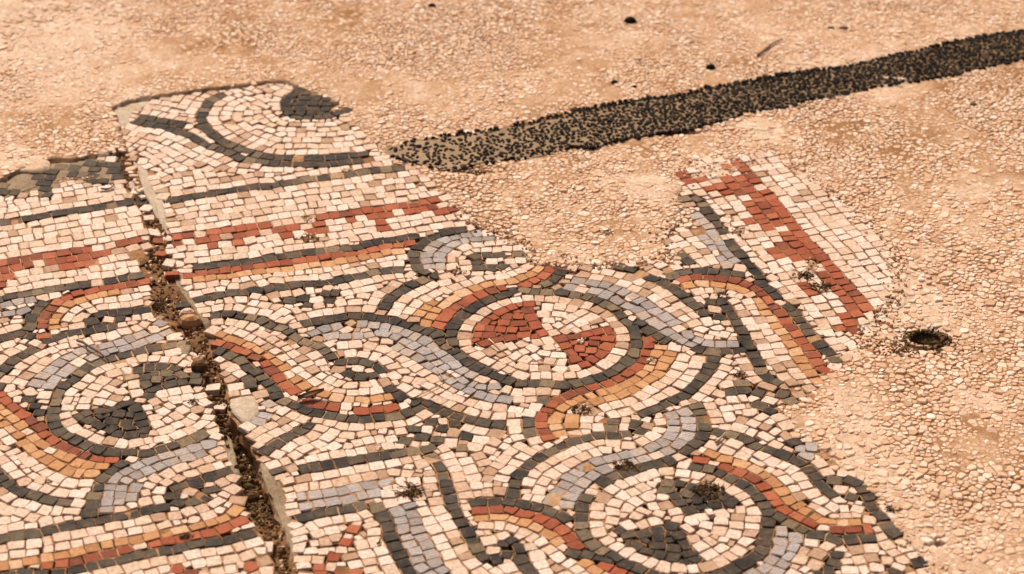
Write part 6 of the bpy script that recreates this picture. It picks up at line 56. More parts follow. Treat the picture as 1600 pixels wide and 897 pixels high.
    ('right', 'stepped_band_side'): '''3983,25453,188,70,73w 4008,25323,177,73,73w 4065,25178,185,77,69w 4118,25026,195,80,71w 4173,24899,198,67,75w 4215,24765,189,78,71w 3439,26521,201,71,71w 3492,26381,201,76,76w 3548,26257,206,69,74w 3605,26113,190,82,69w 3663,25966,179,69,69w 3708,25828,195,78,75w 3746,25708,189,58,73w 3795,25580,177,65,69w 3919,25139,197,87,77w 3971,25000,196,57,77w 4017,24883,199,80,75w 4068,24737,204,64,69w 4118,24603,184,84,75w 4177,24448,189,81,77w 4217,24295,191,79,75w 4279,24164,210,67,73w 3231,26675,206,84,76w 3285,26521,191,75,76w 3331,26392,202,64,77w 3385,26264,191,58,74w 3428,26153,194,77,69w 3489,25999,191,86,75w 3538,25846,184,65,70w 3574,25727,189,60,77w 3625,25606,200,62,70w 3663,25493,183,71,69w 3698,25354,187,67,74w 3740,25212,190,87,71w 3793,25055,187,76,69w 3836,24918,189,77,70w 3894,24797,197,59,74w 3947,24671,186,66,71w 3989,24529,193,86,76w 4037,24361,182,83,72w 4082,24228,194,59,77w 4136,24104,178,77,69w 4192,23960,200,79,75w 4255,23823,197,66,71w 4293,23701,186,73,70w 3082,26636,194,75,68w 3144,26479,192,87,77w 3190,26335,198,72,75w 3251,26192,193,78,76w 3305,26047,193,76,73w 3362,25927,198,60,77w 3396,25818,195,60,73w 3442,25684,188,76,69w 3484,25531,197,75,71w 3523,25416,181,60,71w 3569,25290,180,71,70w 3608,25134,183,84,72w 3652,24998,195,64,73w 3707,24879,187,59,77w 3746,24754,191,77,71w 3799,24608,193,79,69w 3850,24468,199,75,73w 3890,24342,186,57,76w 3947,24208,180,78,71w 3978,24065,192,69,77w 4042,23942,203,74,69w 4096,23807,191,75,73w 4139,23669,206,62,70w 4194,23531,189,85,74w 2950,26560,180,70,70w 2997,26419,199,74,71w 3045,26293,196,71,70w 3104,26174,187,69,71w 3147,26051,180,58,74w 3189,25943,190,59,76w 3235,25824,190,69,69w 3278,25696,180,68,73w 3316,25559,187,72,70w 3360,25423,188,70,75w 3392,25304,193,60,69w 3430,25177,190,72,75w 3475,25047,180,58,75w 3524,24923,198,77,74w 3565,24780,197,82,75w 3640,24616,190,84,73w 3689,24491,190,61,74w 3737,24344,173,84,71w 3773,24200,192,62,69w 3828,24081,200,76,75w 3878,23943,184,74,70w 3943,23794,192,86,69w 3992,23639,190,60,76w 4035,23534,187,70,72w 4084,23385,185,77,75w 2789,26534,190,86,77r 2853,26391,194,68,76r 2908,26254,197,82,76r 2957,26118,183,58,71r 3063,25853,197,60,76r 3115,25743,187,66,77r 3152,25606,186,85,70r 3193,25462,180,58,71r 3239,25322,183,81,72r 3279,25197,181,65,73r 3326,25039,174,84,76r 3383,24879,191,83,69r 3428,24734,189,78,70r 3480,24603,205,66,69r 3528,24463,193,67,75r 3574,24333,196,81,73r 3623,24210,196,56,70r 3674,24074,187,75,70r 3714,23944,178,71,74r 3765,23812,187,72,71r 3818,23679,183,69,73r 3858,23561,191,58,74r 3911,23434,194,80,72r 3960,23282,194,81,76r 2657,26472,183,82,71r 2784,26166,195,81,72r 2826,26030,204,59,77r 2876,25911,189,74,77r 2936,25787,195,61,73r 2968,25675,182,62,70r 3018,25536,186,84,72r 3057,25394,193,60,77r 3094,25281,173,57,73r 3139,25147,182,79,69r 3214,24874,179,62,74r 3249,24762,177,61,73r 3311,24622,195,81,73r 3371,24486,207,73,73r 3415,24357,180,60,73r 3550,23947,195,78,71r 3606,23799,195,86,71r 3663,23673,208,57,75r 3716,23557,192,61,70r 3755,23438,187,79,72r 3794,23263,189,79,73r 3837,23129,196,75,77r 2624,26140,191,84,71r 2690,25990,203,86,69r 2750,25836,197,74,76r 2796,25701,197,72,74w 2838,25566,187,65,71r 2896,25424,182,86,74r 2935,25280,187,61,72r 2969,25177,191,59,73r 3013,25034,183,81,69r 3059,24882,187,72,73w 3097,24753,177,69,71w 3157,24614,177,85,69r 3215,24465,194,74,76r 3266,24333,196,74,71r 3313,24192,187,66,72w 3415,23911,200,67,71w 3573,23494,206,86,71w 3630,23345,188,75,71w 3655,23211,189,67,71w 3690,23075,181,66,72r 3733,22939,184,83,71r 3774,22764,197,87,77r 2373,26398,190,80,77w 2429,26235,190,84,71w 2480,26097,195,62,76w 2518,25968,186,81,69r 2593,25837,203,60,75r 2635,25719,191,74,74w 2683,25588,182,58,74w 2714,25454,181,72,71w 2772,25331,189,80,76w 2816,25168,191,75,75r 2861,25024,175,82,69w 2909,24877,189,68,72w 2939,24761,188,61,71w 2980,24640,181,73,75w 3042,24497,194,77,70r 3087,24372,196,56,76r 3137,24243,190,75,70w 3173,24098,192,75,75w 3230,23959,205,74,69w 3277,23834,185,60,76w 3324,23708,192,71,69r 3374,23564,196,80,69r 3447,23428,189,87,73w 3489,23275,183,74,74w 3533,23127,178,75,74w 3577,22979,178,87,69w 3614,22814,190,66,72r 2213,26354,177,67,70w 2258,26246,183,57,74w 2306,26132,195,57,74r 2345,26020,190,68,72w 2398,25903,188,58,75r 2446,25784,201,69,70w 2501,25639,195,86,73w 2549,25501,193,61,69w 2586,25387,181,60,71w 2670,25120,183,65,70w 2772,24830,181,76,77w 2811,24681,182,77,71w 2857,24555,181,62,74w 2899,24427,195,58,69w 2939,24320,198,77,74w 3001,24164,179,71,71w 3038,24039,194,63,72w 3090,23903,186,85,76w 3140,23774,191,57,69w 3183,23649,194,72,70w 3250,23513,187,76,69w 3287,23375,193,67,70w 3335,23243,182,80,73w 3379,23084,189,75,75w 3423,22961,176,59,75w 3445,22842,179,61,73w 3480,22713,169,81,71w 2094,26261,189,85,75r 2152,26106,204,74,73r 2202,25975,198,79,69w 2268,25820,196,84,75w 2597,24848,180,57,73w 2992,23721,204,77,68w 3098,23460,198,58,74w 3146,23342,196,65,69w 2105,25846,197,81,69w 3858,22990,184,77,69w 3330,24034,202,70,69w 4326,24394,184,77,69w 4254,24622,189,63,69w 3186,24982,181,66,70w 3870,25270,199,64,74w 3810,25402,199,75,65w 3918,25582,176,74,70w 3006,25954,203,70,69w 2490,26458,193,80,67w 2310,26518,187,67,74w 2418,26590,221,74,67w 2550,26602,182,65,71w 3090,26770,188,71,69w 3222,26818,217,67,68w 3894,22774,198,58,55w 3966,23086,194,64,56w 3054,23578,196,57,57w 4302,23986,149,66,55w 3534,24070,189,53,54w 2682,24658,200,56,58w 2742,25018,176,54,60w 2658,25234,176,59,53w 2466,25366,211,66,55w 2418,25510,198,68,55w 2742,26278,197,55,60w 3366,26638,166,61,53w 2898,26662,180,68,59w 3378,22714,191,52,41w 3558,23614,181,45,44w 3402,23782,181,45,46w 3474,23818,197,54,40w 4338,24262,204,50,40w 4266,24514,194,46,44w 2634,24754,180,44,44w 4218,25042,194,47,40w 4158,25186,239,49,40w 3858,25690,192,46,44w 2070,25954,199,51,45w 2670,26602,176,48,39w 2982,26710,174,48,43w 3342,22798,197,38,32w 3966,22798,163,38,32w 4074,23266,172,39,30w 3534,24154,192,38,34w 2754,24934,170,33,31w 2574,25294,148,33,33w 4110,25294,166,33,33w 2070,26038,208,38,33w 2730,26362,200,35,30w 3306,26746,211,39,29w''',
}
SLAB = {'left': [(-0.7163, 2.5390), (-0.6628, 2.5778), (-0.6228, 2.6128), (-0.6155, 2.6289), (-0.5940, 2.6500), (-0.5691, 2.6665), (-0.5380, 2.6698), (-0.5194, 2.6781), (-0.4956, 2.6781), (-0.4894, 2.6731), (-0.4771, 2.6467), (-0.4648, 2.6016), (-0.4490, 2.5575), (-0.4435, 2.5390), (-0.4345, 2.5161), (-0.4262, 2.4861), (-0.4183, 2.4595), (-0.4230, 2.4377), (-0.4249, 2.4175), (-0.4150, 2.3920), (-0.4060, 2.3780), (-0.4070, 2.3572), (-0.3999, 2.3231), (-0.3912, 2.2990), (-0.3688, 2.2766), (-0.3564, 2.2602), (-0.3476, 2.2441), (-0.3474, 2.2265), (-0.3368, 2.2091), (-0.3285, 2.1965), (-0.3260, 2.1565), (-0.3159, 2.1414), (-0.3100, 2.1086), (-0.2979, 2.0794), (-0.2860, 2.0424), (-0.2817, 2.0323), (-0.2742, 2.0046), (-0.2687, 1.9801), (-0.2630, 1.9534), (-0.2571, 1.9402), (-0.2499, 1.9219), (-0.2419, 1.9014), (-0.2298, 1.8682), (-0.2254, 1.8446), (-0.2139, 1.7844), (-0.2068, 1.7385), (-0.5607, 1.7385)],
  'right': [(-0.1846, 1.7385), (-0.1925, 1.7844), (-0.2030, 1.8446), (-0.2057, 1.8564), (-0.2210, 1.9116), (-0.2338, 1.9532), (-0.2528, 2.0048), (-0.2572, 2.0325), (-0.2677, 2.0629), (-0.2825, 2.0940), (-0.2964, 2.1210), (-0.3029, 2.1593), (-0.3128, 2.1900), (-0.3246, 2.2314), (-0.3336, 2.2701), (-0.3434, 2.2964), (-0.3657, 2.3367), (-0.3902, 2.3920), (-0.3975, 2.4348), (-0.4103, 2.4787), (-0.4192, 2.5086), (-0.4363, 2.5544), (-0.4539, 2.6016), (-0.4742, 2.6665), (-0.4878, 2.7083), (-0.5057, 2.7684), (-0.5155, 2.8037), (-0.5032, 2.8217), (-0.4759, 2.8343), (-0.4358, 2.8452), (-0.4053, 2.8543), (-0.3752, 2.8617), (-0.3343, 2.8709), (-0.3142, 2.8802), (-0.2975, 2.8802), (-0.2900, 2.8709), (-0.2752, 2.8617), (-0.2593, 2.8463), (-0.2376, 2.8326), (-0.2178, 2.8146), (-0.2005, 2.7989), (-0.2031, 2.7723), (-0.1940, 2.7548), (-0.1805, 2.7289), (-0.1672, 2.7034), (-0.1585, 2.6865), (-0.1536, 2.6731), (-0.1197, 2.6533), (-0.1089, 2.6337), (-0.0911, 2.6128), (-0.0866, 2.5889), (-0.0724, 2.5763), (-0.0701, 2.5582), (-0.0632, 2.5466), (-0.0505, 2.5312), (-0.0465, 2.5121), (-0.0425, 2.5027), (-0.0179, 2.4951), (-0.0143, 2.4906), (0.0000, 2.4757), (0.0186, 2.4566), (0.0204, 2.4379), (0.0222, 2.4235), (0.0387, 2.4199), (0.0516, 2.4181), (0.0720, 2.4235), (0.0830, 2.4199), (0.1107, 2.4199), (0.1330, 2.4253), (0.1571, 2.4253), (0.1741, 2.4325), (0.1853, 2.4350), (0.1790, 2.4562), (0.1744, 2.4746), (0.1830, 2.4951), (0.1941, 2.5083), (0.1985, 2.5350), (0.1945, 2.5660), (0.2008, 2.5857), (0.1992, 2.6256), (0.1999, 2.6376), (0.2232, 2.6643), (0.2514, 2.6705), (0.2709, 2.6663), (0.2914, 2.6746), (0.3104, 2.6872), (0.3229, 2.6935), (0.3443, 2.6663), (0.3596, 2.6416), (0.3673, 2.6213), (0.3799, 2.5933), (0.3962, 2.5657), (0.4155, 2.5347), (0.4288, 2.5042), (0.4367, 2.4706), (0.4320, 2.4558), (0.4413, 2.4420), (0.4369, 2.3920), (0.4382, 2.3709), (0.4282, 2.3433), (0.4172, 2.3280), (0.4049, 2.3161), (0.4060, 2.2828), (0.3973, 2.2697), (0.3867, 2.2697), (0.3762, 2.2405), (0.3642, 2.2277), (0.3578, 2.2025), (0.3423, 2.1869), (0.3297, 2.1653), (0.3182, 2.1365), (0.2953, 2.1276), (0.2885, 2.1150), (0.2932, 2.0882), (0.3104, 2.0634), (0.3196, 2.0421), (0.3371, 2.0101), (0.3528, 1.9937), (0.3646, 1.9720), (0.3780, 1.9534), (0.3773, 1.9245), (0.3860, 1.8963), (0.3990, 1.8686), (0.4017, 1.8446), (0.4101, 1.7844), (0.4176, 1.7385)]}
MORTAR_PATCHES = [
  [(-0.5150, 2.8055), (-0.5027, 2.8181), (-0.4855, 2.8253), (-0.4628, 2.8289), (-0.4648, 2.8181), (-0.4811, 2.8037), (-0.4840, 2.7825), (-0.4854, 2.7562), (-0.4999, 2.7615)],
  [(-0.4691, 2.6698), (-0.4524, 2.6566), (-0.4430, 2.6256), (-0.4268, 2.5889), (-0.4104, 2.5421), (-0.4015, 2.4935), (-0.4102, 2.4906), (-0.4243, 2.5314), (-0.4434, 2.5857)],
  [(-0.3930, 2.4090), (-0.3787, 2.4061), (-0.3733, 2.3780), (-0.3597, 2.3476), (-0.3447, 2.3151), (-0.3321, 2.2898), (-0.3368, 2.2806), (-0.3516, 2.3124), (-0.3738, 2.3572)],
  [(-0.2565, 2.0325), (-0.2433, 2.0213), (-0.2380, 2.0048), (-0.2252, 1.9896), (-0.2172, 1.9427), (-0.2111, 1.9116), (-0.2014, 1.8564), (-0.2030, 1.8456), (-0.2098, 1.8712), (-0.2210, 1.9116), (-0.2338, 1.9532), (-0.2522, 2.0048)],
  [(-0.2972, 2.1424), (-0.2842, 2.1545), (-0.2686, 2.1472), (-0.2623, 2.1210), (-0.2667, 2.0951), (-0.2762, 2.0975), (-0.2820, 2.1033), (-0.2937, 2.1210)],
  [(0.4160, 2.3467), (0.4318, 2.3571), (0.4291, 2.3365), (0.4194, 2.3314)],
  [(0.3882, 2.2961), (0.4045, 2.3128), (0.4060, 2.2961), (0.3954, 2.2828), (0.3832, 2.2845)],
  [(-0.3672, 2.2473), (-0.3582, 2.2602), (-0.3493, 2.2441), (-0.3489, 2.2249), (-0.3611, 2.2249)],
  [(-0.2960, 2.0835), (-0.2874, 2.0629), (-0.2789, 2.0291), (-0.2728, 2.0048), (-0.2805, 2.0048), (-0.2902, 2.0380), (-0.2999, 2.0697)],
  [(0.1968, 2.5389), (0.1943, 2.5621), (0.2059, 2.5621), (0.2088, 2.5466)]]
BARE_PATCHES = [
  [(-0.4180, 2.4348), (-0.4178, 2.4283), (-0.4234, 2.4188), (-0.4287, 2.4153), (-0.4353, 2.4182), (-0.4404, 2.4228), (-0.4444, 2.4275), (-0.4485, 2.4348), (-0.4515, 2.4434), (-0.4458, 2.4517), (-0.4384, 2.4489), (-0.4319, 2.4479), (-0.4284, 2.4485), (-0.4218, 2.4439)],
  [(-0.4880, 2.4019), (-0.4892, 2.3987), (-0.4933, 2.3963), (-0.4954, 2.3949), (-0.5001, 2.3957), (-0.5055, 2.3964), (-0.5064, 2.3975), (-0.5092, 2.4019), (-0.5094, 2.4060), (-0.5051, 2.4087), (-0.5027, 2.4117), (-0.4981, 2.4106), (-0.4949, 2.4082), (-0.4910, 2.4049)],
  [(-0.2216, 2.4772), (-0.2218, 2.4718), (-0.2277, 2.4673), (-0.2333, 2.4677), (-0.2394, 2.4672), (-0.2447, 2.4698), (-0.2519, 2.4728), (-0.2518, 2.4772), (-0.2520, 2.4827), (-0.2449, 2.4881), (-0.2419, 2.4911), (-0.2348, 2.4867), (-0.2309, 2.4885), (-0.2250, 2.4815)],
  [(-0.2351, 2.5222), (-0.2369, 2.5197), (-0.2394, 2.5181), (-0.2424, 2.5152), (-0.2454, 2.5161), (-0.2481, 2.5169), (-0.2492, 2.5197), (-0.2500, 2.5222), (-0.2528, 2.5251), (-0.2491, 2.5270), (-0.2466, 2.5277), (-0.2429, 2.5287), (-0.2401, 2.5270), (-0.2367, 2.5254)],
  [(0.0801, 2.2545), (0.0792, 2.2520), (0.0794, 2.2512), (0.0765, 2.2487), (0.0744, 2.2492), (0.0714, 2.2504), (0.0698, 2.2526), (0.0707, 2.2545), (0.0713, 2.2566), (0.0713, 2.2587), (0.0744, 2.2590), (0.0771, 2.2594), (0.0799, 2.2586), (0.0806, 2.2572)],
  [(0.1568, 2.2188), (0.1552, 2.2142), (0.1535, 2.2104), (0.1512, 2.2105), (0.1489, 2.2082), (0.1472, 2.2108), (0.1450, 2.2145), (0.1447, 2.2188), (0.1462, 2.2224), (0.1479, 2.2241), (0.1501, 2.2292), (0.1524, 2.2257), (0.1546, 2.2256), (0.1560, 2.2229)],
  [(0.0791, 2.1210), (0.0789, 2.1166), (0.0777, 2.1147), (0.0750, 2.1122), (0.0727, 2.1103), (0.0704, 2.1150), (0.0683, 2.1162), (0.0679, 2.1210), (0.0685, 2.1241), (0.0719, 2.1266), (0.0734, 2.1290), (0.0755, 2.1305), (0.0770, 2.1287), (0.0784, 2.1254)],
  [(-0.0939, 1.9745), (-0.0897, 1.9707), (-0.0942, 1.9673), (-0.1000, 1.9675), (-0.1057, 1.9681), (-0.1115, 1.9663), (-0.1158, 1.9716), (-0.1142, 1.9745), (-0.1121, 1.9785), (-0.1120, 1.9806), (-0.1067, 1.9841), (-0.1013, 1.9840), (-0.0943, 1.9802), (-0.0920, 1.9785)],
  [(0.1192, 2.0147), (0.1184, 2.0112), (0.1162, 2.0078), (0.1118, 2.0064), (0.1078, 2.0057), (0.1059, 2.0101), (0.1021, 2.0119), (0.1017, 2.0147), (0.1034, 2.0177), (0.1055, 2.0212), (0.1091, 2.0218), (0.1122, 2.0229), (0.1167, 2.0204), (0.1176, 2.0181)],
  [(0.3511, 2.4133), (0.3501, 2.4066), (0.3465, 2.3995), (0.3442, 2.3996), (0.3402, 2.3960), (0.3381, 2.4033), (0.3365, 2.4079), (0.3330, 2.4133), (0.3372, 2.4212), (0.3388, 2.4236), (0.3436, 2.4316), (0.3472, 2.4302), (0.3494, 2.4270), (0.3534, 2.4212)],
  [(0.3585, 2.3683), (0.3543, 2.3628), (0.3540, 2.3600), (0.3488, 2.3559), (0.3444, 2.3537), (0.3427, 2.3601), (0.3379, 2.3625), (0.3378, 2.3683), (0.3386, 2.3746), (0.3426, 2.3775), (0.3471, 2.3785), (0.3521, 2.3821), (0.3558, 2.3778), (0.3568, 2.3735)],
  [(0.2721, 2.4935), (0.2728, 2.4893), (0.2705, 2.4845), (0.2674, 2.4817), (0.2644, 2.4839), (0.2628, 2.4843), (0.2591, 2.4898), (0.2595, 2.4935), (0.2598, 2.4972), (0.2644, 2.5038), (0.2664, 2.5021), (0.2693, 2.5035), (0.2722, 2.5005), (0.2746, 2.4975)],
  [(0.2486, 2.1838), (0.2471, 2.1801), (0.2453, 2.1760), (0.2435, 2.1733), (0.2413, 2.1704), (0.2388, 2.1734), (0.2391, 2.1793), (0.2390, 2.1838), (0.2403, 2.1886), (0.2413, 2.1911), (0.2428, 2.1946), (0.2450, 2.1956), (0.2465, 2.1926), (0.2474, 2.1887)],
  [(-0.0521, 2.4019), (-0.0539, 2.3970), (-0.0548, 2.3954), (-0.0597, 2.3941), (-0.0636, 2.3901), (-0.0660, 2.3923), (-0.0681, 2.3976), (-0.0702, 2.4019), (-0.0676, 2.4058), (-0.0673, 2.4080), (-0.0633, 2.4114), (-0.0593, 2.4128), (-0.0552, 2.4107), (-0.0528, 2.4069)],
  [(-0.2158, 2.1424), (-0.2173, 2.1402), (-0.2178, 2.1385), (-0.2203, 2.1363), (-0.2231, 2.1353), (-0.2252, 2.1377), (-0.2265, 2.1392), (-0.2287, 2.1424), (-0.2275, 2.1454), (-0.2269, 2.1475), (-0.2245, 2.1481), (-0.2216, 2.1488), (-0.2183, 2.1467), (-0.2166, 2.1446)],
  [(-0.1920, 2.6402), (-0.1944, 2.6371), (-0.1960, 2.6340), (-0.1980, 2.6342), (-0.2016, 2.6338), (-0.2053, 2.6362), (-0.2072, 2.6373), (-0.2096, 2.6402), (-0.2071, 2.6432), (-0.2053, 2.6442), (-0.2022, 2.6457), (-0.1990, 2.6478), (-0.1962, 2.6452), (-0.1923, 2.6433)],
  [(0.2726, 2.6305), (0.2703, 2.6253), (0.2676, 2.6209), (0.2608, 2.6200), (0.2542, 2.6200), (0.2477, 2.6222), (0.2453, 2.6249), (0.2441, 2.6305), (0.2437, 2.6351), (0.2486, 2.6406), (0.2560, 2.6427), (0.2614, 2.6409), (0.2693, 2.6397), (0.2717, 2.6358)],
  [(0.2276, 2.6467), (0.2242, 2.6426), (0.2196, 2.6387), (0.2144, 2.6329), (0.2087, 2.6359), (0.2034, 2.6375), (0.1963, 2.6408), (0.1989, 2.6467), (0.1973, 2.6517), (0.2030, 2.6538), (0.2091, 2.6569), (0.2159, 2.6562), (0.2213, 2.6572), (0.2274, 2.6516)],
  [(-0.5314, 2.6144), (-0.5354, 2.6108), (-0.5399, 2.6087), (-0.5439, 2.6055), (-0.5504, 2.6057), (-0.5593, 2.6083), (-0.5594, 2.6106), (-0.5627, 2.6144), (-0.5628, 2.6181), (-0.5586, 2.6206), (-0.5539, 2.6227), (-0.5476, 2.6240), (-0.5412, 2.6200), (-0.5372, 2.6171)],
  [(-0.5063, 2.6208), (-0.5052, 2.6178), (-0.5132, 2.6151), (-0.5173, 2.6130), (-0.5261, 2.6123), (-0.5330, 2.6137), (-0.5397, 2.6176), (-0.5378, 2.6208), (-0.5386, 2.6237), (-0.5342, 2.6275), (-0.5268, 2.6272), (-0.5206, 2.6278), (-0.5103, 2.6256), (-0.5102, 2.6237)],
  [(0.3149, 2.1642), (0.3142, 2.1620), (0.3125, 2.1587), (0.3110, 2.1579), (0.3094, 2.1585), (0.3075, 2.1602), (0.3061, 2.1610), (0.3064, 2.1642), (0.3072, 2.1670), (0.3084, 2.1683), (0.3105, 2.1713), (0.3121, 2.1696), (0.3134, 2.1698), (0.3156, 2.1675)],
  [(-0.4612, 1.9939), (-0.4612, 1.9920), (-0.4616, 1.9904), (-0.4633, 1.9897), (-0.4644, 1.9892), (-0.4663, 1.9907), (-0.4677, 1.9918), (-0.4676, 1.9939), (-0.4672, 1.9955), (-0.4670, 1.9972), (-0.4661, 1.9977), (-0.4645, 1.9986), (-0.4628, 1.9972), (-0.4628, 1.9961)],
  [(-0.1645, 2.7252), (-0.1635, 2.7204), (-0.1658, 2.7182), (-0.1670, 2.7164), (-0.1695, 2.7171), (-0.1719, 2.7188), (-0.1729, 2.7218), (-0.1737, 2.7252), (-0.1724, 2.7292), (-0.1725, 2.7337), (-0.1702, 2.7359), (-0.1682, 2.7371), (-0.1664, 2.7343), (-0.1643, 2.7302)],
  [(0.2905, 2.1115), (0.2905, 2.1086), (0.2874, 2.1047), (0.2862, 2.1057), (0.2836, 2.1054), (0.2816, 2.1050), (0.2805, 2.1088), (0.2807, 2.1115), (0.2816, 2.1142), (0.2831, 2.1158), (0.2849, 2.1174), (0.2876, 2.1199), (0.2890, 2.1172), (0.2905, 2.1139)],
  [(-0.1351, 2.0515), (-0.1349, 2.0498), (-0.1359, 2.0488), (-0.1364, 2.0476), (-0.1376, 2.0482), (-0.1387, 2.0486), (-0.1391, 2.0502), (-0.1403, 2.0515), (-0.1397, 2.0534), (-0.1389, 2.0536), (-0.1380, 2.0543), (-0.1370, 2.0550), (-0.1354, 2.0543), (-0.1348, 2.0529)],
  [(-0.3849, 2.0515), (-0.3850, 2.0493), (-0.3860, 2.0485), (-0.3875, 2.0472), (-0.3890, 2.0469), (-0.3914, 2.0487), (-0.3923, 2.0494), (-0.3927, 2.0515), (-0.3925, 2.0535), (-0.3921, 2.0552), (-0.3903, 2.0567), (-0.3883, 2.0551), (-0.3872, 2.0545), (-0.3851, 2.0539)],
  [(-0.3321, 2.2188), (-0.3319, 2.2155), (-0.3318, 2.2141), (-0.3362, 2.2114), (-0.3395, 2.2105), (-0.3430, 2.2139), (-0.3450, 2.2147), (-0.3478, 2.2188), (-0.3475, 2.2217), (-0.3449, 2.2232), (-0.3414, 2.2249), (-0.3376, 2.2268), (-0.3339, 2.2237), (-0.3327, 2.2217)],
  [(-0.3866, 2.3004), (-0.3865, 2.2975), (-0.3868, 2.2950), (-0.3885, 2.2954), (-0.3899, 2.2931), (-0.3917, 2.2954), (-0.3939, 2.2976), (-0.3950, 2.3004), (-0.3938, 2.3036), (-0.3928, 2.3046), (-0.3917, 2.3072), (-0.3894, 2.3057), (-0.3876, 2.3055), (-0.3873, 2.3039)]]
RING = [(-0.6217, 2.6066), (-0.6135, 2.6268), (-0.5934, 2.6471), (-0.5682, 2.6624), (-0.5186, 2.6748), (-0.4935, 2.6657), (-0.4780, 2.6247), (-0.4755, 2.6066), (-0.4968, 2.6054), (-0.5164, 2.6066), (-0.5299, 2.6187), (-0.5443, 2.6106), (-0.5487, 2.5887), (-0.5578, 2.5729), (-0.5829, 2.5847), (-0.6003, 2.5847), (-0.6115, 2.5709), (-0.6143, 2.5651)]

# ------------------------------------------------------------------ helpers
link = scene.collection.objects.link
CP, SP = math.cos(CAM_PITCH), math.sin(CAM_PITCH)
def spot(u, v):
    """Point of the floor plane for a place measured in the photograph (1600 px wide)."""
    x = (u-800)/FOCAL_PX; y = (448.5-v)/FOCAL_PX
    t = CAM_H/(SP-y*CP); return (x*t, (CP+y*SP)*t)
def seen(x, y):
    z = y*CP+CAM_H*SP; return 800+FOCAL_PX*x/z, 448.5-FOCAL_PX*(y*SP-CAM_H*CP)/z

def tag(o, label=None, cat=None, group=None, kind=None):
    for k, v in (('label', label), ('category', cat), ('group', group), ('kind', kind)):
        if v: o[k] = v
    return o
def mesh_obj(name, verts, faces, mat, parent=None, tint=None, smooth=False):
    me = bpy.data.meshes.new(name); me.from_pydata(verts, [], faces); me.materials.append(mat)
    if tint is not None:
        a = me.attributes.new('tint', 'FLOAT', 'POINT')
        a.data.foreach_set('value', np.broadcast_to(np.asarray(tint, np.float32), (len(me.vertices),)).copy())
    if smooth: me.polygons.foreach_set('use_smooth', [True]*len(me.polygons))
    o = bpy.data.objects.new(name, me); link(o)
    if parent: o.parent = parent
    return o
class Bag:
    """Collects many small solids that become one mesh."""
    def __init__(s): s.v=[]; s.f=[]; s.t=[]
    def add(s, v, f, t):
        b = len(s.v); s.v += v; s.f += [tuple(b+i for i in q) for q in f]; s.t += [t]*len(v)
    def build(s, name, mat, parent=None, smooth=False): return mesh_obj(name, s.v, s.f, mat, parent, s.t, smooth)

def inside(p, poly):
    x, y = p; c = False; j = len(poly)-1
    for i in range(len(poly)):
        (xi, yi), (xj, yj) = poly[i], poly[j]
        if (yi > y) != (yj > y) and x < (xj-xi)*(y-yi)/(yj-yi)+xi: c = not c
        j = i
    return c
def inside_many(X, Y, poly):
    c = np.zeros(X.shape, bool); j = len(poly)-1
    for i in range(len(poly)):
        (xi, yi), (xj, yj) = poly[i], poly[j]
        if yi != yj: c ^= ((yi > Y) != (yj > Y)) & (X < (xj-xi)*(Y-yi)/(yj-yi)+xi)
        j = i
    return c
def dist_many(X, Y, poly, closed=True):
    X, Y = np.asarray(X, float), np.asarray(Y, float); d = np.full(X.shape, 1e9)
    for i in range(0 if closed else 1, len(poly)):
        (ax, ay), (bx, by) = poly[i-1], poly[i]
        L = (bx-ax)**2+(by-ay)**2+1e-12
        t = np.clip(((X-ax)*(bx-ax)+(Y-ay)*(by-ay))/L, 0, 1)
        d = np.minimum(d, np.hypot(X-ax-t*(bx-ax), Y-ay-t*(by-ay)))
    return d
_LAT = rng.random((256, 256))
def vnoise(X, Y, s, k=0):
    X = np.asarray(X)/s+17.3*k+100; Y = np.asarray(Y)/s+9.1*k+100
    i = np.floor(X).astype(int); j = np.floor(Y).astype(int); u = X-i; v = Y-j
    u = u*u*(3-2*u); v = v*v*(3-2*v); g = lambda a, b: _LAT[a % 256, b % 256]
    return (g(i, j)*(1-u)+g(i+1, j)*u)*(1-v)+(g(i, j+1)*(1-u)+g(i+1, j+1)*u)*v - .5
def ragged(poly, step, amp, seed=0):
    """Subdivide a closed outline and make it uneven."""
    out = []
    for i in range(len(poly)):
        (ax, ay), (bx, by) = poly[i], poly[(i+1) % len(poly)]
        n = max(1, int(math.hypot(bx-ax, by-ay)/step))
        for k in range(n):
            x = ax+(bx-ax)*k/n; y = ay+(by-ay)*k/n
            out.append((x+amp*2*(float(vnoise(x, y, .011, seed))+.5*float(vnoise(x, y, .004, seed+3))), y+amp*2*float(vnoise(x, y, .009, seed+7))))
    return out

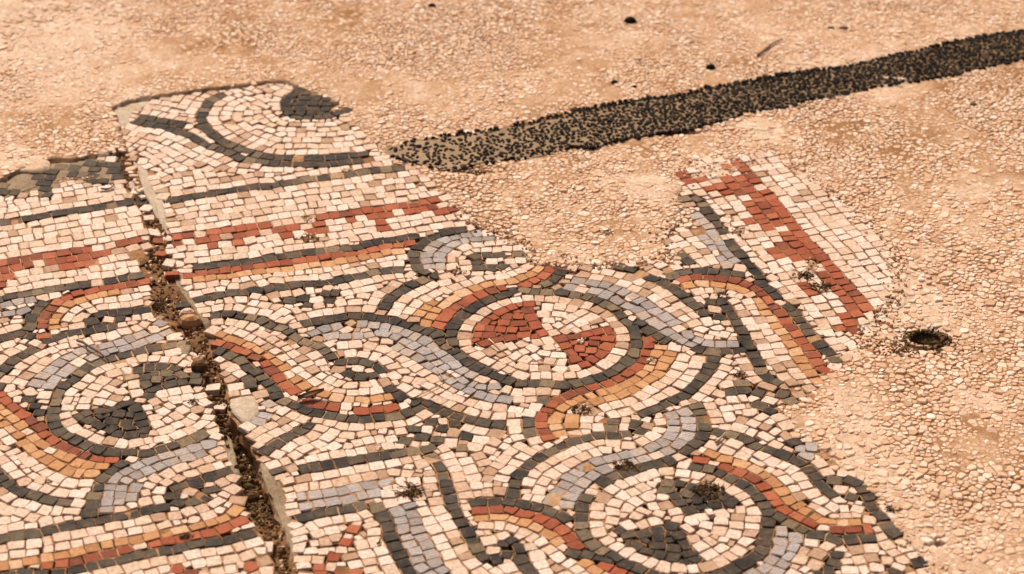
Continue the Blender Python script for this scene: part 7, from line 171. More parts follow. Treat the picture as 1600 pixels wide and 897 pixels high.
# ------------------------------------------------------------------ materials
def material(name, stops, rough=.75, dust=.35, dust_col=(.50, .29, .145), bump=.25, bump_scale=700, veins=None, fleck=.35, fleck_scale=260, spec=.35, attr='tint', spread=0):
    m = bpy.data.materials.new(name); m.use_nodes = True; t = m.node_tree; N = t.nodes.new; L = t.links.new
    b = t.nodes['Principled BSDF']; b.inputs['Roughness'].default_value = rough; b.inputs['Specular IOR Level'].default_value = spec
    geo = N('ShaderNodeNewGeometry'); pos = geo.outputs['Position']
    def noise(scale, detail=4, r=.6):
        n = N('ShaderNodeTexNoise'); n.inputs['Scale'].default_value = scale; n.inputs['Detail'].default_value = detail; n.inputs['Roughness'].default_value = r
        L(pos, n.inputs['Vector']); return n.outputs['Fac']
    def math_(op, a, c, clamp=False):
        n = N('ShaderNodeMath'); n.operation = op; n.use_clamp = clamp
        for i, q in enumerate((a, c)):
            if isinstance(q, (int, float)): n.inputs[i].default_value = q
            else: L(q, n.inputs[i])
        return n.outputs[0]
    def remap(f, lo, hi, to0=0, to1=1):
        n = N('ShaderNodeMapRange'); n.inputs['From Min'].default_value = lo; n.inputs['From Max'].default_value = hi
        n.inputs['To Min'].default_value = to0; n.inputs['To Max'].default_value = to1; L(f, n.inputs['Value']); return n.outputs[0]
    def mix(f, a, c, mode='MIX'):
        n = N('ShaderNodeMix'); n.data_type = 'RGBA'; n.blend_type = mode
        for i, q in ((0, f), (6, a), (7, c)):
            if isinstance(q, (int, float)): n.inputs[i].default_value = q
            elif isinstance(q, tuple): n.inputs[i].default_value = (*q, 1)
            else: L(q, n.inputs[i])
        return n.outputs[2]
    ramp = N('ShaderNodeValToRGB'); e = ramp.color_ramp.elements
    while len(e) < len(stops): e.new(.5)
    for q, (p, c) in zip(e, stops): q.position = p; q.color = (*c, 1)
    if attr:
        at = N('ShaderNodeAttribute'); at.attribute_name = attr; fac = at.outputs['Fac']
        if spread: fac = math_('ADD', fac, math_('MULTIPLY', math_('SUBTRACT', noise(spread, 3), .5), .5))
    else: fac = remap(noise(spread or 9, 5, .65), .28, .72)
    L(fac, ramp.inputs[0]); col = ramp.outputs[0]
    if veins:
        w = N('ShaderNodeTexWave'); w.inputs['Scale'].default_value = 95; w.inputs['Distortion'].default_value = 5; w.inputs['Detail'].default_value = 3; w.inputs['Detail Scale'].default_value = 2
        mp = N('ShaderNodeMapping'); mp.inputs['Rotation'].default_value = (0, 0, 1.1); L(pos, mp.inputs[0]); L(mp.outputs[0], w.inputs[0])
        col = mix(math_('MULTIPLY', w.outputs['Fac'], .55), col, veins)
    # small darker and lighter flecks of the stone itself
    fl = remap(noise(fleck_scale, 5, .75), .32, .66, 1-fleck, 1+fleck*.4)
    c2 = N('ShaderNodeVectorMath'); c2.operation = 'SCALE'; L(col, c2.inputs[0]); L(fl, c2.inputs['Scale']); col = c2.outputs[0]
    # earth that has settled on it, in clouds and in grains
    d = math_('MULTIPLY', remap(noise(30, 5, .75), .42, .66), math_('ADD', .35, math_('MULTIPLY', remap(noise(230, 5, .75), .40, .62), .8)), True)
    d2 = remap(noise(900, 2, .6), .60, .70)
    d = math_('MULTIPLY', math_('ADD', d, math_('MULTIPLY', d2, .5), True), dust)
    col = mix(d, col, dust_col)
    L(col, b.inputs['Base Color'])
    bp = N('ShaderNodeBump'); bp.inputs['Strength'].default_value = bump; bp.inputs['Distance'].default_value = .0012
    L(math_('ADD', noise(bump_scale, 4, .65), math_('MULTIPLY', noise(bump_scale/4, 3, .6), 1.2)), bp.inputs['Height']); L(bp.outputs[0], b.inputs['Normal'])
    return m
STONE = {
 'w': material('cream_limestone', [(0, (.44, .265, .16)), (.08, (.60, .40, .28)), (.25, (.69, .485, .355)), (.55, (.77, .58, .465)), (.85, (.82, .66, .555)), (1, (.66, .47, .33))], dust=.34, fleck=.42, dust_col=(.58, .37, .235)),
 'd': material('dark_basalt', [(0, (.024, .021, .019)), (.35, (.040, .035, .030)), (.58, (.066, .055, .042)), (.78, (.115, .092, .062)), (1, (.23, .165, .10))], dust=.36, dust_col=(.32, .20, .11), fleck=.55, rough=.75, spec=.18),
 'r': material('red_terracotta', [(0, (.18, .042, .020)), (.3, (.28, .062, .026)), (.7, (.37, .085, .034)), (1, (.44, .135, .062))], dust=.32, dust_col=(.40, .19, .09), spec=.2),
 'o': material('ochre_stone', [(0, (.42, .19, .075)), (.5, (.56, .275, .115)), (.85, (.62, .35, .175)), (1, (.66, .44, .28))], dust=.45, spec=.2),
 'b': material('blue_grey_marble', [(0, (.29, .265, .255)), (.4, (.41, .37, .355)), (.75, (.53, .48, .46)), (1, (.54, .43, .345))], dust=.4, veins=(.19, .165, .16), spec=.25),
}
M_GROUT = material('grout', [(0, (.15, .072, .030)), (.38, (.33, .165, .075)), (.65, (.52, .30, .16)), (1, (.62, .41, .26))], attr=None, spread=11, dust=.5, dust_col=(.23, .115, .05), bump=.8, rough=.95, spec=.1)
M_BED = material('mortar_bed', [(0, (.24, .12, .055)), (.4, (.36, .19, .09)), (.75, (.50, .31, .18)), (1, (.56, .38, .25))], attr=None, spread=16, dust=.5, dust_col=(.20, .10, .045), bump=.9, rough=.95, spec=.1)
M_PATCH = material('grey_mortar', [(0, (.42, .33, .24)), (.5, (.54, .44, .335)), (1, (.64, .53, .41))], attr=None, spread=20, dust=.35, bump=.6, rough=.9, spec=.15)
M_LIP = material('stained_grey_mortar', [(0, (.25, .185, .12)), (.5, (.36, .275, .185)), (1, (.46, .36, .25))], attr=None, spread=24, dust=.5, dust_col=(.30, .17, .08), bump=.9, rough=.95, spec=.1)
M_OLIVE = material('stained_mortar', [(0, (.20, .145, .098)), (.5, (.31, .23, .155)), (1, (.43, .325, .22))], attr=None, spread=20, dust=.3, bump=.6, rough=.95, spec=.1)
M_EARTH = material('brown_earth', [(0, (.10, .052, .026)), (.45, (.20, .105, .05)), (1, (.36, .20, .10))], attr=None, spread=26, dust=.4, dust_col=(.42, .25, .13), bump=1, bump_scale=380, rough=1, spec=.05)
M_SHADED_EARTH = material('shaded_earth', [(0, (.030, .018, .010)), (.5, (.060, .036, .018)), (1, (.14, .08, .038))], attr=None, spread=60, dust=.25, dust_col=(.24, .14, .07), bump=1, bump_scale=380, rough=1, spec=.05)  # brown earth with the shade of the deep crack put into its colour
M_GROUND = material('chip_mortar', [(0, (.25, .12, .05)), (.30, (.38, .20, .095)), (.60, (.60, .375, .23)), (1, (.77, .57, .425))], spread=45, dust=.55, dust_col=(.36, .18, .08), bump=1, bump_scale=520, rough=.95, spec=.1)
M_CHIP = material('limestone_chip', [(0, (.55, .325, .19)), (.25, (.67, .43, .275)), (.6, (.75, .525, .365)), (.88, (.80, .61, .46)), (1, (.83, .70, .58))], dust=.42, dust_col=(.58, .335, .19), fleck=.25)
M_LIME = material('pale_lime_mortar', [(0, (.62, .42, .28)), (.5, (.72, .54, .39)), (1, (.80, .65, .51))], attr=None, spread=14, dust=.45, bump=.6, rough=.95, spec=.1)
M_STRIP = material('strip_mortar', [(0, (.09, .056, .030)), (.4, (.19, .122, .066)), (.7, (.34, .235, .145)), (1, (.48, .34, .235))], attr='tint', spread=30, dust=.25, bump=.8, rough=.9, spec=.15)
M_BLACK = material('black_pebble', [(0, (.005, .004, .004)), (.6, (.011, .009, .008)), (.88, (.026, .020, .015)), (1, (.09, .06, .038))], dust=.12, dust_col=(.20, .125, .07), rough=.85, spec=.10, fleck=.3)
M_TWIG = material('dry_wood', [(0, (.12, .062, .03)), (1, (.30, .18, .09))], dust=.2)
M_STRAW = material('dry_straw', [(0, (.50, .36, .19)), (1, (.66, .52, .31))], dust=.1)
M_MOSS = material('dry_moss', [(0, (.050, .032, .016)), (.5, (.13, .080, .038)), (1, (.30, .18, .085))], dust=.2, rough=1, spec=.05)

# ------------------------------------------------------------------ levels
GUL = []                                                             # middle line of the crack: x, y, half width, depth
for (ul, vl), (ur, vr), dep in (((181, 236), (184, 236), .004), ((184, 246), (197, 246), .005), ((200, 290), (214, 290), .006), ((216, 325), (233, 325), .006), ((232, 365), (260, 365), .005),
        ((238, 383), (264, 383), .004), ((222, 412), (266, 412), .0035), ((238, 445), (276, 445), .0035), ((236, 470), (290, 470), .004), ((247, 498), (314, 498), .005), ((275, 520), (326, 520), .006),
        ((295, 540), (329, 540), .006), ((308, 565), (341, 565), .007), ((318, 600), (352, 600), .011), ((325, 622), (357, 622), .018), ((334, 650), (366, 650), .030), ((346, 690), (392, 690), .030), ((362, 720), (405, 720), .028),
        ((373, 745), (410, 745), .024), ((385, 790), (431, 790), .015), ((403, 825), (443, 825), .010), ((428, 890), (465, 890), .009), ((446, 1000), (484, 1000), .009)):
    a, b = spot(ul, vl), spot(ur, vr); GUL.append((a, b, dep))
CRACK = [g[0] for g in GUL]+[g[1] for g in GUL][::-1]
PIT = [(*spot(1447, 528), .023, .017, .022), (*spot(1462, 846), .007, .006, .012), (*spot(745, 268), .030, .010, .004), (*spot(1300, 716), .012, .009, .006), (*spot(1060, 207), .05, .006, .004)]
STRIP_TOP = [(600, 233), (640, 222), (700, 212), (760, 203), (830, 190), (900, 172), (960, 162), (1000, 157), (1060, 150), (1100, 140), (1150, 132), (1200, 120), (1260, 112), (1320, 105), (1370, 93), (1420, 82), (1470, 70), (1520, 60), (1560, 53), (1600, 49), (1700, 29), (1800, 9)]
STRIP_LOW = [(604, 244), (650, 260), (690, 268), (760, 256), (830, 246), (895, 229), (930, 232), (960, 222), (1005, 213), (1055, 208), (1085, 200), (1120, 190), (1160, 176), (1230, 165), (1265, 154), (1320, 145), (1370, 135), (1420, 129), (1470, 122), (1530, 107), (1570, 100), (1600, 94), (1700, 74), (1800, 54)]
STRIP = [spot(*p) for p in STRIP_TOP]+[spot(*p) for p in STRIP_LOW][::-1]
LEDGE = [spot(*p) for p in ((0, 281), (80, 248), (145, 241), (182, 242), (172, 170), (190, 160), (313, 141), (445, 127))]
def undulation(x, y): return .0022*vnoise(x, y, .16, 5)*2
def mortar_level(X, Y): return -.0009 + .0003*np.clip((np.asarray(Y)-2.5)/.4, 0, 1) +   .0016*vnoise(X, Y, .11, 31) + .0018*vnoise(X, Y, .035, 1) + .0010*vnoise(X, Y, .012, 2)
def ground_height(X, Y, mortar=True):
    h = undulation(X, Y) + (mortar_level(X, Y) if mortar else -.0009)
    near = np.clip(1-dist_many(X, Y, LEDGE, False)/.10, 0, 1)
    h = h + .0035*near*near*(3-2*near)
    for x, y, rx, ry, d in PIT: h = h - d*np.exp(-(((X-x)/rx)**2+((Y-y)/ry)**2)**1.5)
    return h
def slab_height(X, Y): return undulation(X, Y)

BARE = [(*spot(u, v), ru, rv) for u, v, ru, rv in ((1425, 470, .060, .075), (1465, 515, .035, .05), (70, 55, .12, .16), (20, 25, .12, .2), (1185, 205, .04, .035), (40, 240, .035, .03), (1290, 100, .06, .02), (1390, 140, .05, .025),
        (1330, 640, .02, .04), (1000, 290, .05, .025), (1345, 690, .03, .07), (1395, 740, .025, .05), (1420, 780, .02, .03), (1520, 620, .03, .02), (170, 250, .02, .02))]
# ------------------------------------------------------------------ ground: one sheet, fine near the mosaic, coarse to the horizon
xs = np.concatenate([-np.geomspace(60, .9, 26), np.arange(-.88, .87, .006), np.geomspace(.88, 60, 26)])
ys = np.concatenate([[-60, -25, -10, -4, -1, .3, .9, 1.2, 1.4], np.arange(1.5, 3.7, .006), np.geomspace(3.72, 90, 30)])
GX, GY = np.meshgrid(xs, ys)
GZ = ground_height(GX, GY)
for name in SLAB:
    box = (GX > -.95) & (GX < .8) & (GY > 1.5) & (GY < 3.4)
    m = np.zeros(GX.shape, bool); m[box] = inside_many(GX[box], GY[box], SLAB[name])
    d = np.zeros(GX.shape); d[box] = dist_many(GX[box], GY[box], SLAB[name])
    GZ = np.where(m & (d > .0065), -.06, GZ)
box = (GX > -.9) & (GX < 0) & (GY > 1.5) & (GY < 3.4)
m = np.zeros(GX.shape, bool); m[box] = inside_many(GX[box], GY[box], CRACK); d = np.zeros(GX.shape); d[box] = dist_many(GX[box], GY[box], CRACK)
GZ = np.where((m | (d < .007)) & box & (d < .2) & (GY < spot(183, 238)[1]), -.06, GZ)
box = (GY > 2.3) & (GY < 4.2) & (abs(GX) < 1.6); m = np.zeros(GX.shape, bool); m[box] = inside_many(GX[box], GY[box], STRIP); d = np.zeros(GX.shape); d[box] = dist_many(GX[box], GY[box], STRIP)
GZ = np.where(m & (d > .005), np.minimum(GZ, -.006), GZ)
nx, ny = len(xs), len(ys)
me = bpy.data.meshes.new('ground')
idx = np.arange(nx*ny).reshape(ny, nx)
quads = np.stack([idx[:-1, :-1], idx[:-1, 1:], idx[1:, 1:], idx[1:, :-1]], -1).reshape(-1, 4)
me.vertices.add(nx*ny); me.vertices.foreach_set('co', np.stack([GX, GY, GZ], -1).ravel())
me.loops.add(quads.size); me.loops.foreach_set('vertex_index', quads.ravel())
me.polygons.add(len(quads)); me.polygons.foreach_set('loop_start', np.arange(0, quads.size, 4)); me.polygons.foreach_set('loop_total', np.full(len(quads), 4))
me.polygons.foreach_set('use_smooth', np.ones(len(quads), bool)); me.update(); me.validate(); me.materials.append(M_GROUND)
lime = .40+.45*vnoise(GX, GY, .16, 41)+.5*vnoise(GX, GY, .05, 42)+.3*vnoise(GX, GY, .015, 43)+130*np.clip(mortar_level(GX, GY)+.0009, -.004, .004)   # how much pale lime the mortar holds
for x, y, rx_, ry_ in BARE: lime += .8*np.exp(-(((GX-x)/rx_)**2+((GY-y)/ry_)**2))
at = me.attributes.new('tint', 'FLOAT', 'POINT'); at.data.foreach_set('value', np.clip(lime, 0, 1).ravel().astype(np.float32))
ground = bpy.data.objects.new('ground', me); link(ground); tag(ground, kind='structure')

# ------------------------------------------------------------------ mosaic slabs
def prism(poly, z_of, z1):
    """Slab with a broken, uneven side."""
    n = len(poly); v = [(x, y, z_of(x, y)) for x, y in poly]; f = [tuple(range(n))]
    for r, (z, a) in enumerate(((-.010, .0022), (-.018, .0032), (-.030, .0030), (z1, .002))):
        for q, (x, y) in enumerate(poly): v.append((x+a*2*(random.random()-.5)+a*2*float(vnoise(x, y, .015, 50+r)), y+a*2*(random.random()-.5)+a*2*float(vnoise(x, y, .015, 60+r)), z+random.uniform(-.002, .002)))
        f += [(r*n+i, (r+1)*n+i, (r+1)*n+(i+1) % n, r*n+(i+1) % n) for i in range(n)]
    f.append(tuple(range(5*n-1, 4*n-1, -1))); return v, f
slabs = {}
for side, label in (('left', 'smaller mosaic slab left of the dark crack, with the black-quartered medallion'),
                    ('right', 'large mosaic slab right of the crack, with red and black quartered medallions')):
    poly = ragged(SLAB[side], .006, .0016, 1)
    v, f = prism(poly, lambda x, y: float(slab_height(x, y))-.0062, -.055)
    slabs[side] = tag(mesh_obj('mosaic_slab', v, f, M_BED), label, 'mosaic')
def clip(poly, nx_, ny_, c):
    out = []
    for i in range(len(poly)):
        p, q = poly[i-1], poly[i]; a = p[0]*nx_+p[1]*ny_-c; b = q[0]*nx_+q[1]*ny_-c
        if a <= 0: out.append(p)
        if (a < 0 < b) or (b < 0 < a):
            t = a/(a-b); out.append((p[0]+t*(q[0]-p[0]), p[1]+t*(q[1]-p[1])))
    return out
def area(poly): return abs(sum(poly[i-1][0]*poly[i][1]-poly[i][0]*poly[i-1][1] for i in range(len(poly))))/2
stones = []                                                          # x, y, angle, hw, hh, stone, (side, motif)
for key, text in TESSERAE.items():
    for w in text.split():
        x, y, a, hw, hh = (int(q) for q in w[:-1].split(',')); stones.append((x*1e-4, y*1e-4, a*.01, hw*1e-4, hh*1e-4, w[-1], key))
sx = np.array([s[0] for s in stones]); sy = np.array([s[1] for s in stones])
rim_d = np.minimum(dist_many(sx, sy, SLAB['right']), dist_many(sx, sy, SLAB['left'])); far_crack = (dist_many(sx, sy, CRACK) > .03) & (sx > spot(520, 200)[0])
lost = [bool(fc and random.random() < (  .30 if d < .0085 else .10 if d < .02 else .03 if d < .035 else 0)) for d, fc in zip(rim_d, far_crack)]   # stones that have come out along the frayed edge
cells = {}
for i, s in enumerate(stones): cells.setdefault((int(s[0]//.03), int(s[1]//.03)), []).append(i)
def cut(i):
    """Outline of stone i against all its neighbours: (cell without joint, stone with joint)."""
    x, y, a, hw, hh = stones[i][:5]; ca, sa = math.cos(a), math.sin(a)
    def rect(g): return [(x+u*(hw+g)*ca-v*(hh+g)*sa, y+u*(hw+g)*sa+v*(hh+g)*ca) for u, v in ((-1, -1), (1, -1), (1, 1), (-1, 1))]
    full, small = rect(.0022), rect(.0011)
    for cx in (-1, 0, 1):
        for cy in (-1, 0, 1):
            for j in cells.get((int(x//.03)+cx, int(y//.03)+cy), ()):
                if j == i: continue
                X, Y, A, HW, HH = stones[j][:5]; dx, dy = X-x, Y-y
                if dx*dx+dy*dy > .0011: continue
                best = None
                for ang in (a, a+math.pi/2, A, A+math.pi/2):
                    px, py = math.cos(ang), math.sin(ang); d = dx*px+dy*py
                    if d < 0: px, py, d = -px, -py, -d
                    ei = hw*abs(px*ca+py*sa)+hh*abs(-px*sa+py*ca)
                    ej = HW*abs(px*math.cos(A)+py*math.sin(A))+HH*abs(-px*math.sin(A)+py*math.cos(A))
                    sep = d-ei-ej
                    if best is None or sep > best[0]: best = (sep, px, py, x*px+y*py+ei+sep/2)
                if best[0] < .006:
                    full = clip(full, best[1], best[2], best[3]) if len(full) > 2 else full
                    small = clip(small, best[1], best[2], best[3]-random.choice((.00018, .00026, .00036, .00055, .0010))*random.uniform(.7, 1.3)) if len(small) > 2 else small
    return full, small
def stone_solid(poly, ox, oy, h0, depth=.005, tilt=.024, rnd=.085, zj=.00042):
    """A worn little block on an outline: straight sides, a rounded arris and a slightly tilted top."""
    pts = []
    for k in range(len(poly)):
        p, q, r = poly[k-1], poly[k], poly[(k+1) % len(poly)]
        c1, c2 = random.uniform(.5, 1.5)*rnd, random.uniform(.5, 1.5)*rnd
        if len(poly) > 6: pts.append((q[0]*.9+(p[0]+r[0])*.05, q[1]*.9+(p[1]+r[1])*.05)); continue
        pts.append((q[0]+(p[0]-q[0])*c1, q[1]+(p[1]-q[1])*c1)); pts.append((q[0]+(r[0]-q[0])*c2, q[1]+(r[1]-q[1])*c2))
    j = .00036
    pts = [(x+random.gauss(0, j)-ox, y+random.gauss(0, j)-oy) for x, y in pts]
    n = len(pts); cx = sum(p[0] for p in pts)/n; cy = sum(p[1] for p in pts)/n
    tx, ty = random.gauss(0, tilt), random.gauss(0, tilt); dz = random.gauss(0, zj)
    top = lambda x, y: h0+dz+tx*(x-cx)+ty*(y-cy)
    v = [(x, y, -depth) for x, y in pts]
    v += [(x, y, top(x, y)-.00045) for x, y in pts]
    v += [(cx+(x-cx)*.935, cy+(y-cy)*.935, top(x, y)) for x, y in pts]
    f = []
    for r in (0, 1):
        for k in range(n): a, b = r*n+k, r*n+(k+1) % n; f.append((a, b, b+n, a+n))
    f.append(tuple(range(2*n, 3*n)))
    return v, f
def ccw(poly):
    s = sum(poly[i-1][0]*poly[i][1]-poly[i][0]*poly[i-1][1] for i in range(len(poly)))
    return poly if s > 0 else poly[::-1]
MOTIF = {'crescent_motif': 'crescent_motif', 'border_line': 'border_line', 'dark_ring': 'dark_ring', 'stepped_band': 'stepped_band', 'guilloche_border': 'striped_border', 'spiral_motif': 'spiral_motif',
 'scroll_motif': 'scroll_motif', 'medallion_left': 'medallion', 'guilloche_strand': 'guilloche_strand', 'lower_border': 'lower_border', 'guilloche_strand_mid': 'wave_strand', 'flower': 'flower_cross', 'scroll_panel': 'corner_panel',
 'medallion_red': 'medallion', 'guilloche_strand_upper': 'arched_strand', 'guilloche_strand_right': 'looped_strand', 'guilloche_strand_lower': 'twisted_strand', 'medallion_dark': 'medallion', 'striped_band': 'diagonal_border', 'stepped_band_side': 'stepped_band'}
PLABEL = {'medallion_left': 'round medallion quartered in black and white', 'medallion_red': 'round medallion quartered in red and white', 'medallion_dark': 'round medallion quartered in black and white, lower right',
 'stepped_band_side': 'stepped red band on white running down the right side'}
by_motif = {}
for i, s in enumerate(stones): by_motif.setdefault(s[6], []).append(i)
n_single = 0
for key, ids in by_motif.items():
    side, motif = key; grout = Bag(); todo = []
    for i in ids:
        full, small = cut(i)
        if len(small) < 3 or area(small) < 1.6e-5: continue
        full, small = ccw(full), ccw(small)
        x, y = stones[i][:2]
        if len(full) > 2: grout.add([(px, py, float(slab_height(px, py))-.0014+.0010*float(vnoise(px, py, .02, 4))+.0010*float(vnoise(px, py, .07, 14))) for px, py in full], [tuple(range(len(full)))], .5)
        if lost[i]: continue
        todo.append((area(small)/seen(x, y)[1]**-1.5, i, small))
    g = grout.build(MOTIF[motif], M_OLIVE if motif == 'dark_ring' else M_GROUT, slabs[side])
    if motif in PLABEL: g['label'] = PLABEL[motif]
    todo.sort(reverse=True); rest = {}
    for k, (_, i, small) in enumerate(todo):
        x, y = stones[i][:2]; c = stones[i][5]; z = float(slab_height(x, y))
        tint = random.random()
        if c == 'd': tint = min(1, max(0, tint*.62+.9*float(vnoise(x, y, .05, 8))+(.35 if random.random() < .20 else 0)))
        if c == 'w': tint = 0 if random.random() < .045 else min(1, max(0, tint*.9+.05+.5*float(vnoise(x, y, .09, 9))))
        if k < 300:
            v, f = stone_solid(small, x, y, z)
            o = mesh_obj('tessera', v, f, STONE[c], g, tint); o.location = (x, y, 0); n_single += 1
        else:
            v, f = stone_solid(small, 0, 0, z); rest.setdefault(c, Bag()).add(v, f, tint)
    if rest:
        allb = Bag(); mats = []; mi = []
        for c, b in rest.items(): allb.add(b.v, b.f, 0); allb.t[-len(b.v):] = b.t; mi += [len(mats)]*len(b.f); mats.append(STONE[c])
        o = allb.build('small_tesserae', mats[0], g); tag(o, kind='stuff')
        for q in mats[1:]: o.data.materials.append(q)
        o.data.polygons.foreach_set('material_index', mi)
print('single tesserae', n_single)
def dome(name, poly, mat, parent, z_edge, z_mid, seed=0, rings=(1, .85, .62, .35), z_fn=slab_height, rough=.0005):
    poly = ccw(ragged(poly, .004, .0009, seed)); n = len(poly); cx = sum(p[0] for p in poly)/n; cy = sum(p[1] for p in poly)/n
    v = []; f = []
    for k, r in enumerate(rings):
        for x, y in poly:
            X, Y = cx+(x-cx)*r, cy+(y-cy)*r
            v.append((X, Y, float(z_fn(X, Y))+(z_edge if k == 0 else z_mid)+(rough*2*float(vnoise(X, Y, .006, seed+k)+vnoise(X, Y, .014, seed+2*k)) if k else 0)))
    for k in range(len(rings)-1):
        for i in range(n): a, b = k*n+i, k*n+(i+1) % n; f.append((a, b, b+n, a+n))
    b = (len(rings)-1)*n; v.append((cx, cy, float(z_fn(cx, cy))+z_mid)); f += [(b+i, b+(i+1) % n, len(v)-1) for i in range(n)]
    return mesh_obj(name, v, f, mat, parent, .5, True)
for k, poly in enumerate(MORTAR_PATCHES):
    cx = sum(p[0] for p in poly)/len(poly); cy = sum(p[1] for p in poly)/len(poly)
    dome('mortar_patch', poly, M_PATCH if k in (0, 1, 4, 5, 6, 9) else M_LIP, slabs['left' if inside((cx, cy), SLAB['left']) else 'right'], -.004, -.0008, k, rings=(1, .93, .6, .3))
dome('mortar_patch', RING, M_OLIVE, slabs['left'], -.004, -.0009, 90, rings=(1, .9, .6, .3), rough=.0004)
for k, poly in enumerate(BARE_PATCHES):
    cx = sum(p[0] for p in poly)/len(poly); cy = sum(p[1] for p in poly)/len(poly)
    dome('earth_patch', poly, M_LIME if cx > spot(1040, 280)[0] and cy > spot(1040, 300)[1] else M_EARTH if k % 3 else M_BED, slabs['left' if inside((cx, cy), SLAB['left']) else 'right'], -.0035, -.0008, k+20, rings=(1, .8, .55, .3), rough=.0006)

# ------------------------------------------------------------------ earth in the crack
v = []; f = []; NW = 9; line = []
for i in range(len(GUL)-1):
    (a, b, d0), (a2, b2, d1) = GUL[i], GUL[i+1]; n = max(2, int(math.dist(a, a2)/.005))
    for k in range(n): t = k/n; line.append(tuple(p+(q-p)*t for p, q in zip(a, a2))+tuple(p+(q-p)*t for p, q in zip(b, b2))+(d0+(d1-d0)*t,))
for r, (ax, ay, bx, by, dep) in enumerate(line):
    for j in range(NW+1):
        t = -.18+1.36*j/NW; x = ax+(bx-ax)*t; y = ay+(by-ay)*t
        z = -dep*1.25 + min(.35*dep, .006)*(2*t-1)**2 + (.35*dep+.003)*float(vnoise(x, y, .013, 3)) + .0035*float(vnoise(x, y, .005, 6))
        v.append((x, y, z))
for r in range(len(line)-1):
    for j in range(NW): a = r*(NW+1)+j; f.append((a, a+1, a+NW+2, a+NW+1))
soil = mesh_obj('crack_earth', v, f, M_EARTH, None, .5, True); tag(soil, kind='structure'); soil.data.materials.append(M_SHADED_EARTH)
soil.data.polygons.foreach_set('material_index', [1 if line[q//NW][4] > .0135+.006*float(vnoise(q*.07, q % NW, 1, 2)) else 0 for q in range(len(f))])  # deep faces get the darker earth: painted shade, not another soil
def soil_z(x, y):
    best = min(line, key=lambda l: (x-(l[0]+l[2])/2)**2+(y-(l[1]+l[3])/2)**2); return -best[4]

# ------------------------------------------------------------------ stone chips set in the ground
def pebble(r, ecc, ang, h, n=6, flat=.62, depth=.0016):
    """Faceted chip about the origin, its foot below the mortar."""
    ca, sa = math.cos(ang), math.sin(ang); ring = []
    ph = random.random()*6.28
    for k in range(n):
        t = ph+2*math.pi*(k+random.uniform(-.28, .28))/n; q = r*random.uniform(.80, 1.12)
        u, w = q*math.cos(t)*ecc, q*math.sin(t)/ecc; ring.append((u*ca-w*sa, u*sa+w*ca))
    tx, ty = random.gauss(0, .07), random.gauss(0, .07)
    v = [(x, y, -depth) for x, y in ring]+[(x*.93, y*.93, h*.55+tx*x+ty*y) for x, y in ring]+[(x*flat, y*flat, h+tx*x+ty*y) for x, y in ring]
    f = []
    for q in (0, 1):
        for k in range(n): a, b = q*n+k, q*n+(k+1) % n; f.append((a, b, b+n, a+n))
    f.append(tuple(range(2*n, 3*n)))
    return v, f
def chip_solid(ring, h, inset=.74, depth=.0016):
    """Broken chip on a given outline, its foot below the mortar."""
    n = len(ring); cx = sum(p[0] for p in ring)/n; cy = sum(p[1] for p in ring)/n; tx, ty = random.gauss(0, .07), random.gauss(0, .07)
    v = [(x, y, -depth) for x, y in ring]+[(cx+(x-cx)*.95, cy+(y-cy)*.95, h*.45+tx*(x-cx)+ty*(y-cy)) for x, y in ring]
    v += [(cx+(x-cx)*inset, cy+(y-cy)*inset, h+tx*(x-cx)+ty*(y-cy)) for x, y in ring]
    f = []
    for q in (0, 1):
        for k in range(n): a, c = q*n+k, q*n+(k+1) % n; f.append((a, c, c+n, a+n))
    f.append(tuple(range(2*n, 3*n))); return v, f
def move(v, x, y, z): return [(a+x, b+y, c+z) for a, b, c in v]
def dart(n_try, sample, radius, ok, cell=.012, gap=.80):
    grid = {}; out = []
    for _ in range(n_try):
        x, y = sample()
        r = radius(x, y)
        if r is None: continue
        ci, cj = int(x//cell), int(y//cell); good = True
        for a in (-1, 0, 1):
            for b in (-1, 0, 1):
                for (X, Y, R) in grid.get((ci+a, cj+b), ()):
                    if (X-x)**2+(Y-y)**2 < ((R+r)*gap)**2: good = False; break
                if not good: break
            if not good: break
        if good: grid.setdefault((ci, cj), []).append((x, y, r)); out.append((x, y, r))
    return out
def in_view(x, y, m=60):
    if y < .5: return False
    u, v = seen(x, y); return -m < u < 1600+m and -m < v < 897+m
# where chips may lie, sampled on a fine raster
RS = .003; RX0, RY0 = -1.15, 1.6; RW, RH = int(2.3/RS), int(2.4/RS)
rx, ry = np.meshgrid(RX0+(np.arange(RW)+.5)*RS, RY0+(np.arange(RH)+.5)*RS)
free = ~inside_many(rx, ry, STRIP) & ~(inside_many(rx, ry, CRACK))
held = np.zeros(rx.shape, bool)
for s, gone in zip(stones, lost):
    if gone: continue
    i0, i1 = int((s[0]-.012-RX0)/RS), int((s[0]+.012-RX0)/RS)+2; j0, j1 = int((s[1]-.012-RY0)/RS), int((s[1]+.012-RY0)/RS)+2
    if i0 < 0 or j0 < 0 or i1 > RW or j1 > RH: continue
    U, V = rx[j0:j1, i0:i1]-s[0], ry[j0:j1, i0:i1]-s[1]; ca, sa = math.cos(s[2]), math.sin(s[2])
    held[j0:j1, i0:i1] |= (abs(U*ca+V*sa) < s[3]+.0026) & (abs(-U*sa+V*ca) < s[4]+.0026)
for name in SLAB: m = inside_many(rx, ry, SLAB[name]); free &= ~(m & ((dist_many(rx, ry, SLAB[name]) > .022) | (dist_many(rx, ry, CRACK) < .03) | (rx < spot(520, 200)[0])))
free &= ~held
for x, y, a, b, d in PIT[:2]: free &= ((rx-x)/a)**2+((ry-y)/b)**2 > 1.1
U = 800+FOCAL_PX*rx/(ry*CP+CAM_H*SP); V = 448.5-FOCAL_PX*(ry*SP-CAM_H*CP)/(ry*CP+CAM_H*SP)
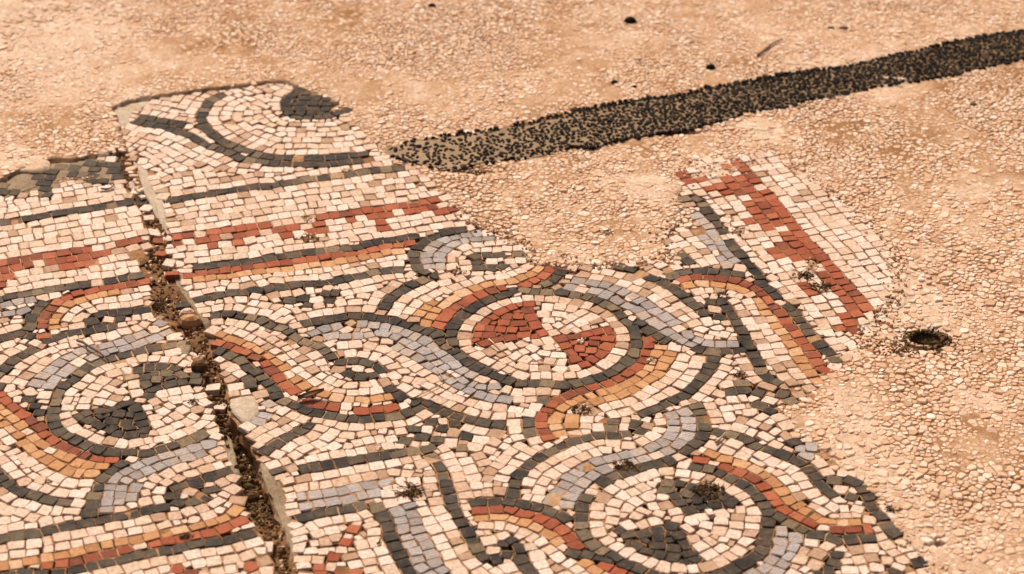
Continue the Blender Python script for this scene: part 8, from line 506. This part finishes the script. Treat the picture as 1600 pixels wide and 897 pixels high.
free &= (U > -400) & (U < 1980) & (V > -190) & (V < 1030)
thin = np.ones(rx.shape)
for x, y, a, b in BARE: thin = np.minimum(thin, .10+.9*np.clip((((rx-x)/a)**2+((ry-y)/b)**2)-.35+.9*vnoise(rx, ry, .03, 12), 0, 1))
thin *= np.clip(.80+1.1*vnoise(rx, ry, .10, 13)+.7*vnoise(rx, ry, .03, 14), .35, 1)
HG = ground_height(rx, ry, False)
cand = np.argwhere(free)
weights = thin[free]; weights = weights/weights.sum()
picks = iter(rng.choice(len(cand), 520000, p=weights))
def sample():
    j, i = cand[next(picks)]; return RX0+(i+random.random())*RS, RY0+(j+random.random())*RS
def chip_r(x, y):
    big = .5+.8*float(_LAT[int(x*40) % 256, int(y*40) % 256]-.5)
    q = random.random(); return (1 if y < 2.5 else max(.84, 1-.4*(y-2.5)))*(.0020+.0034*q*q+.0013*big*random.random())
chips = dart(510000, sample, chip_r, None, gap=.82)
print('chips', len(chips))
def chip_size(c):
    u, v = seen(c[0], c[1]); return c[2]*(v+1900) if in_view(c[0], c[1], -10) else 0
chips.sort(key=chip_size, reverse=True)
field = Bag(); cgrid = {}
for k, c in enumerate(chips): cgrid.setdefault((int(c[0]//.012), int(c[1]//.012)), []).append(k)
def chip_ring(k, chips, cgrid, swell=1):
    """Irregular outline about the chip's own middle, broken off where the neighbouring chips begin."""
    x, y, r = chips[k]; n = random.choice((5, 6, 6, 7)); ph = random.random()*6.28; e = random.uniform(1, 1.35); an = random.random()*6.28; ca, sa = math.cos(an), math.sin(an); ring = []
    for q in range(n):
        t = ph+6.2832*(q+random.uniform(-.3, .3))/n; R = r*random.uniform(1.15, 1.65)*swell; u, w = R*math.cos(t)*e, R*math.sin(t)/e; ring.append((u*ca-w*sa, u*sa+w*ca))
    ci, cj = int(x//.012), int(y//.012)
    for a in (-1, 0, 1):
        for c in (-1, 0, 1):
            for j in cgrid.get((ci+a, cj+c), ()):
                if j == k: continue
                X, Y, R = chips[j]; dx, dy = X-x, Y-y; d = math.hypot(dx, dy)
                if d > (r+R)*1.9: continue
                px, py = dx/d, dy/d; m = d*r/(r+R)-random.uniform(.00008, .00042)
                ring = clip(ring, px, py, m)
                if len(ring) < 3: return None
    return ring
for k, (x, y, r) in enumerate(chips):
    ring = chip_ring(k, chips, cgrid)
    if ring is None: continue
    h = random.uniform(.0004, .0016)*(.5+r/.006)
    v, f = chip_solid(ring, h, random.uniform(.66, .86))
    j, i = min(RH-1, int((y-RY0)/RS)), min(RW-1, int((x-RX0)/RS)); z = float(HG[j, i]); tint = random.random()**.9
    if k < 300:
        o = mesh_obj('stone_chip', v, f, M_CHIP, ground, tint); o.location = (x, y, z)
    else: field.add(move(v, x, y, z), f, tint)
pick = cand[rng.choice(len(cand), 11000)]; px = RX0+(pick[:, 1]+rng.random(11000))*RS; py = RY0+(pick[:, 0]+rng.random(11000))*RS; pz = ground_height(px, py)
for x, y, z in zip(px.tolist(), py.tolist(), pz.tolist()):
    v, f = chip_solid([(random.uniform(.0006, .0017)*math.cos(t), random.uniform(.0006, .0015)*math.sin(t)) for t in (.3, 1.6, 2.7, 4.0, 5.2)], random.uniform(.0002, .0009), .7, .0006); field.add(move(v, x, y, z), f, random.random())
tag(field.build('chip_field', M_CHIP, ground), kind='stuff')
for k, (u, v_, ru, rv) in enumerate(((1290, 99, .050, .012), (1345, 88, .035, .010), (1385, 128, .040, .014), (60, 35, .050, .055), (20, 18, .04, .04), (1190, 196, .030, .022), (38, 262, .030, .020), (1392, 455, .022, .035), (1445, 495, .026, .018), (1120, 262, .03, .012), (1010, 285, .03, .012), (1335, 555, .02, .014))):
    cx, cy = spot(u, v_); pl = [(cx+ru*(1+.9*float(vnoise(math.cos(t), math.sin(t), .5, k)))*math.cos(t), cy+rv*(1+.9*float(vnoise(math.cos(t), math.sin(t), .5, k+5)))*math.sin(t)) for t in np.linspace(0, 6.283, 25)[:-1]]
    dome('lime_patch', pl, M_LIME, ground, -.0025, .0005, k+40, rings=(1, .88, .7, .5, .3, .15), z_fn=ground_height, rough=.0009)

# ------------------------------------------------------------------ strip of black pebbles
def resample(pl, n):
    L = [0]
    for i in range(1, len(pl)): L.append(L[-1]+math.dist(pl[i-1], pl[i]))
    A = np.array(pl); d = np.linspace(0, L[-1], n); return np.stack([np.interp(d, L, A[:, 0]), np.interp(d, L, A[:, 1])], 1)
NS, NT = 420, 12
up = resample([spot(*p) for p in STRIP_TOP], NS); lo = resample([spot(*p) for p in STRIP_LOW], NS)
def strip_z(x, y): return .0010+.0022*math.exp(-((seen(x, y)[0]-1030)/120)**2)+float(undulation(x, y))+.0016*float(vnoise(x, y, .03, 21))+.0008*float(vnoise(x, y, .008, 22))
v = []; f = []; tints = []
for i in range(NS):
    d = lo[i]-up[i]; d = d/np.hypot(*d)
    ju = .006*float(vnoise(*up[i], .018, 23)); jl = .012*float(vnoise(*lo[i], .03, 24))+.005*float(vnoise(*lo[i], .008, 25))
    A = up[i]+d*ju; B = lo[i]+d*jl
    dark = min(1, max(0, 1.0-i/NS*1.15))
    for j in range(NT+1):
        t = j/NT; p = A+(B-A)*t; z = strip_z(*p)
        if j == 0: z -= .004
        v.append((p[0], p[1], z)); tints.append(.30+.50*dark)
    p = B-d*.002; v.append((p[0], p[1], -.006)); tints.append(.2)
for i in range(NS-1):
    for j in range(NT+1): a = i*(NT+2)+j; f.append((a, a+NT+2, a+NT+3, a+1))
strip = mesh_obj('pebble_strip', v, f, M_STRIP, None, tints, False)
tag(strip, 'long straight strip of black pebbles set in mortar behind the mosaic', 'pebble strip')
def strip_sample():
    i = random.random()*(NS-2); k = int(i); t = random.uniform(-.02, 1.02); p = up[k]+(lo[k]-up[k])*t; return float(p[0])+random.gauss(0, .001), float(p[1])
def strip_r(x, y):
    u = seen(x, y)[0]
    if random.random() > .62+.38*min(1, max(0, (u-650)/450)): return None
    return .0018+(.0026+.0018*min(1, max(0, (u-700)/600)))*random.random()**1.4
blacks = dart(60000, strip_sample, strip_r, None, gap=.98)
blacks = [b for b in blacks if seen(b[0], b[1])[0] > 960 or random.random() < .62+.36*max(0, seen(b[0], b[1])[0]-600)/360]
blacks.sort(key=chip_size, reverse=True); bag = Bag(); bgrid = {}
for k, c in enumerate(blacks): bgrid.setdefault((int(c[0]//.012), int(c[1]//.012)), []).append(k)
for k, (x, y, r) in enumerate(blacks):
    ring = chip_ring(k, blacks, bgrid, .80+.16*min(1, max(0, (seen(x, y)[0]-700)/500)))
    if ring is None: continue
    v, f = chip_solid(ring, random.uniform(.0006, .0018), random.uniform(.6, .8)); tint = random.random()**1.2; z = strip_z(x, y)
    if k < 300: o = mesh_obj('black_pebble', v, f, M_BLACK, strip, tint); o.location = (x, y, z)
    else: bag.add(move(v, x, y, z), f, tint)
tag(bag.build('small_pebbles', M_BLACK, strip), kind='stuff')
print('black', len(blacks))

# ------------------------------------------------------------------ loose things
def surf(x, y):
    for n in SLAB:
        if inside((x, y), SLAB[n]): return float(slab_height(x, y))
    if inside((x, y), CRACK): return soil_z(x, y)
    return float(ground_height(np.array(x), np.array(y)))
def rock(name, u, v_, r, mat, label, cat='pebble', group=None, squash=.7, ecc=1.2, n=9, tint=.4, sink=.25):
    x, y = spot(u, v_); vv = []; ff = []; ph = random.random()*6
    prof = ((.55, 0), (.92, .25), (1.0, .5), (.80, .80), (.42, .98))
    rad = [random.uniform(.84, 1.12) for _ in range(n)]
    for q, h in prof:
        for k in range(n): t = ph+6.2832*k/n; vv.append((r*q*rad[k]*math.cos(t)*ecc, r*q*rad[(k+1) % n]*math.sin(t)/ecc, 2*r*squash*(h-sink)*random.uniform(.94, 1.06)))
    for a in range(len(prof)-1):
        for k in range(n): i, j = a*n+k, a*n+(k+1) % n; ff.append((i, j, j+n, i+n))
    ff.append(tuple(range(4*n, 5*n))); ff.append(tuple(range(n-1, -1, -1)))
    o = mesh_obj(name, vv, ff, mat, None, tint); o.location = (x, y, surf(x, y)); return tag(o, label, cat, group)
rock('pebble', 985, 34, .0080, M_BLACK, 'round dark pebble lying alone on the pale floor near the top edge')
rock('pebble', 1110, 107, .0058, M_BLACK, 'dark pebble on the floor just above the middle of the black strip')
rock('pebble', 960, 129, .0042, M_BLACK, 'small dark pebble beside the even smaller one above the strip')
rock('pebble', 991, 135, .0028, M_BLACK, 'tiniest dark pebble above the black strip')
rock('pebble', 675, 8, .0050, M_BLACK, 'dark speck of a pebble at the top edge of the photo')
rock('pebble', 1318, 45, .0048, M_TWIG, 'flat brown pebble right of its twin near the upper right corner', ecc=1.5, squash=.5)
rock('pebble', 1298, 45, .0035, M_TWIG, 'smaller flat brown pebble left of its twin near the upper right corner', ecc=1.4, squash=.5)
rock('pebble', 1521, 165, .0048, M_MOSS, 'brown pebble on the floor below the right end of the strip', squash=.5)
rock('stone', 297, 501, .0105, STONE['o'], 'orange brown rounded stone sitting in the crack between the slabs', 'stone', tint=.6, squash=.8)
rock('stone', 293, 489, .0085, STONE['w'], 'pale stone in the crack just above the orange brown stone', 'stone', tint=.4, squash=.8)
for u, v_, r, l in ((311, 577, .0085, 'dark grey stone in the crack beside the black quarter of the left medallion'), (322, 610, .006, 'small dark stone in the crack below the larger dark grey stone'), (362, 671, .008, 'dark stone deep in the crack where it is widest'),
        (391, 755, .0085, 'dark stone near the lower end of the deep part of the crack'), (386, 732, .006, 'smaller dark stone just above the lowest one in the crack'), (374, 700, .007, 'dark stone halfway down the deep crack')):
    rock('stone', u, v_, r, M_MOSS, l, 'stone', 'dark stones in the crack', tint=.3, squash=.75, n=6)
def loose(u, v_, s, tint, label, c='w', ang=None):
    x, y = spot(u, v_); a = random.uniform(-.5, .3) if ang is None else ang; w, h = s*random.uniform(.8, 1.1), s*random.uniform(.75, 1)
    pl = [(p*w*math.cos(a)-q*h*math.sin(a), p*w*math.sin(a)+q*h*math.cos(a)) for p, q in ((-1, -1), (1, -1), (1, 1), (-1, 1))]
    vv, ff = stone_solid(pl, 0, 0, .0032, depth=.004, tilt=.12)
    o = mesh_obj('loose_tessera', vv, ff, STONE[c], None, tint); o.location = (x, y, surf(x, y)); tag(o, label, 'tessera', 'loose tesserae in the crack')
loose(415, 846, .0085, .75, 'white tessera lying alone on brown earth at the bottom of the crack')
loose(332, 596, .0085, .7, 'white tessera wedged in the crack right of the left medallion, upper one')
loose(343, 617, .0085, .6, 'white tessera wedged in the crack right of the left medallion, lower one')
loose(207, 287, .006, .5, 'small cream tessera in the upper crack above all the other loose ones')
loose(214, 296, .0078, .7, 'white tessera in the upper crack next to the dark one')
loose(221, 311, .0080, .3, 'dark tessera standing in the upper crack', c='d')
loose(229, 322, .0080, .75, 'white tessera in the upper crack just below the dark one')
loose(232, 337, .0070, .5, 'chipped cream tessera in the crack between the upper white rows')
loose(241, 361, .0082, .8, 'bright white tessera in the crack just above the red band')
loose(252, 395, .0075, .5, 'red tessera in the crack at the level of the red stepped band', c='r')
loose(248, 374, .0070, .2, 'dull red tessera in the crack above the other red one', c='r')
loose(265, 416, .0080, .6, 'pale tessera in the crack below the red stepped band')
loose(270, 433, .0080, .5, 'bright red tessera by the straw at the end of the red line', c='r')
loose(286, 474, .0078, .3, 'dark tessera at the slab edge above the pale stone in the crack', c='d')
def stick(name, pts, r, mat, label, cat, group=None, z=.0012, lift=()):
    vv = []; ff = []; n = 6; P3 = [(*spot(*p),) for p in pts]; x0, y0 = P3[0]; z0 = surf(x0, y0)
    for i, (x, y) in enumerate(P3):
        a, b = P3[max(0, i-1)], P3[min(len(P3)-1, i+1)]; L = math.dist(a, b); tx, ty = (b[0]-a[0])/L, (b[1]-a[1])/L
        rr = r*(1-.45*i/(len(P3)-1))*random.uniform(.85, 1.15); h = z+r+(lift[i] if i < len(lift) else 0)+surf(x, y)-z0
        for k in range(n): t = 6.2832*k/n; vv.append((x-x0-ty*rr*math.cos(t), y-y0+tx*rr*math.cos(t), h+rr*math.sin(t)))
    for i in range(len(P3)-1):
        for k in range(n): a, b = i*n+k, i*n+(k+1) % n; ff.append((a, b, b+n, a+n))
    ff += [tuple(range(n-1, -1, -1)), tuple(range((len(P3)-1)*n, len(P3)*n))]
    o = mesh_obj(name, vv, ff, mat, None, random.random(), True); o.location = (x0, y0, z0); return tag(o, label, cat, group)
stick('twig', ((121, 538), (130, 542), (141, 549), (155, 557), (164, 563), (170, 568)), .0016, M_TWIG, 'thin brown twig lying across the blue-grey arch of the left medallion', 'twig', lift=(.001, .002, .002, .002, .001, 0))
stick('twig', ((1183, 90), (1197, 80), (1206, 72), (1222, 65)), .0018, M_TWIG, 'bent brown twig on the pale floor above the black strip', 'twig')
stick('straw', ((257, 424), (259, 432), (262, 441), (264, 447)), .0011, M_STRAW, 'short pale straw in the crack beside the bright red tessera', 'straw')
stick('straw', ((645, 623), (662, 615), (680, 606), (692, 600)), .0008, M_STRAW, 'long pale straw across the white and grey rows in the middle of the large slab', 'straw')
stick('straw', ((764, 531), (773, 539), (781, 547)), .0008, M_STRAW, 'thin straw on the left of the red quartered medallion', 'straw')
stick('straw', ((683, 577), (690, 588), (696, 597)), .0006, M_STRAW, 'fine straw on the grey arch just above the long straw', 'straw')
stick('twig', ((1118, 697), (1124, 692), (1130, 686), (1133, 682)), .0016, M_STRAW, 'stubby pale twig above the lower right medallion', 'twig')
stick('twig', ((590, 852), (593, 849), (594, 844)), .0012, M_MOSS, 'tiny curved dark twig on white tesserae near the bottom of the large slab', 'twig')
stick('twig', ((158, 298), (166, 299), (174, 297), (179, 292), (176, 290)), .0012, M_MOSS, 'curled dark stem on white tesserae at the top of the left slab', 'twig')
# curled dry leaf
x, y = spot(484, 624); vv = []; ff = []
for i in range(8):
    t = i/7; w = .0055*math.sin(math.pi*min(.97, .06+t*.94))
    for j in (-1, -.4, .4, 1): vv.append((-.012+.027*t, j*w*.8+.009*t-.003, .003+.0035*abs(j)**1.5+.004*t*t))
for i in range(7):
    for j in range(3): a = i*4+j; ff.append((a, a+1, a+5, a+4))
nv = len(vv); vv += [(a, b, c-.0007) for a, b, c in vv]; ff += [tuple(nv+q for q in g[::-1]) for g in ff]
rim = [i*4 for i in range(8)]+[31, 30, 29, 28][::-1][1:]+[i*4+3 for i in range(6, -1, -1)]+[2, 1]
ff += [(rim[i], rim[i-1], rim[i-1]+nv, rim[i]+nv) for i in range(len(rim))]
o = mesh_obj('dry_leaf', vv, ff, M_TWIG, None, .3, True); o.location = (x, y, surf(x, y)); tag(o, 'small curled dry leaf on the red and black rows of the lower wave', 'leaf')
# tufts of dry moss and root litter: tangled short blades on a low crumbly mound
def tuft(u, v_, r, label, n=46, cat='moss tuft', flat=1.0):
    x, y = spot(u, v_); root = bpy.data.objects.new('moss_tuft', None); link(root); root.location = (x, y, surf(x, y)); tag(root, label, cat, 'tufts of dry moss on the floor')
    b = Bag()
    for _ in range(int(n*.9)):
        a = random.random()*6.28; d = r*math.sqrt(random.random()); vv, ff = pebble(r*random.uniform(.04, .15), 1.2, a, r*random.uniform(.05, .2)*flat, 5, .5); b.add(move(vv, d*math.cos(a), d*math.sin(a)*.75, 0), ff, random.random())
    b.build('crumbs', M_MOSS, root)
    b = Bag()
    for _ in range(int(n*.7)):
        a = random.random()*6.28; d = r*.8*math.sqrt(random.random()); px, py = d*math.cos(a), d*math.sin(a)*.8; t = random.random()*6.28; L = r*random.uniform(.3, 1.1); w = r*.022; hh = r*random.uniform(.05, .28)*flat
        dx, dy = math.cos(t), math.sin(t)
        pts = [(px, py, 0), (px+dx*L*.5, py+dy*L*.5, hh), (px+dx*L, py+dy*L, hh*.45)]
        vv = []
        for (q1, q2, q3) in pts: vv += [(q1-dy*w, q2+dx*w, q3), (q1+dy*w, q2-dx*w, q3), (q1, q2, q3+w*1.6)]
        ff = []
        for s in (0, 1):
            for k in range(3): p, q = s*3+k, s*3+(k+1) % 3; ff.append((p, q, q+3, p+3))
        ff += [(2, 1, 0), (6, 7, 8)]; b.add(vv, ff, random.random())
    b.build('blades', M_MOSS, root)
for u, v_, r, l in ((641, 769, .015, 'dark moss tuft in the bare patch of the grey corner panel'), (909, 640, .011, 'dark moss tuft in the ochre loop below the red medallion'), (1108, 769, .017, 'dark moss smear on the black quarter of the lower right medallion'),
        (1281, 447, .013, 'dark litter in the broken lower end of the red stepped band'), (1156, 588, .008, 'small brown tuft between white tesserae right of the red medallion'), (1395, 797, .008, 'small dark tuft at the ragged right edge of the mosaic'),
        (303, 629, .007, 'small dark curled tuft on the white right half of the left medallion'), (243, 472, .017, 'crumbly dark litter in the crack beside the scroll end'), (975, 729, .012, 'dark tuft in the gap of the arch over the lower right medallion'),
        (1128, 462, .007, 'small curled tuft in the hook beside the diagonal red line'), (292, 839, .007, 'small black curl on the red line at the lower left'), (745, 268, .012, 'brown litter under the left end of the black pebble strip'),
        (951, 362, .008, 'brown tuft among pale chips above the red medallion'), (877, 397, .006, 'dark tuft among chips above the end of the red arch'), (230, 398, .012, 'dark litter on bare earth at the end of the left red band'), (1255, 430, .012, 'dark litter between teeth of the red side band')):
    tuft(u, v_, r, l)
# hole with a crumbling pale rim
hx, hy = spot(1447, 528); root = bpy.data.objects.new('broken_hole', None); link(root); root.location = (hx, hy, float(ground_height(np.array(hx+.05), np.array(hy)))); tag(root, 'dark hole with a crumbling pale rim in the floor right of the mosaic', 'hole')
n = 28; crumbs = Bag(); pale = Bag()
for _ in range(170):
    t = random.random()*6.28; q = random.uniform(.85, 1.25+.5*max(0, math.sin(t+2.6))); vv, ff = pebble(random.uniform(.0008, .0030), 1.3, random.random()*6.28, random.uniform(.0008, .0026), 6, .5); crumbs.add(move(vv, .021*q*math.cos(t), .0165*q*math.sin(t), random.uniform(-.0015, .0004)), ff, random.random()*.8)
for k in range(15):
    t = 2.6+k*.16+random.uniform(-.05, .05); q = random.uniform(.92, 1.04); vv, ff = pebble(random.uniform(.0016, .0028), 1.35, t+1.57, random.uniform(.0012, .0026), 6, .6); pale.add(move(vv, .021*q*math.cos(t), .0165*q*math.sin(t), 0), ff, random.random()*.6)
crumbs.build('loose_earth', M_MOSS, root); pale.build('rim', M_CHIP, root)
vv = []; ff = []
for q, z in ((.98, -.001), (.7, -.005), (.35, -.008)):
    for k in range(n): t = 6.2832*k/n; vv.append((.021*q*math.cos(t)+random.gauss(0, .0006), .0165*q*math.sin(t)+random.gauss(0, .0006), z+random.gauss(0, .001)))
for a in range(2):
    for k in range(n): i, j = a*n+k, a*n+(k+1) % n; ff.append((i, j, j+n, i+n))
ff.append(tuple(range(2*n, 3*n))); mesh_obj('earth_filling', vv, ff, M_MOSS, root, .25)
tuft(1475, 545, .009, 'brown root litter spilling right from the hole in the floor', 40, flat=.5)
tuft(1462, 846, .008, 'dark litter filling the small pit at the lower right', 30, flat=.4)
# grit and crumbs in the crack, in bare places and along the ragged edges
grit = Bag(); gm = Bag()
def scatter(n, fn, rmin, rmax, bag, z=None):
    for _ in range(n):
        x, y = fn(); vv, ff = pebble(random.uniform(rmin, rmax), random.uniform(1, 1.5), random.random()*6.28, random.uniform(.3, 1.0)*rmax, 5, .55, depth=.001); bag.add(move(vv, x, y, surf(x, y) if z is None else z), ff, random.random())
def crack_pt():
    l = random.choice(line); t = random.uniform(.05, .95); return l[0]+(l[2]-l[0])*t, l[1]+(l[3]-l[1])*t
deep = [l for l in line if l[4] > .013]
def deep_pt():
    l = random.choice(deep); t = random.uniform(.14, .86); return l[0]+(l[2]-l[0])*t, l[1]+(l[3]-l[1])*t
dk = Bag(); scatter(420, deep_pt, .0008, .0036, dk)
tag(dk.build('dark_rubble', M_MOSS), 'dark rubble lying deep in the crack between the slabs', 'rubble', kind='stuff')
scatter(900, crack_pt, .0008, .0028, gm)
scatter(140, crack_pt, .0012, .0030, grit)
edge = ragged(SLAB['right'], .004, .001)
edge = [p for p in edge if in_view(*p, -5) and seen(*p)[0] > 560]
def edge_pt():
    p = random.choice(edge); return p[0]+random.gauss(0, .006), p[1]+random.gauss(0, .006)
scatter(700, edge_pt, .0008, .0030, grit, z=-.0012)
scatter(500, edge_pt, .0006, .0018, gm, z=-.0012)
def bare_pt():
    q = random.choice(BARE_PATCHES); c = np.mean(q, 0); p = random.choice(q); t = random.random()**.7; return c[0]+(p[0]-c[0])*t*1.1, c[1]+(p[1]-c[1])*t*1.1
scatter(420, bare_pt, .0008, .0026, grit, z=-.0014)
scatter(420, bare_pt, .0006, .0018, gm, z=-.0014)
scatter(420, lambda: spot(random.gauss(1432, 38), random.gauss(541, 7)), .0007, .0024, gm)
scatter(160, lambda: spot(random.gauss(1085, 50), random.gauss(262, 10)), .0008, .0022, grit)
tag(grit.build('pale_grit', M_CHIP), 'pale grit and crumbs along the mosaic edges and in its gaps', 'grit', kind='stuff')
tag(gm.build('brown_grit', M_EARTH), 'brown earth crumbs in the crack and the bare patches', 'grit', kind='stuff')
